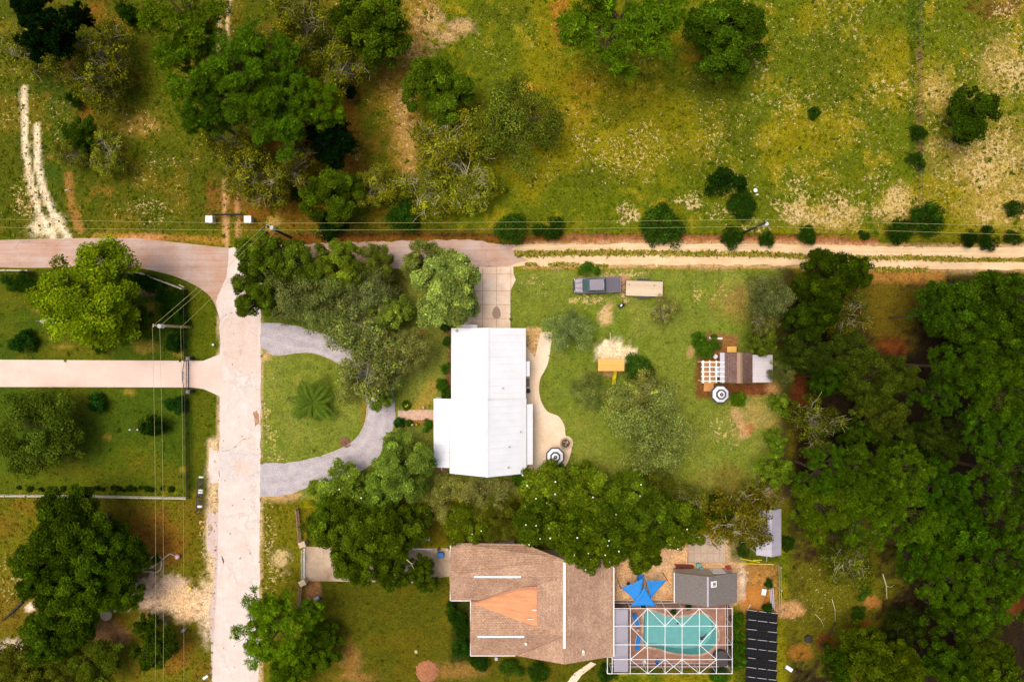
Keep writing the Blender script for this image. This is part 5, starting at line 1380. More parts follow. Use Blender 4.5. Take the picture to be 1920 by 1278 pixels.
# ---------------------------------------------------------------- grey gabled shed beside the pool
def gable_roof(parent, x0, x1, y0, y1, ze, zr, xr, mat, t=.12, name='roof_slope'):
    MB().slab([(x0, y1, ze), (xr - .01, y1, zr), (xr - .01, y0, zr), (x0, y0, ze)], t).build(name, mat, parent)
    MB().slab([(x1, y0, ze), (xr + .01, y0, zr), (xr + .01, y1, zr), (x1, y1, ze)], t).build(name, mat, parent)
def grey_shed():
    ze, zr = 2.6, 4.0
    x0, y1 = G(1265, 1073, ze); x1, y0 = G(1382, 1129, ze); xr = G(1327, 1100, zr)[0]
    h = empty('grey_shed', ((x0 + x1) / 2, (y0 + y1) / 2, 0), 'grey shingled gable shed with square skylight beside the pool cage', 'shed')
    gable_roof(h, x0, x1, y0, y1, ze, zr, xr, M_GREYS)
    MB().box((xr, (y0 + y1) / 2, zr + .03), (.22, y1 - y0 - .05, .06)).build('ridge_cap', M_GREYM, h)
    MB().box(((x0 + x1) / 2, (y0 + y1) / 2, 1.28), (x1 - x0 - .7, y1 - y0 - .6, 2.5)).build('wall', M_WALL, h)
    MB().box((x0 - .05, (y0 + y1) / 2, ze - .06), (.08, y1 - y0, .16)).build('fascia', M_TRIM, h)
    for yy in (y0 + .32, y1 - .32):
        b = MB(); b.add([(x0 + .4, yy - .04, 2.5), (x1 - .4, yy - .04, 2.5), (xr, yy - .04, 3.75), (x0 + .4, yy + .04, 2.5), (x1 - .4, yy + .04, 2.5), (xr, yy + .04, 3.75)], [(0, 1, 2), (5, 4, 3), (0, 3, 4, 1), (1, 4, 5, 2), (2, 5, 3, 0)]); b.build('gable_wall', M_WALL, h)
    sx, sy, sz = *G(1338, 1094, 3.7), 3.78
    ang = math.atan2(zr - ze, x1 - xr)
    s = MB().box((sx, sy, sz), (.75, .75, .14), ry=ang).build('skylight', M_TRIM, h)
    MB().box((sx + .02, sy, sz + .02), (.46, .46, .14), ry=ang).build('pane', M_GREY, s)
    for k in (-.11, .11): MB().box((sx + .02, sy + k, sz + .04), (.46, .04, .13), ry=ang).build('glazing_bar', M_TRIM, s)
    window(h, ((x0 + x1) / 2, y0 + .3, 1.4), 1, .9, (0, -1)); door(h, (x1 - 2, y1 - .3, .05), 1.6, 2, (0, 1), M_TRIM)
grey_shed()

# ---------------------------------------------------------------- carport
def carport():
    ze, zr = 2.3, 3.1
    x0, y1 = G(1418, 953, ze); x1, y0 = G(1465, 1040, ze); xr = G(1447, 1000, zr)[0]
    h = empty('carport', ((x0 + x1) / 2, (y0 + y1) / 2, 0), 'pale grey metal carport below the golden olive tree', 'carport')
    n = 6
    metal_slope(h, (x0, y1, ze), (x0, y0, ze), (xr, y1, zr), (xr, y0, zr), n, M_GREYM, .04, .03)
    metal_slope(h, (x1, y0, ze), (x1, y1, ze), (xr, y0, zr), (xr, y1, zr), n, M_GREYM, .04, .03)
    for x in (x0 + .1, x1 - .1):
        for k in range(4):
            y = y0 + .2 + (y1 - y0 - .4) * k / 3; MB().box((x, y, ze / 2 - .05), (.07, .07, ze - .06)).build('post', M_TRIM, h)
    MB().tube([(*G(1438, 1040, 2.2), 2.2), (*G(1438, 1052, 0.2), .1)], .04, 5).build('guy_pole', M_TRIM, h)
carport()

# ---------------------------------------------------------------- garden cabin with lean-to and pergola
def cabin():
    ze, zr = 2.5, 3.5
    x0, y1 = G(1359, 661, ze); x1, y0 = G(1411, 717, ze); xr = G(1388, 690, zr)[0]
    h = empty('garden_cabin', ((x0 + x1) / 2, (y0 + y1) / 2, 0), 'small cabin with brown shingle roof and pale ridge boards', 'cabin')
    gable_roof(h, x0, x1, y0, y1, ze, zr, xr, M_SHC, .1)
    for s, nm in ((-1, 0), (1, 1)):
        MB().slab([(xr, y0 - .02, zr + .05), (xr + s * .34, y0 - .02, zr - .16), (xr + s * .34, y1 + .02, zr - .16), (xr, y1 + .02, zr + .05)], .03).build('ridge_board', M_WOOD, h)
    MB().box(((x0 + x1) / 2, (y0 + y1) / 2, 1.22), (x1 - x0 - .5, y1 - y0 - .5, 2.42)).build('wall', M_WOOD, h)
    window(h, (x0 + .25, (y0 + y1) / 2 - .8, 1.4), .7, .7, (-1, 0)); door(h, (x0 + .25, (y0 + y1) / 2 + .6, .05), .9, 2, (-1, 0), M_TRIM)
    for yy in (y0 + .28, y1 - .28):
        b = MB(); xa, xb = x0 + .28, x1 - .28; b.add([(xa, yy - .03, 2.42), (xb, yy - .03, 2.42), (xr, yy - .03, 3.3), (xa, yy + .03, 2.42), (xb, yy + .03, 2.42), (xr, yy + .03, 3.3)], [(0, 1, 2), (5, 4, 3), (0, 3, 4, 1), (1, 4, 5, 2), (2, 5, 3, 0)]); b.build('gable_wall', M_WOOD, h)
    # translucent strip roof over the door
    metal_slope(h, (G(1350, 661, 2.3)[0], y1, 2.3), (G(1350, 661, 2.3)[0], y0, 2.3), (x0 + .12, y1, 2.44), (x0 + .12, y0, 2.44), 6, M_GREYM, .03, .02)
    # white metal lean-to
    l1 = G(1449, 690, 2.1)[0]
    l = empty('metal_lean_to', ((x1 + l1) / 2, (y0 + y1) / 2, 0), 'white ribbed metal lean-to roof joined to the brown cabin', 'lean-to')
    yt = G(1430, 665, 2.2)[1]
    metal_slope(l, (l1, y0, 2.05), (l1, yt, 2.05), (x1 - .1, y0, 2.38), (x1 - .1, yt, 2.38), 9, pmat('lean_to_metal', C(222, 214, 218), .5, 1.5, .1), .03, .03)
    for y in (y0 + .15, (y0 + yt) / 2, yt - .15): MB().box((l1 - .1, y, 1.0), (.1, .1, 2.0)).build('post', M_WOOD, l)
    # pergola
    a0, b1 = G(1317, 677, 2.3); a1, b0 = G(1359, 716, 2.3)
    p = empty('pergola', ((a0 + a1) / 2, (b0 + b1) / 2, 0), 'white timber pergola on a wooden deck beside the brown cabin', 'pergola')
    for x in (a0 + .1, a1 - .25):
        for y in (b0 + .1, b1 - .1): MB().box((x, y, 1.1), (.11, .11, 2.2)).build('post', M_TRIM, p)
    for k in range(4):
        x = a0 + .1 + (a1 - a0 - .35) * k / 3; MB().box((x, (b0 + b1) / 2, 2.26), (.13 if k else .2, b1 - b0 + .2, .12)).build('beam', M_TRIM, p)
    for k in range(5):
        y = b0 + .12 + (b1 - b0 - .24) * k / 4; MB().box(((a0 + a1) / 2 - .05, y, 2.38), (a1 - a0 + .3, .1, .11)).build('rafter', M_TRIM, p)
    # deck boards
    dx0, dy1 = G(1314, 676, 0); dx1, dy0 = G(1358, 718, 0)
    dk = empty('wood_deck', ((dx0 + dx1) / 2, (dy0 + dy1) / 2, 0), 'orange brown plank deck under the white pergola', 'deck')
    n = 18
    for k in range(n):
        y = dy0 + (dy1 - dy0) * (k + .5) / n
        if k < 5: xa, xb = dx0, dx0 + 1.9
        else: xa, xb = dx0, dx1
        MB().box(((xa + xb) / 2, y, .14), (xb - xa, (dy1 - dy0) / n - .015, .05)).build('plank', M_WOODO, dk)
    for y in (dy0 + .3, dy1 - .3): MB().box(((dx0 + dx1) / 2, y, .06), (dx1 - dx0 - .2, .1, .11)).build('joist', M_WOOD, dk)
    MB().prism(GP([(1320, 716), (1338, 716), (1338, 733), (1319, 733)]), 0, .1).build('step', M_WOODO, dk)
    # furniture under the pergola
    tx, ty = G(1344, 697, .75)
    tb = empty('garden_table', (tx, ty, 0), 'white rectangular table under the pergola', 'table')
    MB().box((tx, ty, .9), (.62, 1.15, .05)).build('tabletop', M_WHITEC, tb, bevel=.01)
    for sx in (-.24, .24):
        for sy in (-.48, .48): MB().box((tx + sx, ty + sy, .52), (.05, .05, .72)).build('leg', M_TRIM, tb)
    for nm, (px, py), rz, lab in (('garden_chair', (1338, 694), 0, 'dark chair on the left of the white pergola table'), ('garden_chair', (1350, 690), 3.14, 'dark chair on the right of the white pergola table')):
        garden_chair(*G(px, py, .5), rz, lab, .17)
    b = MB(); x, y = G(1340, 668, .5); s = empty('kettle_grill', (x, y, 0), 'pale kettle grill standing above the pergola corner', 'grill')
    MB().lathe([(.05, .55), (.22, .62), (.32, .8), (.32, .85), (.28, 1.0), (.12, 1.1), (.03, 1.12)], (x, y, 0), 16).build('bowl', M_WHITEC, s, smooth=True)
    for k in range(3):
        a = k * 2.094; MB().tube([(x + .15 * math.cos(a), y + .15 * math.sin(a), .65), (x + .3 * math.cos(a), y + .3 * math.sin(a), 0)], .015, 5).build('leg', M_DARK, s)
    MB().box((x - .42, y + .02, .8), (.24, .3, .03)).build('side_shelf', M_DARK, s)
    x, y = G(1372, 655, .4); tag(MB().box((x, y, .42), (1.2, .75, .05)).box((x - .5, y, .2), (.06, .6, .4)).box((x + .5, y, .2), (.06, .6, .4)).build('wooden_bench_top', M_ORANGE, None, (x, y, 0)), 'yellow plywood bench behind the brown cabin', 'bench')
    x, y = G(1343, 634, .3); tag(MB().box((x, y, .12), (1.75, .14, .2)).box((x + .5, y - .02, .26), (.6, .22, .06)).box((x - .8, y + .1, .1), (.08, .3, .2)).build('white_board', M_WHITEC, None, (x, y, 0)), 'long white board lying in the bed behind the cabin', 'board')
def garden_chair(x, y, rz, label, z0=0.0, mat=None):
    c = empty('garden_chair', (x, y, z0), label, 'chair', None, rz)
    m = mat or M_DARK
    def bx(nm, cc, s): MB().box(cc, s).build(nm, m, c)
    bx('seat', (0, 0, .44), (.44, .44, .05)); bx('backrest', (-.22, 0, .7), (.04, .44, .48))
    for a in (-.19, .19):
        for b_ in (-.19, .19): bx('leg', (a, b_, .21), (.04, .04, .42))
    for b_ in (-.22, .22): bx('armrest', (0, b_, .64), (.42, .04, .03))
    return c
cabin()
# ---------------------------------------------------------------- striped garden umbrellas
def umbrella(px, py, rp, label, rot):
    z = 2.45
    x, y = G(px, py, z); R = rp / S * (H - z) / H
    u = empty('garden_umbrella', (x, y, 0), label, 'umbrella', 'striped garden umbrellas')
    prof = lambda r: z - .32 * r - .18 * r * r
    rings = [(0.0, .06, M_WHITEC), (.06, .2, M_GREY), (.2, .38, M_WHITEC), (.38, .56, M_GREY), (.56, .86, M_WHITEC), (.86, 1.0, M_GREY)]
    for a, b_, m in rings:
        mb = MB(); n = 8
        V = []
        for r in (a, b_):
            for k in range(n):
                t = 2 * math.pi * k / n + rot
                V.append((x + r * R * math.cos(t), y + r * R * math.sin(t), prof(r * R)))
        V += [(p, q, s - .012) for p, q, s in V]
        F = []
        for k in range(n):
            j = (k + 1) % n
            F += [(k, j, n + j, n + k)[::-1], (2 * n + k, 2 * n + j, 3 * n + j, 3 * n + k)]
        for k in range(n):
            j = (k + 1) % n
            F.append((n + k, n + j, 3 * n + j, 3 * n + k))
        mb.add(V, F).build('canopy_band', m, u)
    MB().tube([(x, y, .05), (x, y, z + .05)], .025, 8).build('pole', M_DARK, u)
    MB().lathe([(.28, 0), (.28, .06), (.08, .1)], (x, y, 0), 14).build('base', M_GREY, u)
    MB().lathe([(.04, 0), (.05, .05), (.01, .12)], (x, y, z - .01), 8).build('finial', M_DARK, u)
    for k in range(8):
        t = 2 * math.pi * k / 8 + rot
        MB().tube([(x, y, z - .05), (x + .97 * R * math.cos(t), y + .97 * R * math.sin(t), prof(.97 * R) - .03)], .01, 4).build('rib', M_DARK, u)
umbrella(1041.5, 857, 18.5, 'grey and white striped umbrella on the tan patio', .39)
umbrella(1353.5, 739.5, 18.5, 'grey and white striped umbrella by the cabin deck', .39)
def dining(px, py, lab):
    x, y = G(px, py, .7)
    t = empty('round_table', (x, y, 0), lab, 'table')
    MB().lathe([(.5, .7), (.5, .73)], (x, y, 0), 18).build('tabletop', M_GREY, t); MB().tube([(x + .06, y, 0), (x + .06, y, .7)], .03, 6).build('leg', M_DARK, t)
dining(1041.5, 857, 'round table below the patio umbrella'); dining(1353.5, 739.5, 'round table below the cabin umbrella')

# ---------------------------------------------------------------- fire pit, patio bench
def fire_pit():
    x, y = G(1061, 831, .3)
    f = empty('fire_pit', (x, y, 0), 'round stone fire pit at the edge of the tan patio', 'fire pit')
    MB().lathe([(.95, .02), (.95, .05)], (x, y, 0), 20).build('paved_ring', M_PATIO, f)
    for lv in range(2):
        for k in range(14):
            a = 2 * math.pi * (k + .5 * lv) / 14; r = .68
            MB().box((x + r * math.cos(a), y + r * math.sin(a), .12 + lv * .15), (.2, .27, .14), a).build('stone', M_STONE, f, bevel=.02)
    MB().lathe([(.56, .03), (.56, .1)], (x, y, 0), 16).build('ash_bed', pmat('ash', C(110, 84, 66), .95, 6, .4), f)
    rng = random.Random(4)
    for k in range(7):
        a = rng.uniform(0, 6.28); MB().tube([(x + .4 * math.cos(a), y + .4 * math.sin(a), .12), (x - .3 * math.cos(a + .5), y - .3 * math.sin(a + .5), .24)], .045, 6).build('log', M_POLE if k % 2 else M_POLED, f)
fire_pit()
def iron_bench():
    x, y = G(990, 717, .5)
    b = empty('iron_bench', (x, y, 0), 'curly wrought iron bench against the white house wall', 'bench')
    for k in range(6): MB().box((x - .18 + k * .07, y, .44), (.04, 1.0, .03)).build('slat', M_DARK, b)
    MB().box((x - .25, y, .8), (.03, 1.0, .04)).build('backrest', M_DARK, b)
    for k in range(9):
        yy = y - .45 + k * .112; MB().tube([(x - .24, yy, .46), (x - .27, yy + .03, .64), (x - .25, yy, .8)], .012, 5).build('scroll', M_DARK, b)
    for sy in (-.45, .45):
        for sx in (-.2, .2): MB().box((x + sx, y + sy, .22), (.04, .04, .44)).build('leg', M_DARK, b)
        MB().tube([(x - .25, y + sy, .7), (x, y + sy, .72), (x + .22, y + sy, .62)], .02, 5).build('armrest', M_DARK, b)
    x, y = G(990, 732, .5)
    g = empty('patio_grill', (x, y, 0), 'dark round grill below the wrought iron bench', 'grill')
    MB().lathe([(.06, .5), (.25, .6), (.3, .78), (.24, .95), (.06, 1.05)], (x, y, 0), 14).build('bowl', M_DARK, g, smooth=True)
    for k in range(3):
        a = k * 2.094 + .4; MB().tube([(x + .14 * math.cos(a), y + .14 * math.sin(a), .6), (x + .28 * math.cos(a), y + .28 * math.sin(a), 0)], .015, 5).build('leg', M_GREYM, g)
    MB().box((x + .02, y + .4, .78), (.3, .22, .03)).build('side_shelf', M_GREYM, g)
iron_bench()

# ---------------------------------------------------------------- pickup truck
def car_paint(name, c):
    m = pmat(name, c, .45, 2, .06); b = m.node_tree.nodes['Principled BSDF']; b.inputs['Coat Weight'].default_value = .15; b.inputs['Metallic'].default_value = .1
    return m
def truck():
    x, y = G(1119.5, 534.5, .9)
    t = empty('pickup_truck', (x, y, 0), 'grey pickup truck with covered bed parked before the flat trailer', 'pickup truck', None, math.radians(181.5))
    P = car_paint('truck_paint', C(132, 122, 134)); PD = pmat('bed_cover', C(104, 98, 108), .8, 4, .1)
    GL = pmat('truck_glass', C(74, 104, 104), .1, 1, .15); BK = pmat('truck_black', (.02, .02, .022), .6, 4, .2)
    # nose points to +x locally; lofted stations (x, half width, z low, z shoulder, z top, top half width)
    def loft(st, name, mat, smooth_=True):
        mb = MB(); n = 10; V = []; F = []
        for (sx, w, zl, zs, zt, wt) in st:
            V += [(sx, -w * .93, zl), (sx, -w, zl + (zs - zl) * .35), (sx, -w, zs), (sx, -w * .97, zs + (zt - zs) * .4), (sx, -wt, zt), (sx, wt, zt), (sx, w * .97, zs + (zt - zs) * .4), (sx, w, zs), (sx, w, zl + (zs - zl) * .35), (sx, w * .93, zl)]
        for i in range(len(st) - 1):
            for k in range(n):
                j = (k + 1) % n; F.append((i * n + k, i * n + j, (i + 1) * n + j, (i + 1) * n + k))
        F.append(tuple(range(n - 1, -1, -1))); F.append(tuple(range((len(st) - 1) * n, len(st) * n)))
        return mb.add(V, F).build(name, mat, t, smooth=False, bevel=.03)
    loft([(2.93, .72, .5, .85, .92, .6), (2.8, .9, .42, .92, 1.02, .74), (2.4, .98, .4, .98, 1.08, .82), (1.75, 1.0, .4, 1.02, 1.14, .86), (1.6, 1.0, .4, 1.04, 1.1, .88), (-1.0, 1.0, .4, 1.04, 1.1, .88), (-1.03, 1.0, .4, 1.05, 1.12, .9), (-2.75, 1.0, .45, 1.05, 1.12, .92), (-2.9, .96, .5, 1.03, 1.1, .88)], 'body', P)
    loft([(1.82, .84, 1.05, 1.1, 1.13, .8), (1.05, .88, 1.05, 1.3, 1.72, .70), (.85, .89, 1.05, 1.35, 1.8, .70), (-.7, .89, 1.05, 1.35, 1.8, .70), (-.92, .87, 1.05, 1.3, 1.7, .69), (-1.05, .86, 1.05, 1.15, 1.2, .8)], 'greenhouse', GL)
    MB().slab([(.98, -.7, 1.81), (1.06, 0, 1.84), (.98, .7, 1.81), (-.72, .7, 1.84), (-.78, 0, 1.87), (-.72, -.7, 1.84)], .07).build('roof', P, t, bevel=.03)
    for s in (-1, 1):
        MB().tube([(1.8, s * .82, 1.12), (1.0, s * .70, 1.77)], .045, 6).build('pillar', P, t); MB().tube([(.15, s * .9, 1.08), (.15, s * .72, 1.78)], .05, 6).build('pillar', P, t); MB().tube([(-1.02, s * .86, 1.1), (-.76, s * .7, 1.8)], .06, 6).build('pillar', P, t)
        MB().box((1.42, s * 1.12, 1.18), (.16, .2, .18)).build('mirror', BK, t, bevel=.02)
        MB().box((2.84, s * .68, .86), (.16, .34, .14)).build('headlight', M_WHITEC, t, bevel=.02); MB().box((-2.9, s * .86, .9), (.06, .16, .34)).build('taillight', M_RED, t)
        MB().box((.15, s * 1.02, .4), (2.6, .12, .06)).build('running_board', BK, t)
        for k in (.55, -.35): MB().box((k - .35, s * 1.005, .93), (.16, .03, .035)).build('door_handle', BK, t)
        for wx in (1.85, -1.75):
            w = MB(); w.lathe([(.2, -.13), (.36, -.13), (.4, -.08), (.4, .08), (.36, .13), (.2, .13)], (0, 0, 0), 20)
            w.v = [(wx + p[0], s * .86 + p[2], .4 + p[1]) for p in w.v]; o = w.build('wheel', BK, t)
            r = MB(); r.lathe([(.03, -.02), (.21, -.02), (.21, .02), (.03, .03)], (0, 0, 0), 12); r.v = [(wx + p[0], s * (.86 + .125) + p[2] * s, .4 + p[1]) for p in r.v]; r.build('rim', M_GREYM, o)
    for s in (-1, 1): MB().slab([(2.78, s * .30, 1.065), (1.85, s * .46, 1.165), (1.85, s * .36, 1.165), (2.78, s * .22, 1.065)], .03).build('hood_crease', PD, t)
    MB().box((1.84, 0, 1.14), (.12, 1.56, .05)).build('cowl', BK, t)
    MB().slab([(-1.12, -.88, 1.15), (-1.12, .88, 1.15), (-2.84, .88, 1.15), (-2.84, -.88, 1.15)], .05).build('bed_cover', PD, t, bevel=.015)
    MB().box((-1.07, 0, 1.13), (.09, 1.86, .1)).build('bed_rail', BK, t)
    MB().box((2.98, 0, .55), (.16, 1.7, .22)).build('bumper', BK, t, bevel=.04); MB().box((-3.0, 0, .55), (.2, 1.8, .18)).build('bumper', M_GREYM, t, bevel=.03)
    MB().box((2.9, 0, .84), (.14, 1.1, .3)).build('grille', BK, t); MB().box((-2.96, 0, .85), (.05, 1.5, .4)).build('tailgate', P, t)
truck()

# ---------------------------------------------------------------- flat utility trailer
def trailer():
    x, y = G(1208, 541, .6)
    t = empty('flat_trailer', (x, y, 0), 'flat trailer with pale plank deck behind the grey pickup', 'trailer', None, math.radians(-1.8))
    for k in range(10):
        yy = -.9 + .195 * k + .01; MB().box((0, yy + .01, .62), (4.72, .185, .04)).build('plank', M_TANW, t)
    for s in (-1, 1):
        MB().box((0, s * .99, .58), (4.8, .06, .12)).build('side_rail', M_DARK, t)
        f = MB(); f.prism([(-.95, s * 1.03), (.65, s * 1.03), (.65, s * 1.27), (-.95, s * 1.27)], .66, .70); f.build('fender', M_DARK, t)
        for wx in (-.55, .25):
            w = MB(); w.lathe([(.18, -.1), (.31, -.1), (.34, -.06), (.34, .06), (.31, .1), (.18, .1)], (0, 0, 0), 16); w.v = [(wx + p[0], s * 1.14 + p[2], .34 + p[1]) for p in w.v]; w.build('wheel', M_DARK, t)
    MB().box((2.4, 0, .56), (.08, 2.0, .14)).build('tail_rail', M_DARK, t); MB().box((-2.4, 0, .56), (.08, 2.0, .14)).build('head_rail', M_DARK, t)
    for s in (-1, 1): MB().tube([(-2.38, s * .7, .5), (-3.2, 0, .46)], .045, 6).build('tongue', M_DARK, t)
    MB().tube([(-3.05, .12, .1), (-3.05, .12, .8)], .03, 6).build('jack', M_GREYM, t)
    for px in (-1.95, 1.3): MB().lathe([(.09, 0), (.09, .03), (.03, .05)], (px, .45, .64), 10).build('tie_ring', pmat('rust_ring', C(150, 150, 90), .7), t)
trailer()
x, y = G(1164, 573, .3)
mw = empty('wheelbarrow', (x, y, 0), 'small dark wheelbarrow below the trailer hitch', 'wheelbarrow', None, .5)
MB().add([(-.35, -.28, .5), (.4, -.2, .5), (.4, .2, .5), (-.35, .28, .5), (-.2, -.18, .28), (.25, -.14, .28), (.25, .14, .28), (-.2, .18, .28)], [(4, 5, 6, 7), (0, 1, 5, 4), (1, 2, 6, 5), (2, 3, 7, 6), (3, 0, 4, 7)]).build('tray', M_DARK, mw)
for s in (-1, 1):
    MB().tube([(.55, s * .06, .2), (-.2, s * .2, .3), (-.85, s * .26, .48)], .02, 5).build('handle', M_WOOD, mw); MB().tube([(-.2, s * .2, .28), (-.3, s * .22, 0)], .02, 5).build('leg', M_DARK, mw)
w = MB(); w.lathe([(.1, -.05), (.2, -.04), (.2, .04), (.1, .05)], (0, 0, 0), 12); w.v = [(.6 + p[0], p[2], .2 + p[1]) for p in w.v]; w.build('wheel', M_DARK, mw)
MB().box((.05, .02, .46), (.3, .2, .1), .4).build('white_load', M_WHITEC, mw)

# ---------------------------------------------------------------- playset, clothes post
def playset():
    x, y = G(1146, 684, 2.4)
    p = empty('playset', (x, y, 0), 'wooden playset with orange plywood roof and yellow slide', 'playset')
    L, Wd = 3.3, 1.45
    for sx in (-1.5, 0, 1.5):
        for sy in (-.6, .6): MB().box((x + sx, y + sy, 1.15), (.09, .09, 2.3)).build('post', M_WOODO, p)
    MB().slab([(x - L / 2, y - Wd / 2, 2.3), (x + L / 2, y - Wd / 2, 2.3), (x + L / 2, y, 2.48), (x - L / 2, y, 2.48)], .03).build('roof_panel', M_ORANGE, p)
    MB().slab([(x - L / 2, y + .01, 2.48), (x + L / 2, y + .01, 2.48), (x + L / 2, y + Wd / 2, 2.3), (x - L / 2, y + Wd / 2, 2.3)], .03).build('roof_panel', M_ORANGE, p)
    for sy in (-1, 1): MB().box((x, y + sy * (Wd / 2 + .03), 2.26), (L + .1, .05, .12)).build('roof_trim', M_WOODO, p)
    for k in range(8): MB().box((x + .15 + k * .19, y, 1.2), (.175, 1.3, .04)).build('plank', M_WOODO, p)
    for k in range(5): MB().box((x + 1.56, y, .2 + k * .22), (.05, .5, .04)).build('ladder_rung', M_WOODO, p)
    for sy in (-.28, .28): MB().box((x + 1.56, y + sy, .6), (.06, .05, 1.25)).build('ladder_rail', M_WOODO, p)
    b = MB(); n = 9; V = []; F = []
    for k in range(n):
        s = k / (n - 1); yy = y - .68 - 1.9 * s; zz = 1.25 * (1 - s) ** 1.2 + .1 + .05 * math.sin(s * 12)
        for dx, dz in ((-.26, .16), (-.22, 0), (.22, 0), (.26, .16)): V.append((x + .62 + dx, yy, zz + dz))
    for k in range(n - 1):
        for j in range(3): F.append((k * 4 + j, k * 4 + j + 1, k * 4 + 5 + j, k * 4 + 4 + j))
    b.add(V, F).build('slide', M_YELLOW, p, smooth=True)
    for sx in (-1.1, -.5):
        MB().tube([(x + sx, y - .2, 2.25), (x + sx, y - .2, .45)], .012, 4).build('swing_rope', M_POLE, p)
    MB().box((x - .8, y - .2, .44), (.7, .2, .03)).build('swing_seat', M_YELLOW, p)
playset()
x, y = G(1140, 636, 0)
cp = empty('clothes_post', (x, y, 0), 'pale T shaped clothes post on the lawn above the playset', 'post')
MB().tube([(x, y, 0), (x, y, 2.0)], .04, 8).build('pole', M_FENCEW, cp); MB().box((x, y - .1, 2.03), (.07, 1.85, .07)).build('crossarm', M_FENCEW, cp); MB().tube([(x, y + .4, 2.0), (x, y, 1.55)], .02, 5).build('brace', M_FENCEW, cp)

# ---------------------------------------------------------------- pool, deck, screen cage
def pool():
    ou = GP(P_POOLDECK); inn = GP(P_POOL)
    bm = bmesh.new()
    def ring(pts, z):
        vs_ = [bm.verts.new((x, y, z)) for x, y in pts]; es = [bm.edges.new((vs_[i], vs_[(i + 1) % len(vs_)])) for i in range(len(vs_))]; return vs_, es
    v1, e1 = ring(ou, .06); v2, e2 = ring(inn, .06)
    bmesh.ops.triangle_fill(bm, use_beauty=True, use_dissolve=False, edges=e1 + e2)
    lo = [bm.verts.new((v.co.x, v.co.y, -.02)) for v in v1]
    for i in range(len(v1)): bm.faces.new((v1[i], v1[(i + 1) % len(v1)], lo[(i + 1) % len(v1)], lo[i]))
    bmesh.ops.recalc_face_normals(bm, faces=bm.faces)
    me = bpy.data.meshes.new('pool_deck'); bm.to_mesh(me); bm.free(); me.materials.append(M_DECK)
    tag(link('pool_deck', me), kind='structure')
    p = empty('swimming_pool', (*G(1276, 1187), 0), 'kidney shaped turquoise pool inside the white screen cage', 'pool')
    PL = pmat('pool_plaster', C(146, 212, 208), .8, 1.2, .1); n = len(inn)
    cx_ = sum(a for a, _ in inn) / n; cy_ = sum(b for _, b in inn) / n
    b = MB(); V = [(a, c, .055) for a, c in inn]; D = []
    for a, c in inn:
        dpt = -.75 - .75 * max(0, min(1, (a - (cx_ - 4)) / 8)); D.append((cx_ + (a - cx_) * .93, cy_ + (c - cy_) * .93, dpt))
    V += D; F = [(i, n + i, n + (i + 1) % n, (i + 1) % n) for i in range(n)] + [tuple(range(n, 2 * n))]
    b.add(V, F).build('basin', PL, p)
    # coping stones round the rim
    for i in range(0, n):
        a, c = Vector((*inn[i], 0)), Vector((*inn[(i + 1) % n], 0)); m_ = (a + c) / 2; L = (c - a).length; rz = math.atan2(c.y - a.y, c.x - a.x)
        o = (m_ - Vector((cx_, cy_, 0))).normalized() * .1
        MB().box((m_.x + o.x, m_.y + o.y, .072), (L * .97, .26, .04), rz).build('coping', M_STONE, p)
    wm = bpy.data.materials.new('pool_water'); wm.use_nodes = True; nt = wm.node_tree; nt.nodes.remove(nt.nodes['Principled BSDF'])
    tr = nd(nt, 'ShaderNodeBsdfTransparent'); tr.inputs[0].default_value = (.86, .985, .985, 1); gl = nd(nt, 'ShaderNodeBsdfGlossy'); gl.inputs['Roughness'].default_value = .06
    lw = nd(nt, 'ShaderNodeFresnel'); lw.inputs['IOR'].default_value = 1.33; mx = nd(nt, 'ShaderNodeMixShader')
    nz = nd(nt, 'ShaderNodeTexNoise'); nz.inputs['Scale'].default_value = 2.2; nz.inputs['Detail'].default_value = 2; bp = nd(nt, 'ShaderNodeBump'); bp.inputs['Strength'].default_value = .15; bp.inputs['Distance'].default_value = .05
    nt.links.new(nd(nt, 'ShaderNodeNewGeometry').outputs['Position'], nz.inputs['Vector']); nt.links.new(nz.outputs['Fac'], bp.inputs['Height'])
    for q in (gl, lw): nt.links.new(bp.outputs[0], q.inputs['Normal'])
    nt.links.new(lw.outputs[0], mx.inputs[0]); nt.links.new(tr.outputs[0], mx.inputs[1]); nt.links.new(gl.outputs[0], mx.inputs[2]); nt.links.new(mx.outputs[0], nt.nodes['Material Output'].inputs['Surface'])
    MB().add([(cx_ + (a - cx_) * .997, cy_ + (c - cy_) * .997, -.05) for a, c in inn], [tuple(range(n))]).build('water', wm, p)
    x, y = G(1320, 1193, 0); tag(MB().tube([(x - .4, y - .3, -.06), (x, y, -.03), (x + .35, y + .5, -.02)], [.16, .1, .04], 7).lathe([(.22, -.1), (.25, -.02), (.1, .06)], (x - .3, y - .2, 0), 10).build('pool_cleaner', M_DARK, None, (x, y, 0)), 'dark pool cleaner floating at the deep end', 'pool cleaner')
    x, y = G(1271, 1168, 0); tag(MB().lathe([(.12, -.06), (.13, .02), (.05, .07)], (x, y, 0), 10).build('chlorine_float', M_DARK, None, (x, y, 0)), 'small dark float on the turquoise water', 'float')
pool()
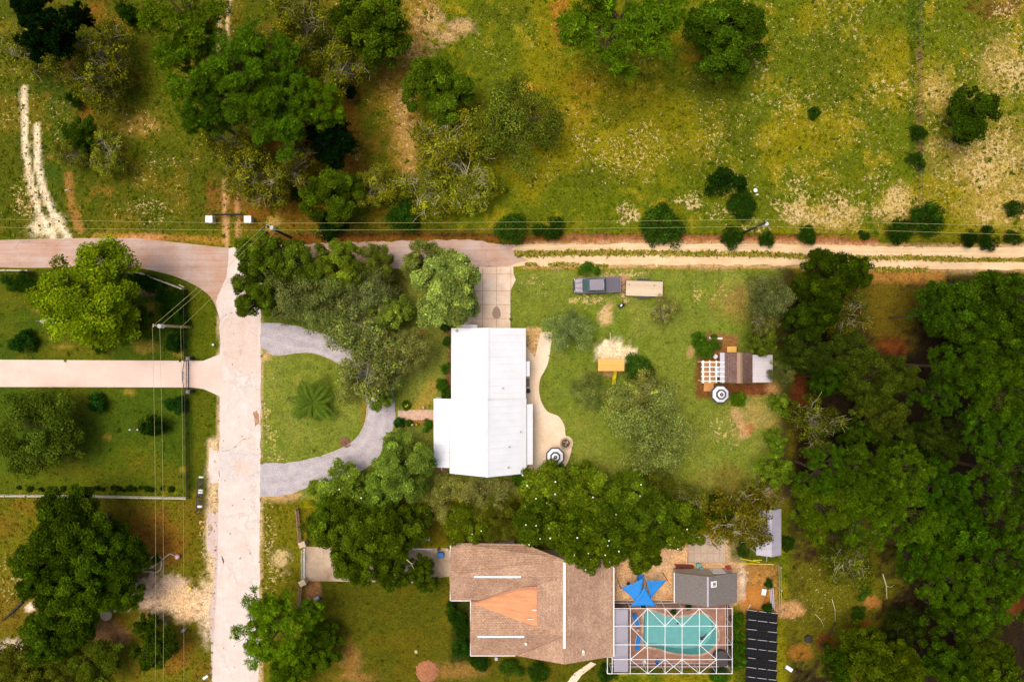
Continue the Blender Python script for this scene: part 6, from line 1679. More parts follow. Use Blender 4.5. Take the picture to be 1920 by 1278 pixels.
def pool_cage():
    zo, zi = 2.7, 3.5
    c = empty('pool_screen_cage', (*G(1262, 1190), 0), 'white framed screen cage over the turquoise pool', 'screen enclosure')
    Xs = [1148, 1182, 1214.5, 1247, 1279, 1311.5, 1343.5, 1373]; Ys = [1140, 1173, 1208, 1235.5, 1262]
    def node(i, j):
        e = i in (0, 7) or j in (0, 4)
        return G3(Xs[i], Ys[j], zo if e else zi)
    N = {(i, j): node(i, j) for i in range(8) for j in range(5)}
    def beam(a, b_, r=.044, nm='beam'): MB().tube([a, b_], r, 4).build(nm, M_TRIM, c)
    for j in range(5):
        for i in range(7): beam(N[i, j], N[i + 1, j])
    for i in range(8):
        for j in range(4): beam(N[i, j], N[i, j + 1])
    for (a, b_) in (((1, 1), (2, 0)), ((2, 0), (3, 1)), ((3, 0), (4, 1)), ((3, 1), (4, 0)), ((4, 1), (5, 0)), ((5, 0), (6, 1)), ((1, 1), (2, 2)), ((2, 2), (1, 3)), ((6, 1), (5, 2)), ((5, 2), (6, 3)), ((1, 3), (2, 4)), ((2, 4), (3, 3)), ((3, 3), (4, 4)), ((3, 4), (4, 3)), ((4, 3), (5, 4)), ((5, 4), (6, 3))):
        beam(N[a], N[b_], .04, 'brace')
    per = [(i, 0) for i in range(8)] + [(7, j) for j in range(1, 5)] + [(i, 4) for i in range(6, -1, -1)] + [(0, 3)]
    for k in per:
        x, y, z = N[k]; MB().box((x, y, z / 2), (.07, .07, z)).build('post', M_TRIM, c)
    for a, b_ in (((0, 0), (7, 0)), ((7, 0), (7, 4)), ((7, 4), (0, 4))):
        p, q = N[a], N[b_]
        for z in (.9, .08): MB().tube([(p[0], p[1], z), (q[0], q[1], z)], .04, 4).build('rail', M_TRIM, c)
    sm = bpy.data.materials.new('insect_screen'); sm.use_nodes = True; nt = sm.node_tree; nt.nodes.remove(nt.nodes['Principled BSDF'])
    tr = nd(nt, 'ShaderNodeBsdfTransparent'); df = nd(nt, 'ShaderNodeBsdfDiffuse'); df.inputs[0].default_value = (.02, .02, .02, 1); mx = nd(nt, 'ShaderNodeMixShader'); mx.inputs[0].default_value = .13
    nt.links.new(tr.outputs[0], mx.inputs[1]); nt.links.new(df.outputs[0], mx.inputs[2]); nt.links.new(mx.outputs[0], nt.nodes['Material Output'].inputs['Surface'])
    for i in range(7):
        for j in range(4):
            q = [N[i, j], N[i + 1, j], N[i + 1, j + 1], N[i, j + 1]]; MB().add(q, [(3, 2, 1, 0)]).build('screen_panel', sm, c)
    wm_ = sm.copy(); wm_.node_tree.nodes['Mix Shader'].inputs[0].default_value = .45
    for lst in ([(i, 0) for i in range(8)], [(7, j) for j in range(5)], [(i, 4) for i in range(8)]):
        for a, b_ in zip(lst[:-1], lst[1:]):
            p, q = N[a], N[b_]; MB().add([(p[0], p[1], 0), (q[0], q[1], 0), q, p], [(0, 1, 2, 3)]).build('screen_panel', wm_, c)
    # side entry
    a, b_ = G3(1139, 1231, 2.4), G3(1139, 1262, 2.4); c2, d2 = G3(1148, 1231, 2.4), G3(1148, 1262, 2.4)
    for p, q in ((a, b_), (a, c2), (b_, d2)): beam(p, q, .05, 'entry_beam')
    for p in (a, b_): MB().box((p[0], p[1], 1.2), (.07, .07, 2.4)).build('post', M_TRIM, c)
    # solid lanai roof
    l = empty('lanai_roof', (*G(1163, 1200), 0), 'flat grey metal porch roof beside the brown house and pool', 'porch roof')
    x0, y1 = G(1151, 1141.5, 2.4); x1, y0 = G(1177.5, 1259, 2.4)
    for k in range(4):
        ya, yb = y0 + (y1 - y0) * k / 4, y0 + (y1 - y0) * (k + 1) / 4; MB().box(((x0 + x1) / 2, (ya + yb) / 2, 2.4), (x1 - x0, yb - ya - .012, .06)).build('roof_panel', M_GREYM, l)
    for y in (y0 + .1, (y0 + y1) / 2, y1 - .1): MB().box((x1 - .08, y, 1.2), (.09, .09, 2.36)).build('post', M_TRIM, l)
pool_cage()
def lounger(px, py, rz, label):
    x, y = G(px, py, .4); t = empty('pool_lounger', (x, y, .06), label, 'sun lounger', 'blue pool loungers', rz)
    MB().box((.28, 0, .34), (1.15, .6, .07)).build('cushion', M_BLUE, t, bevel=.02); MB().box((-.55, 0, .52), (.68, .6, .07), ry=.6).build('backrest', M_BLUE, t, bevel=.02)
    for a in (-.4, .8):
        for b_ in (-.26, .26): MB().box((a, b_, .16), (.05, .05, .31)).build('leg', M_TRIM, t)
    for b_ in (-.31, .31): MB().box((.22, b_, .3), (1.35, .04, .05)).build('side_rail', M_TRIM, t)
lounger(1192, 1161, math.radians(-70), 'blue lounger at the upper end of the pool'); lounger(1196, 1204, math.radians(80), 'blue lounger at the lower end of the pool')
x, y = G(1233, 1239, .5); garden_chair(x, y, 1.2, 'blue chair on the lower pool deck', .06, M_BLUED)
x, y = G(1208, 1240, .5); garden_chair(x, y, .4, 'pale chair on the lower pool deck', .06, M_TRIM)
x, y = G(1196, 1181, .5); st = empty('side_table', (x, y, .06), 'little pale table between the two blue loungers', 'table'); MB().lathe([(.2, .46), (.2, .49)], (x, y, .06), 12).build('tabletop', M_STONE, st); MB().tube([(x, y, .06), (x, y, .52)], .025, 6).build('leg', M_DARK, st)
x, y = G(1353, 1234, .8); sp = empty('hot_tub', (x, y, .06), 'dark covered round hot tub in the pool cage corner', 'hot tub')
MB().lathe([(.95, 0), (1.0, .1), (1.0, .8)], (x, y, .06), 24).build('shell', M_GREY, sp, smooth=False); MB().lathe([(1.03, .8), (1.04, .88), (.9, .93), (.1, .96)], (x, y, .06), 24).build('cover', pmat('tub_cover', C(84, 78, 76), .7, 3, .15), sp)
for px, py, lb in ((1205, 1133, 'left'), (1262, 1145, 'middle'), (1290, 1136, 'right')):
    x, y = G(px, py, .3); q = empty('potted_plant', (x, y, .06), 'potted plant at the upper wall of the pool cage, %s of three' % lb, 'potted plant')
    MB().lathe([(.16, 0), (.22, .3), (.2, .32)], (x, y, .06), 12).build('pot', M_IRON, q); pr = PROTO['bush'][0]; f = link('foliage', pr['crown'], q, (0, 0, .3)); f.scale = (.3, .3, .3); f.color = (.8, .9, .8, 1)

# ---------------------------------------------------------------- blue shade sails
def sail(P, label):
    P = [Vector(G3(*p)) for p in P]; n = 9
    cen = sum(P, Vector()) / 3
    o = empty('shade_sail', (cen.x, cen.y, 0), label, 'shade sail', 'blue shade sails')
    V = []; F = []; ix = {}
    for i in range(n + 1):
        for j in range(n + 1 - i):
            k = n - i - j; a, b_, c_ = i / n, j / n, k / n
            p = P[0] * a + P[1] * b_ + P[2] * c_
            e = a * b_ * (1 - c_) + b_ * c_ * (1 - a) + a * c_ * (1 - b_)
            p = p + (cen - p) * (.45 * e) + Vector((0, 0, -.25 * a * b_ * c_ * 9))
            ix[i, j] = len(V); V.append(tuple(p))
    for i in range(n):
        for j in range(n - i):
            F.append((ix[i, j], ix[i + 1, j], ix[i, j + 1]))
            if i + j < n - 1: F.append((ix[i + 1, j], ix[i + 1, j + 1], ix[i, j + 1]))
    c = MB().add(V, F).build('cloth', M_BLUE, o, smooth=True)
    md = c.modifiers.new('thick', 'SOLIDIFY'); md.thickness = .012
    for p in P:
        MB().lathe([(.03, -.03), (.05, 0), (.03, .03)], tuple(p), 8).build('corner_ring', M_PVF, o)
sail([(1164, 1101, 2.5), (1207, 1082, 2.8), (1201, 1137, 2.6)], 'blue triangular shade sail pointing to the brown house')
sail([(1212, 1088, 2.9), (1251, 1086, 2.6), (1219, 1123, 2.4)], 'blue triangular shade sail pointing to the grey shed')
sail([(1182, 1136, 2.7), (1231, 1136, 2.7), (1209, 1098, 3.0)], 'blue triangular shade sail nearest the pool cage')
for i, (px, py, lb) in enumerate(((1164, 1101, 'nearest the brown house'), (1251, 1086, 'nearest the grey shed'))):
    x, y = G(px, py, 2.5); tag(MB().tube([(x, y, 0), (x, y, 2.62)], .05, 8).lathe([(.07, 2.6), (.06, 2.66)], (x, y, 0), 8).build('sail_post', M_DARK, None, (x, y, 0)), 'slim dark post holding the blue shade sail ' + lb, 'post')
x, y = G(1202, 1085, .6); sp = empty('paddling_pool', (x, y, 0), 'small blue round tub under the upper sail corner', 'tub'); MB().lathe([(.45, 0), (.5, .3), (.42, .3), (.4, .08)], (x, y, 0), 18).build('tub', M_BLUE, sp)
for px, py, lb in ((1178, 1093, 'dark metal stool left of the shade sails'), (1211, 1066, 'dark metal stool beside the bare trunk')):
    x, y = G(px, py, .4); q = empty('stool', (x, y, 0), lb, 'stool'); MB().lathe([(.2, .42), (.22, .45), (.2, .47)], (x, y, 0), 12).build('seat', M_DARK, q)
    for k in range(4): a = k * 1.57; MB().tube([(x + .12 * math.cos(a), y + .12 * math.sin(a), .43), (x + .2 * math.cos(a), y + .2 * math.sin(a), 0)], .015, 5).build('leg', M_DARK, q)

# ---------------------------------------------------------------- solar collectors
def solar():
    rot = math.radians(-7)
    k = 0
    names = ['top', 'second', 'third', 'fourth', 'fifth', 'sixth', 'seventh', 'eighth']
    for r in range(8):
        for c in range(3):
            px = 1409 + c * 19.4 - r * .2; py = 1152.5 + r * 17.8 + c * 2.4
            x, y = G(px, py, .7)
            t = empty('solar_panel', (x, y, 0), 'black solar panel, %s row, %s of its row' % (names[r], ('left', 'middle', 'right')[c]), 'solar panel', 'solar panels on racks beside the pool cage', rot)
            w, h_ = 1.32, 1.2; tl = math.radians(9)
            MB().box((0, 0, .7), (w, h_, .035), rx=tl).build('frame', M_DARK, t)
            for i in range(3):
                for j in range(2):
                    MB().box(((i - 1) * .435, (j - .5) * .585 * math.cos(tl), .722 + (j - .5) * .585 * math.sin(tl)), (.42, .56, .012), rx=tl).build('cell', M_PV, t)
            if not (r in (2, 5) and c == 1): MB().box((0, h_ / 2 + .03, .70 + h_ / 2 * math.sin(tl)), (w - .1 - .25 * ((r + c) % 2), .045, .04)).build('rail', M_PVF, t)
            for sx in (-.55, .55): MB().box((sx, 0, .33), (.05, .05, .68)).build('leg', M_DARK, t)
solar()
# ---------------------------------------------------------------- utility poles and wires
def pole(base, top, h, label, mat, can=True, arm=0.0):
    x, y = G(*top, h)
    p = empty('utility_pole', (x, y, 0), label, 'utility pole')
    MB().tube([(x, y, -.2), (x, y, h * .5), (x, y, h)], [.17, .15, .11], 10).build('shaft', mat, p, smooth=True)
    if arm: MB().box((x, y, h - .5), (arm, .1, .12)).build('crossarm', M_POLED, p)
    if can:
        MB().lathe([(.2, -.5), (.24, -.45), (.24, .4), (.18, .48), (.05, .52)], (x + .34, y - .06, h - 1.0), 14).build('transformer', M_WHITEC, p); MB().lathe([(.05, 0), (.06, .1), (.02, .2)], (x + .34, y - .06, h - .5), 8).build('bushing', M_WHITEC, p)
    for k in (-.12, .12): MB().lathe([(.04, 0), (.07, .08), (.03, .18)], (x, y + k, h - .02), 8).build('insulator', M_WHITEC, p)
    return Vector((x, y, h))
PA = pole(None, (288, 610), 9.4, 'pale wooden utility pole on the estate lawn by the fence', M_POLE)
PB = pole(None, (1436, 417), 8.6, 'dark wooden utility pole with white can on the pasture verge', M_POLED)
PC = pole(None, (500, 424), 8.6, 'wooden utility pole behind the street corner oak', M_POLED, True)
def wire(a, b_, sag, label, r=.016):
    a, b_ = Vector(a), Vector(b_); n = 24
    pts = []
    for i in range(n + 1):
        t = i / n; p = a.lerp(b_, t); p.z -= sag * 4 * t * (1 - t); pts.append(tuple(p))
    tag(MB().tube(pts, r, 4).build('power_wire', M_WIRE, None, tuple(a)), label, 'power wire', 'overhead power wires')
WE = Vector((*G(2080, 433, 8), 8.4)); WW = Vector((*G(-160, 413, 8), 8.4)); WS = Vector((*G(292, 1480, 8.6), 8.8))
wire(PC + Vector((0, .35, 0)), PB + Vector((0, .35, 0)), .5, 'upper wire along the dirt road between its two poles')
wire(PC + Vector((0, -.45, -.1)), PB + Vector((0, -.45, -.1)), .5, 'lower wire along the dirt road between its two poles')
wire(PB + Vector((0, .35, 0)), WE + Vector((0, .35, 0)), .4, 'upper wire running east from the dark pole')
wire(PB + Vector((0, -.45, -.1)), WE + Vector((0, -.75, -.1)), .4, 'lower wire running east from the dark pole')
wire(PC + Vector((0, .35, 0)), WW + Vector((0, .3, 0)), .5, 'upper wire running west over the wheel tracks')
wire(PC + Vector((0, -.45, -.1)), WW + Vector((0, -.7, -.1)), .5, 'lower wire running west over the wheel tracks')
wire(PA + Vector((.1, .1, 0)), PC + Vector((-.3, 0, 0)), .4, 'upper slanting wire from pale pole to street corner')
wire(PA + Vector((.6, -.1, -.1)), PC + Vector((.1, -.3, -.1)), .4, 'middle slanting wire from pale pole to street corner')
wire(PA + Vector((2.0, -.25, -2.2)), PC + Vector((.5, -.5, -1.2)), .5, 'lower slanting wire from pale pole to street corner')
wire(PA + Vector((-.15, 0, 0)), WS + Vector((-.15, 0, 0)), .6, 'left wire running south from the pale pole')
wire(PA + Vector((.65, 0, -.1)), WS + Vector((.75, 0, -.1)), .6, 'middle wire running south from the pale pole')
wire(PA + Vector((2.0, 0, -2.3)), WS + Vector((2.2, 0, -2.3)), .4, 'low thin wire running south from the pale pole', .014)
MB_ = None
x, y = PA.x + .6, PA.y
# ---------------------------------------------------------------- north gate: white pillars and a dark gate
def pillar(px, py, label, name='gate_pillar', w=.82, d=.82, h=1.15, rz=0.0, mat=None):
    x, y = G(px, py, h); p = empty(name, (x, y, 0), label, 'pillar')
    MB().box((x, y, h / 2 - .05), (w, d, h - .1), rz).build('shaft', mat or M_WHITEC, p); MB().box((x, y, h - .03), (w + .1, d + .1, .08), rz).build('cap', mat or M_WHITEC, p, bevel=.02)
pillar(391.5, 411, 'white masonry gate pillar left of the north track'); pillar(464, 411, 'white masonry gate pillar right of the north track')
def north_gate():
    x0, y0 = G(402, 404, 0); x1, _ = G(458, 404, 0); g = empty('field_gate', ((x0 + x1) / 2, y0, 0), 'dark metal field gate across the north track', 'gate')
    for a, b_ in ((x0 + .05, (x0 + x1) / 2 - .04), ((x0 + x1) / 2 + .04, x1 - .05)):
        for z in (.25, .5, .75, 1.0, 1.25): MB().tube([(a, y0, z), (b_, y0, z)], .028, 6).build('bar', M_DARK, g)
        for xx in (a, b_): MB().tube([(xx, y0, .15), (xx, y0, 1.3)], .035, 6).build('upright', M_DARK, g)
        MB().tube([(a, y0, .25), (b_, y0, 1.25)], .022, 5).build('brace', M_DARK, g)
        MB().box(((a + b_) / 2, y0 + .02, .75), (abs(b_ - a) * .96, .012, 1.0)).build('mesh_panel', screenmat('gate_mesh', .5), g)
def screenmat(name, a, c=(.015, .014, .013)):
    m = bpy.data.materials.new(name); m.use_nodes = True; nt = m.node_tree; nt.nodes.remove(nt.nodes['Principled BSDF'])
    tr = nd(nt, 'ShaderNodeBsdfTransparent'); df = nd(nt, 'ShaderNodeBsdfDiffuse'); df.inputs[0].default_value = (*c, 1); mx = nd(nt, 'ShaderNodeMixShader'); mx.inputs[0].default_value = a
    nt.links.new(tr.outputs[0], mx.inputs[1]); nt.links.new(df.outputs[0], mx.inputs[2]); nt.links.new(mx.outputs[0], nt.nodes['Material Output'].inputs['Surface'])
    return m
north_gate()
# ---------------------------------------------------------------- estate fences and iron gate
M_MESH = screenmat('fence_mesh', .62, (.02, .035, .012))
def mesh_fence(pts, h, label, step=2.6):
    P = GP(pts); f = empty('mesh_fence', (*P[0], 0), label, 'fence')
    for a, b_ in zip(P[:-1], P[1:]):
        a, b_ = Vector((*a, 0)), Vector((*b_, 0)); n = max(1, int((b_ - a).length / step))
        for i in range(n):
            p, q = a.lerp(b_, i / n), a.lerp(b_, (i + 1) / n)
            MB().add([(p.x, p.y, .03), (q.x, q.y, .03), (q.x, q.y, h), (p.x, p.y, h)], [(0, 1, 2, 3)]).build('mesh_panel', M_MESH, f)
            MB().tube([(p.x, p.y, h), (q.x, q.y, h)], .025, 5).build('top_rail', M_DARK, f); MB().tube([(p.x, p.y, 0), (p.x, p.y, h + .06)], .035, 6).build('post', M_DARK, f)
        MB().tube([(b_.x, b_.y, 0), (b_.x, b_.y, h + .06)], .035, 6).build('post', M_DARK, f)
mesh_fence([(353, 544), (354, 672)], 1.3, 'dark mesh fence beside the street north of the iron gate')
mesh_fence([(355, 733), (358, 930)], 1.3, 'dark mesh fence beside the street south of the iron gate')
def rail_fence(pts, h, label, mat, step=2.4, rails=3, name='rail_fence', rr=(.05, .13)):
    P = GP(pts); f = empty(name, (*P[0], 0), label, 'fence')
    for a, b_ in zip(P[:-1], P[1:]):
        a, b_ = Vector((*a, 0)), Vector((*b_, 0)); n = max(1, int((b_ - a).length / step)); rz = math.atan2(b_.y - a.y, b_.x - a.x)
        for i in range(n):
            p, q = a.lerp(b_, i / n), a.lerp(b_, (i + 1) / n); m_ = (p + q) / 2
            for k in range(rails): MB().box((m_.x, m_.y, h * (k + .7) / rails), ((q - p).length - .01, rr[0], rr[1]), rz).build('rail', mat, f)
            MB().box((p.x, p.y, h / 2 + .03), (.12, .12, h + .06), rz).build('post', mat, f); 
        MB().box((m_.x, m_.y, h + .02), (.01, .01, .01)) if False else None
        MB().box((b_.x, b_.y, h / 2 + .03), (.12, .12, h + .06), rz).build('post', mat, f)
rail_fence([(-60, 926), (60, 926.5), (180, 928), (356, 931)], 1.2, 'pale rail fence along the lower side of the estate lawn', M_FENCEW, 2.5, 3, rr=(.12, .14))
rail_fence([(-60, 508), (64, 508.5)], 1.3, 'pale rail fence on the road left of the huge pine', M_FENCEW, 2.2, 3, rr=(.12, .16))
rail_fence([(214, 512), (268, 512.5), (349, 543)], 1.3, 'pale rail fence curving round the estate corner', M_FENCEW, 2.2, 3, rr=(.12, .16))
def iron_gate():
    x, _ = G(353.5, 700, 0); y0, y1 = G(0, 730, 0)[1], G(0, 676, 0)[1]
    g = empty('iron_gate', (x, (y0 + y1) / 2, 0), 'brown iron double gate with white emblem across the pink driveway', 'gate')
    def top(y): s = (y - y0) / (y1 - y0); return 1.15 + .5 * math.sin(math.pi * s)
    n = 34
    for i in range(n + 1):
        y = y0 + (y1 - y0) * i / n; MB().tube([(x, y, .1), (x, y, top(y))], .014, 4).build('bar', M_IRON, g)
    MB().tube([(x, y0 + (y1 - y0) * i / 16, top(y0 + (y1 - y0) * i / 16)) for i in range(17)], .045, 6).build('top_rail', M_IRON, g)
    for z in (.12, .6): MB().tube([(x, y0, z), (x, y1, z)], .05, 6).build('cross_rail', M_IRON, g)
    em = MB(); yc = (y0 + y1) / 2
    em.prism([(x - .02, yc - .02), (x + .02, yc - .02), (x + .02, yc + .02), (x - .02, yc + .02)], 1.3, 1.9)
    for s in (-1, 1):
        em.slab([(x - .05, yc, 1.35), (x - .05, yc + s * .62, 1.75), (x + .08, yc + s * .5, 1.5), (x + .05, yc, 1.3)], .03); em.slab([(x - .04, yc, 1.6), (x - .04, yc + s * .4, 1.95), (x + .06, yc + s * .3, 1.75)], .03)
    em.build('emblem', M_WHITEC, g)
    for yy in (y0, y1): MB().tube([(x, yy, .1), (x - .02, yy, 1.3)], .05, 6).build('hinge_post', M_IRON, g)
iron_gate()
for py, lb in ((672, 'north'), (734, 'south')):
    x, y = G(353, py, 1.3); p = empty('gate_post', (x, y, 0), 'square black gate post on the %s side of the pink driveway' % lb, 'post'); MB().box((x, y, .7), (.42, .42, 1.4)).build('shaft', M_DARK, p); MB().box((x, y, 1.44), (.52, .52, .08)).build('cap', M_DARK, p); MB().lathe([(.05, 0), (.1, .08), (.02, .18)], (x, y, 1.48), 10).build('lamp_globe', M_STONE, p)
# hammock, globes, signs on the estate
def hammock():
    x, y = G(92, 602, .5); h = empty('hammock', (x, y, 0), 'white hammock on a stand on the upper estate lawn', 'hammock')
    V = []; F = []; n = 10
    for i in range(n + 1):
        s = i / n * 2 - 1; w = .3 * (1 - s * s) ** .5 + .03
        for k in (-1, -.4, .4, 1): V.append((x + s * 1.0, y + k * w, .45 + .35 * s * s + .12 * abs(k)))
    for i in range(n):
        for k in range(3): F.append((i * 4 + k, i * 4 + k + 1, i * 4 + 5 + k, i * 4 + 4 + k))
    MB().add(V, F).build('cloth', pmat('hammock_cloth', C(236, 226, 224), .8), h)
    for s in (-1, 1):
        MB().tube([(x + s * 1.0, y, .8), (x + s * 1.3, y, .95)], .015, 5).build('rope', M_FENCEW, h); MB().tube([(x + s * 1.35, y, 1.0), (x + s * .9, y, .05)], .03, 6).build('stand_arm', M_FENCEW, h); MB().box((x + s * .9, y, .04), (.06, .9, .06)).build('stand_foot', M_FENCEW, h)
    MB().box((x, y, .04), (1.8, .06, .06)).build('stand_beam', M_FENCEW, h)
hammock()
x, y = G(268, 801, 0); lp = empty('garden_lamp', (x, y, 0), 'garden lamp with two white globes beside the small dark tree', 'lamp')
MB().tube([(x, y, 0), (x, y, 2.2)], .03, 6).build('shaft', M_DARK, lp); MB().tube([(x - .4, y, 2.2), (x + .55, y, 2.2)], .025, 6).build('arm', M_DARK, lp)
for dx in (-.42, .56): MB().lathe([(.03, -.12), (.11, -.05), (.12, .02), (.06, .11), (.01, .13)], (x + dx, y, 2.3), 12).build('globe', M_WHITEC, lp, smooth=True)
for px, py, lb in ((341, 536, 'flat pale sign board outside the estate fence corner'),):
    x, y = G(px, py, .6); s = empty('sign_board', (x, y, 0), lb, 'sign'); MB().box((x, y, .6), (.75, .12, .3), -.45).build('panel', M_FENCEW, s)
    for k in (-.3, .3): MB().box((x + k * .9, y - k * .43, .23), (.06, .06, .46)).build('leg', M_FENCEW, s)
x, y = G(400, 646, .2); tag(MB().lathe([(.08, 0), (.12, .25), (.14, .3), (.02, .34)], (x, y, 0), 10).box((x - .12, y + .03, .2), (.25, .06, .12)).build('water_meter', M_WHITEC, None, (x, y, 0)), 'small white marker on the grass by the street', 'marker')
# ---------------------------------------------------------------- row of mailboxes by the street
COLS = [M_TRIM, M_IRON, M_GREY, M_POLED, M_TRIM, M_TRIM, M_GREY, M_IRON, M_POLED, M_GREY, M_TRIM, M_DARK]
LAB = ['first white', 'first brown', 'first grey', 'first dark', 'second white', 'third white', 'second grey', 'second brown', 'second dark', 'third grey', 'largest white', 'black']
bx_, by_ = G(375, 928, 0)
mb = empty('mailbox_stand', (bx_, by_, 0), 'long wooden stand carrying the row of mailboxes', 'stand')
P0, P1 = Vector((*G(377, 893, 0), 0)), Vector((*G(374, 961, 0), 0)); rzm = math.atan2(P1.y - P0.y, P1.x - P0.x); mm = (P0 + P1) / 2
MB().box((mm.x, mm.y, .95), ((P1 - P0).length, .12, .05), rzm).build('beam', M_POLED, mb)
for k in range(5):
    p = P0.lerp(P1, k / 4); MB().box((p.x, p.y, .46), (.1, .1, .92)).build('post', M_WOOD, mb)
YS = [894, 900, 906, 914, 918.5, 923, 927.5, 933, 939, 944.5, 949, 956]
for i, py in enumerate(YS):
    px = 377.5 - i * .28; x, y = G(px, py, 1.1); w = .2 if i != 10 else .28
    m = empty('mailbox', (x, y, .98), '%s mailbox counted from the north end of the row' % LAB[i], 'mailbox', 'row of mailboxes by the street', rzm + math.pi / 2)
    prof = [(-w / 2, 0), (w / 2, 0), (w / 2, .16), (w * .35, .25), (0, .29), (-w * .35, .25), (-w / 2, .16)]
    V = [(a, b_, c) for a in (-.26,) for b_, c in prof] + [(.26, b_, c) for b_, c in prof]; n = 7
    MB().add(V, [tuple(range(n)), tuple(range(2 * n - 1, n - 1, -1))] + [(k, n + k, n + (k + 1) % n, (k + 1) % n) for k in range(n)]).build('body', COLS[i], m)
    MB().box((.27, 0, .12), (.02, w * .9, .2)).build('door', COLS[i], m); MB().box((.1, w / 2 + .02, .2), (.12, .02, .06)).build('flag', M_RED, m)
# ---------------------------------------------------------------- neighbour's front fence and gate
rail_fence([(560, 952), (566, 1017)], 1.3, 'brown wooden fence north of the neighbour gate', M_FENCEB, 2.2, 4, 'wooden_fence', (.06, .16))
rail_fence([(566, 1096), (563, 1142)], 1.3, 'brown wooden fence south of the neighbour gate', M_FENCEB, 2.2, 4, 'wooden_fence', (.06, .16))
pillar(566, 1021, 'pale masonry pillar north of the neighbour gate', w=.75, d=.6, h=1.3, rz=.35, mat=M_STONE); pillar(566.5, 1093, 'pale masonry pillar south of the neighbour gate', w=.75, d=.6, h=1.3, rz=.5, mat=M_STONE)
def slide_gate():
    x, y1 = G(571, 1026, 0); _, y0 = G(571, 1089, 0); g = empty('driveway_gate', (x, (y0 + y1) / 2, 0), 'white metal gate across the neighbour driveway', 'gate')
    for z in (.15, 1.2): MB().box((x, (y0 + y1) / 2, z), (.12, y1 - y0, .1)).build('rail', M_TRIM, g)
    n = 22
    for i in range(n + 1): MB().box((x, y0 + (y1 - y0) * i / n, .68), (.03, .05, .95)).build('bar', M_TRIM, g)
    MB().box((x, (y0 + y1) / 2, 1.28), (.05, y1 - y0, .04)).build('cap_rail', M_GREY, g)
slide_gate()
def crate(name, px, py, z, s, mat, label, cat, rz=0.0, lid=None):
    x, y = G(px, py, z + s[2] / 2); o = empty(name, (x, y, z), label, cat, None, rz)
    MB().box((0, 0, s[2] / 2), s).build('body', mat, o, bevel=min(s) * .08); MB().box((0, 0, s[2] + .015), (s[0] * 1.05, s[1] * 1.05, .04)).build('lid', lid or mat, o, bevel=.01)
    MB().box((s[0] * .52, 0, s[2] * .6), (.03, s[1] * .3, .06)).build('handle', M_DARK, o)
def barrel(name, px, py, z, r, h_, mat, label, cat):
    x, y = G(px, py, z + h_); o = empty(name, (x, y, z), label, cat)
    MB().lathe([(r * .88, 0), (r, h_ * .3), (r, h_ * .7), (r * .9, h_)], (x, y, z), 16).build('body', mat, o, smooth=True); MB().lathe([(r * .95, h_), (r * .95, h_ + .04), (r * .3, h_ + .05)], (x, y, z), 16).build('rim', mat, o)
crate('blue_bin', 826, 1039, .03, (.75, .62, .7), M_BLUED, 'bright blue bin at the corner of the brown house', 'bin', .1)
barrel('planter_pot', 822, 1030, .03, .2, .4, M_IRON, 'dark flower pot behind the blue bin', 'pot'); barrel('planter_pot', 838, 1030, .03, .22, .45, M_STONE, 'pale flower pot between blue bin and brown roof', 'pot')
crate('storage_box', 793, 1012, 0, (.5, .5, .6), M_WHITEC, 'white box in the clutter under the trees', 'box', .3); crate('storage_box', 803, 1009, 0, (.45, .4, .5), pmat('lilac', C(140, 140, 216), .5), 'lilac box in the clutter under the trees', 'box', .1); crate('storage_box', 795, 985, 0, (.45, .4, .6), M_TRIM, 'white box above the other clutter boxes', 'box', .5); crate('storage_box', 789, 1010, 0, (.3, .5, .4), M_TEAL, 'small teal box beside the white clutter box', 'box', .2)
tag(MB().box((*G(792, 1028, .2), .2), (2.6, .1, .4), -.03).build('low_wall', M_TRIM, None, (*G(792, 1028), 0)), 'low white kerb wall beside the neighbour driveway', 'wall')
crate('white_bucket', 853.5, 1193, 0, (.42, .42, .45), M_WHITEC, 'square white bucket on the neighbour lawn', 'bucket'); barrel('grey_bucket', 930.5, 1234.5, 0, .24, .4, M_GREYM, 'round grey bucket below the brown house', 'bucket'); barrel('tree_stump', 780, 1221, 0, .22, .2, M_POLE, 'pale stump on the neighbour lawn', 'stump')
crate('grey_box', 594, 1120, 0, (.7, .35, .4), M_GREYM, 'grey metal box beside the wooden fence', 'box', .5)
# mulch rings and leaf piles, rough low mounds
def mound(name, px, py, rp, hh, col, label, cat, seed):
    x, y = G(px, py, 0); R_ = rp / S; rg = np.random.RandomState(seed); o = empty(name, (x, y, 0), label, cat)
    n, m_ = 26, 8; V = []; F = []
    for r in range(m_ + 1):
        for k in range(n):
            a = 2 * math.pi * k / n; q = R_ * (1 - r / m_ * .97) * (1 + rg.normal(0, .05)); V.append((x + q * math.cos(a), y + q * math.sin(a), (-.02 if r == 0 else hh * math.sin(r / m_ * 1.57) + rg.uniform(-.03, .03))))
    for r in range(m_):
        for k in range(n): F.append((r * n + k, r * n + (k + 1) % n, (r + 1) * n + (k + 1) % n, (r + 1) * n + k))
    F.append(tuple(range(m_ * n, m_ * n + n)))
    MB().add(V, F).build('heap', pmat(name + '_mix', col, .95, 6, .5, bump=.8, bscale=14), o)
mound('mulch_ring', 648, 829, 11, .12, C(140, 100, 76), 'round brown mulch ring inside the gravel bend', 'mulch ring', 1)
mound('leaf_pile', 801, 1258, 22, .4, C(186, 122, 80), 'round orange brown leaf pile on the neighbour lawn', 'leaf pile', 2)
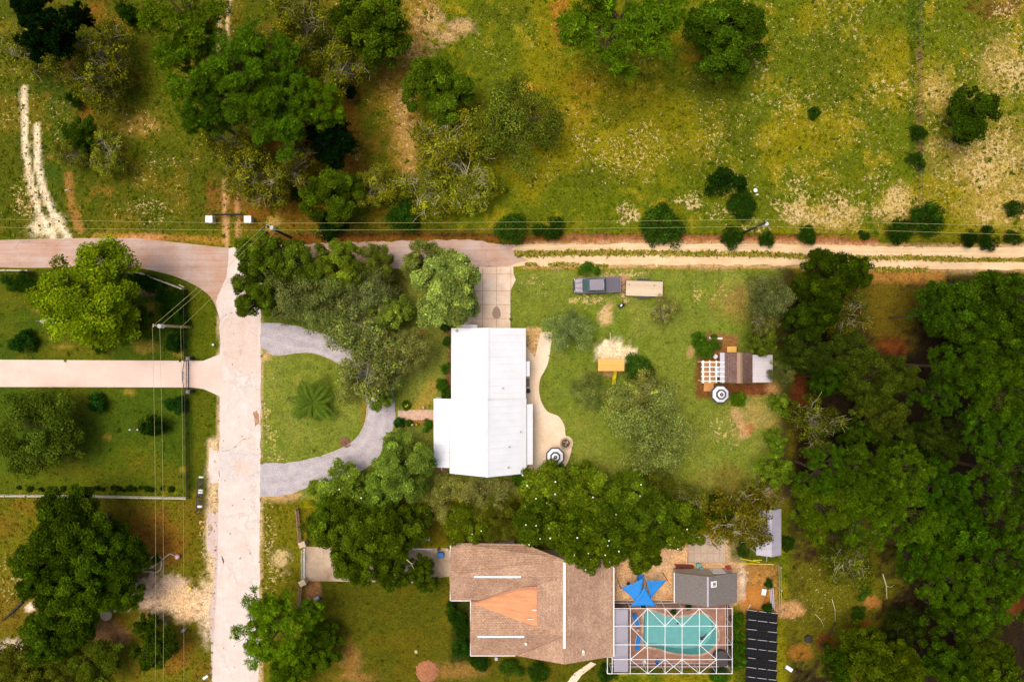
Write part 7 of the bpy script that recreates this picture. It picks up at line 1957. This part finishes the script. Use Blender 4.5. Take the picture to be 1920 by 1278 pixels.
# ---------------------------------------------------------------- yard clutter behind the brown house
pad = tag(MB().prism(GP([(1290, 1001), (1360, 1001), (1362, 1055), (1288, 1055)]), 0, .012, bottom=False).build('paver_pad', M_DECK), kind='structure')
for i in range(6):
    for j in range(3):
        a0, b0_ = 1291 + i * 11.6, 1003 + j * 17.2; MB().prism(GP([(a0, b0_), (a0 + 11, b0_), (a0 + 11, b0_ + 16.4), (a0, b0_ + 16.4)]), 0, .045).build('slab', pmat('pad_slab', C(200, 180, 158), .9, 2, .15, objvar=.08) if i + j == 0 else bpy.data.materials['pad_slab'], pad)
crate('appliance', 1334, 1064, 0, (.75, .7, .85), M_WHITEC, 'white appliance behind the grey shed', 'appliance'); barrel('teal_barrel', 1310, 1060, 0, .28, .6, M_TEAL, 'teal barrel left of the white appliance', 'barrel'); barrel('teal_tub', 1316, 1066, 0, .22, .4, M_TEAL, 'small teal tub behind the grey shed', 'tub'); crate('red_cooler', 1365, 1063, 0, (.6, .45, .45), M_RED, 'red cooler at the corner of the grey shed', 'cooler', .2); crate('pink_cooler', 1357, 1063, 0, (.4, .4, .4), M_PINK, 'pink cooler beside the red cooler', 'cooler')
lum = empty('lumber_pile', (*G(1282, 1063), 0), 'dark red brown lumber pile behind the grey shed', 'lumber pile')
for i in range(7):
    x, y = G(1282, 1059 + i * 2.2, .2); MB().box((x + .1 * (i % 3), y, .12 + .1 * (i % 2)), (2.3, .2, .09), .03 * (i % 3 - 1)).build('board', pmat('red_board', C(120, 52, 40), .85, 3, .3, objvar=.25) if i == 0 else bpy.data.materials['red_board'], lum)
for i, (a, b_, lb) in enumerate((((1388, 1046), (1424, 1053), 'upper slanting'), ((1388, 1055), (1450, 1057), 'long lower'), ((1412, 1049), (1428, 1049), 'short upper'))):
    x, y = G(*a); tag(MB().tube([(*G(*a), .08), (*G((a[0] + b_[0]) / 2, (a[1] + b_[1]) / 2), .1), (*G(*b_), .08)], .06, 6).build('yellow_pipe', M_YELLOW, None, (x, y, 0)), lb + ' yellow pipe lying left of the carport post', 'pipe')
pp = ['nearest the fence', 'in the middle', 'nearest the yard']
for i in range(3):
    a, b_ = (1449 - i * 3.2, 1100), (1451 - i * 2.6, 1142); x, y = G(*a); tag(MB().tube([(*G(*a), .1), (*G(*b_), .1)], .075, 8).build('metal_pipe', M_GREYM, None, (x, y, 0)), 'long grey metal pipe on the ground, ' + pp[i], 'pipe')
crate('white_tank', 1431, 1108, 0, (.55, .75, .5), M_WHITEC, 'white tank on bare ground above the solar panels', 'tank', -.2)
rail_fence([(1458, 1058), (1460, 1143)], 1.2, 'thin pale fence beside the metal pipes', M_FENCEW, 2.2, 2, 'wire_fence', (.03, .05))
tag(MB().box((*G(1408, 1130, .1), .1), (.16, 2.0, .12), -.5).build('timber', M_POLE, None, (*G(1408, 1130), 0)), 'loose pale timber above the solar panels', 'timber')
mp = empty('orange_mound', (*G(1418, 1118), 0), 'heap of orange brown mulch beside the white tank', 'mulch heap')
V = []; F = []; n = 14; rg = random.Random(8)
for r in range(5):
    for k in range(n):
        a = 2 * math.pi * k / n; R_ = 1.5 * (1 - r / 5) * (1 + rg.uniform(-.12, .12)); x, y = G(1418, 1118); V.append((x + R_ * math.cos(a), y + R_ * math.sin(a) * 1.1, .6 * math.sin(r / 4 * 1.57) + rg.uniform(-.03, .03) - (.05 if r == 0 else 0)))
for r in range(4):
    for k in range(n): F.append((r * n + k, r * n + (k + 1) % n, (r + 1) * n + (k + 1) % n, (r + 1) * n + k))
F.append(tuple(range(4 * n, 5 * n)))
MB().add(V, F).build('heap', pmat('mulch', C(196, 128, 48), .95, 5, .35, bump=.6), mp, smooth=True)
# ---------------------------------------------------------------- bits on the plot boundary, the wood edge and the pasture
crate('white_box', 1473, 913, 0, (.5, .5, .6), M_WHITEC, 'little white utility box in the far plot corner', 'box'); tag(MB().tube([(*G(1462, 930), 0), (*G(1462, 930), 1.2)], .03, 6).lathe([(.05, 1.18), (.01, 1.24)], (*G(1462, 930), 0), 6).build('marker_stake', M_FENCEW, None, (*G(1462, 930), 0)), 'thin pale stake beside the little white box', 'stake')
crate('white_sheet_box', 1479, 1252, 0, (.9, .45, .25), M_WHITEC, 'white board box at the bottom of the clearing', 'box', -.6); barrel('dark_tub', 1517, 1198, 0, .5, .35, M_DARK, 'round dark tub in the grassy clearing', 'tub')
def log(px0, py0, px1, py1, z0, z1, r, label, mat=None, name='fallen_limb'):
    a, b_ = Vector(G3(px0, py0, z0)), Vector(G3(px1, py1, z1)); m_ = (a + b_) / 2 + Vector((.15, .1, .08))
    mbx = MB(); mbx.tube([tuple(a), tuple(m_), tuple(b_)], [r, r * .8, r * .4], 6, cap=True)
    d = (b_ - a); e = m_ + Vector((-d.y, d.x, 0)) * .3 + Vector((0, 0, .1)); mbx.tube([tuple(m_), tuple((m_ + e) / 2 + d * .08), tuple(e)], [r * .5, r * .35, r * .15], 5, cap=True)
    tag(mbx.build(name, mat or M_BARKP, None, tuple(a)), label, 'branch')
log(1655, 1075, 1663, 1122, .1, .1, .1, 'long pale limb lying at the edge of the clearing'); log(1565, 1168, 1548, 1195, .1, .15, .1, 'dark fallen limb in the clearing litter', M_POLED); log(1560, 1122, 1566, 1165, .1, .1, .06, 'thin pale limb lying in the clearing grass'); log(612, 130, 632, 148, .2, .2, .14, 'pale fallen trunk east of the pine stand'); log(585, 240, 610, 262, .3, .5, .13, 'pale broken trunk beside the black cedar'); log(1528, 1150, 1545, 1175, .1, .1, .05, 'short pale stick in the clearing')
log(222, 1022, 246, 1016, .1, .1, .1, 'pale cut log beside the south west clump'); log(298, 1208, 313, 1196, .1, .1, .09, 'pale cut log by the tree under the wires'); log(122, 357, 131, 359, .05, .05, .08, 'short pale post lying by the faint path', M_FENCEW)
log(700, 636, 688, 641, 4, 3.6, .08, 'pale broken limb caught in the thin grey oak'); log(762, 1048, 776, 1066, 6, 5.8, .06, 'bare pale limb on top of the driveway oak')
# pasture fittings
x, y = G(1376, 379, .4); wl = empty('well_pipe', (x, y, 0), 'white well pipe and cap beside the dark pasture bush', 'pipe'); MB().tube([(x - .3, y - .2, 0), (x - .3, y - .2, .5)], .1, 8).build('casing', M_WHITEC, wl); MB().tube([(x - .3, y - .2, .45), (x + .6, y + .42, .5)], .05, 6).build('outlet', M_WHITEC, wl); MB().lathe([(.14, .5), (.15, .56), (.04, .62)], (x - .3, y - .2, 0), 10).build('cap', M_WHITEC, wl); MB().lathe([(.06, 0), (.09, .06), (.03, .1)], (x + .62, y + .43, .46), 8).build('nozzle', M_WHITEC, wl)
x, y = G(1416, 357, .8); ds = empty('white_dish', (x, y, 0), 'small white dish on a stake in the pasture', 'dish'); MB().tube([(x, y, 0), (x, y, .8)], .03, 6).build('stake', M_FENCEW, ds); MB().lathe([(.04, 0), (.2, .05), (.26, .12), (.2, .1)], (x, y, .8), 14).build('bowl', M_WHITEC, ds); MB().box((x + .4, y - .45, .2), (.3, .14, .4)).build('control_box', M_WHITEC, ds)
# pasture fence posts and wires on the field line
ff = empty('field_fence', (*G(1720, 200), 0), 'old wire fence on wooden posts across the pasture', 'fence')
PF = [(1719 + (i % 2), -20 + i * 34) for i in range(14)]
for q in PF: x, y = G(*q); MB().tube([(x, y, 0), (x, y, 1.25)], .05, 6).build('post', M_POLED, ff)
for z in (.4, .8, 1.15): MB().tube([(*G(*q), z) for q in PF], .012, 4).build('wire', M_DARK, ff)
vf = empty('verge_fence', (*G(1200, 440), 0), 'old wire fence on wooden posts beside the sandy road', 'fence')
PV_ = [(520 + i * 44, 440 + (i * 37 % 5) * .4) for i in range(32)]
for q in PV_: x, y = G(*q); MB().tube([(x, y, 0), (x, y, 1.25)], .05, 6).build('post', M_POLED, vf)
for z in (.4, .8, 1.15): MB().tube([(*G(*q), z) for q in PV_], .010, 4).build('wire', M_DARK, vf)
# ---------------------------------------------------------------- south-west turnout
ge = empty('garden_edging', (*G(285, 1060), 0), 'pale curved stone edging round a small planted bed', 'garden edging')
for pts in ([(243, 1066), (250, 1058), (262, 1058), (272, 1056), (282, 1048), (290, 1041), (300, 1042), (304, 1048)], [(304, 1048), (303, 1064), (294, 1072), (280, 1070), (270, 1070), (270, 1058)], [(281, 1064), (290, 1060), (310, 1044), (320, 1037), (328, 1040)]):
    Q = smooth(pts, 3)
    for (a, b_), (c_, d_) in zip(Q[:-1], Q[1:]):
        p, q = Vector((*G(a, b_), 0)), Vector((*G(c_, d_), 0)); m_ = (p + q) / 2; MB().box((m_.x, m_.y, .1), ((q - p).length * .96, .16, .2), math.atan2(q.y - p.y, q.x - p.x)).build('edging_stone', M_STONE, ge)
MB().lathe([(.2, 0), (.22, .4), (.12, .55)], (*G(288, 1060), 0), 12).build('urn', M_STONE, ge)
plant('bush', 292, 1048, 8, .8, 'small green plant inside the pale curved edging', None, MD)
x, y = G(333, 1043, .4); tag(MB().lathe([(.12, 0), (.08, .1), (.3, .35), (.34, .5), (.2, .72), (.05, .78)], (x, y, 0), 16).build('lawn_ornament', M_PINK, None, (x, y, 0), smooth=True), 'pale pink round lawn ornament on orange needles', 'ornament')
crate('newspaper_box', 345, 1180, 0, (.5, .3, .6), M_GREYM, 'grey box standing beside the sandy turnout', 'box', .6); crate('white_marker_box', 386, 1268, 0, (.7, .3, .3), M_WHITEC, 'white box on the grass near the bottom of the street', 'box', .6); barrel('yellow_bucket', 356, 1103, 0, .2, .35, M_YELLOW, 'yellow bucket in the weeds by the turnout', 'bucket')
x, y = G(196, 1154, .4); rr_ = empty('round_slab', (x, y, 0), 'half hidden pale round slab at the clump edge', 'slab'); MB().lathe([(.75, 0), (.75, .12), (.7, .16)], (x, y, 0), 20).build('disc', M_STONE, rr_)
crate('white_chest', 220, 1140, 0, (.7, .5, .5), M_WHITEC, 'white chest half under the south west clump', 'chest', .5)
log(42, 1128, 2, 1165, .25, .25, .18, 'long dark trunk lying beside the pale sand patch', M_POLED); log(182, 1165, 150, 1188, .2, .2, .12, 'dark trunk lying by the brown litter', M_POLED)
# flowers by the brick walk
for px, py, m, lb in ((763, 760, M_YELLOW, 'yellow flowering plant above the brick walk'), (781, 796, M_YELLOW, 'yellow flowering plant below the brick walk')):
    x, y = G(px, py, .5); f = empty('flower_clump', (x, y, 0), lb, 'flowers'); pr = PROTO['bush'][1]; q = link('foliage', pr['crown'], f); q.scale = (.22, .22, .25); q.color = (1.2, 1.2, 1, 1)
    rg = random.Random(int(px)); 
    b = MB()
    for k in range(16): a, r = rg.uniform(0, 6.28), rg.uniform(0, .26); b.lathe([(.02, 0), (.05, .02), (.01, .05)], (x + r * math.cos(a), y + r * math.sin(a), .5 + rg.uniform(-.05, .05)), 6)
    tag(b.build('flower_heads', m, f), kind='stuff')
for px, py, lb in ((794, 764, 'white round garden globe above the brick walk'), (773, 796, 'white round garden globe below the brick walk')):
    x, y = G(px, py, .3); tag(MB().lathe([(.1, 0), (.06, .1), (.14, .2), (.18, .32), (.12, .45), (.02, .5)], (x, y, 0), 12).build('garden_globe', M_STONE, None, (x, y, 0), smooth=True), lb, 'ornament')
for i in range(4):
    px = 828 + i * 5; x, y = G(px, 599.5, 0); tag(MB().box((x, y, .05), (.3, .22, .1)).box((x, y, .11), (.24, .16, .03)).build('stepping_stone', M_STONE, None, (x, y, 0)), ('first', 'second', 'third', 'fourth')[i] + ' pale stepping stone from the lawn to the concrete driveway', 'stone')
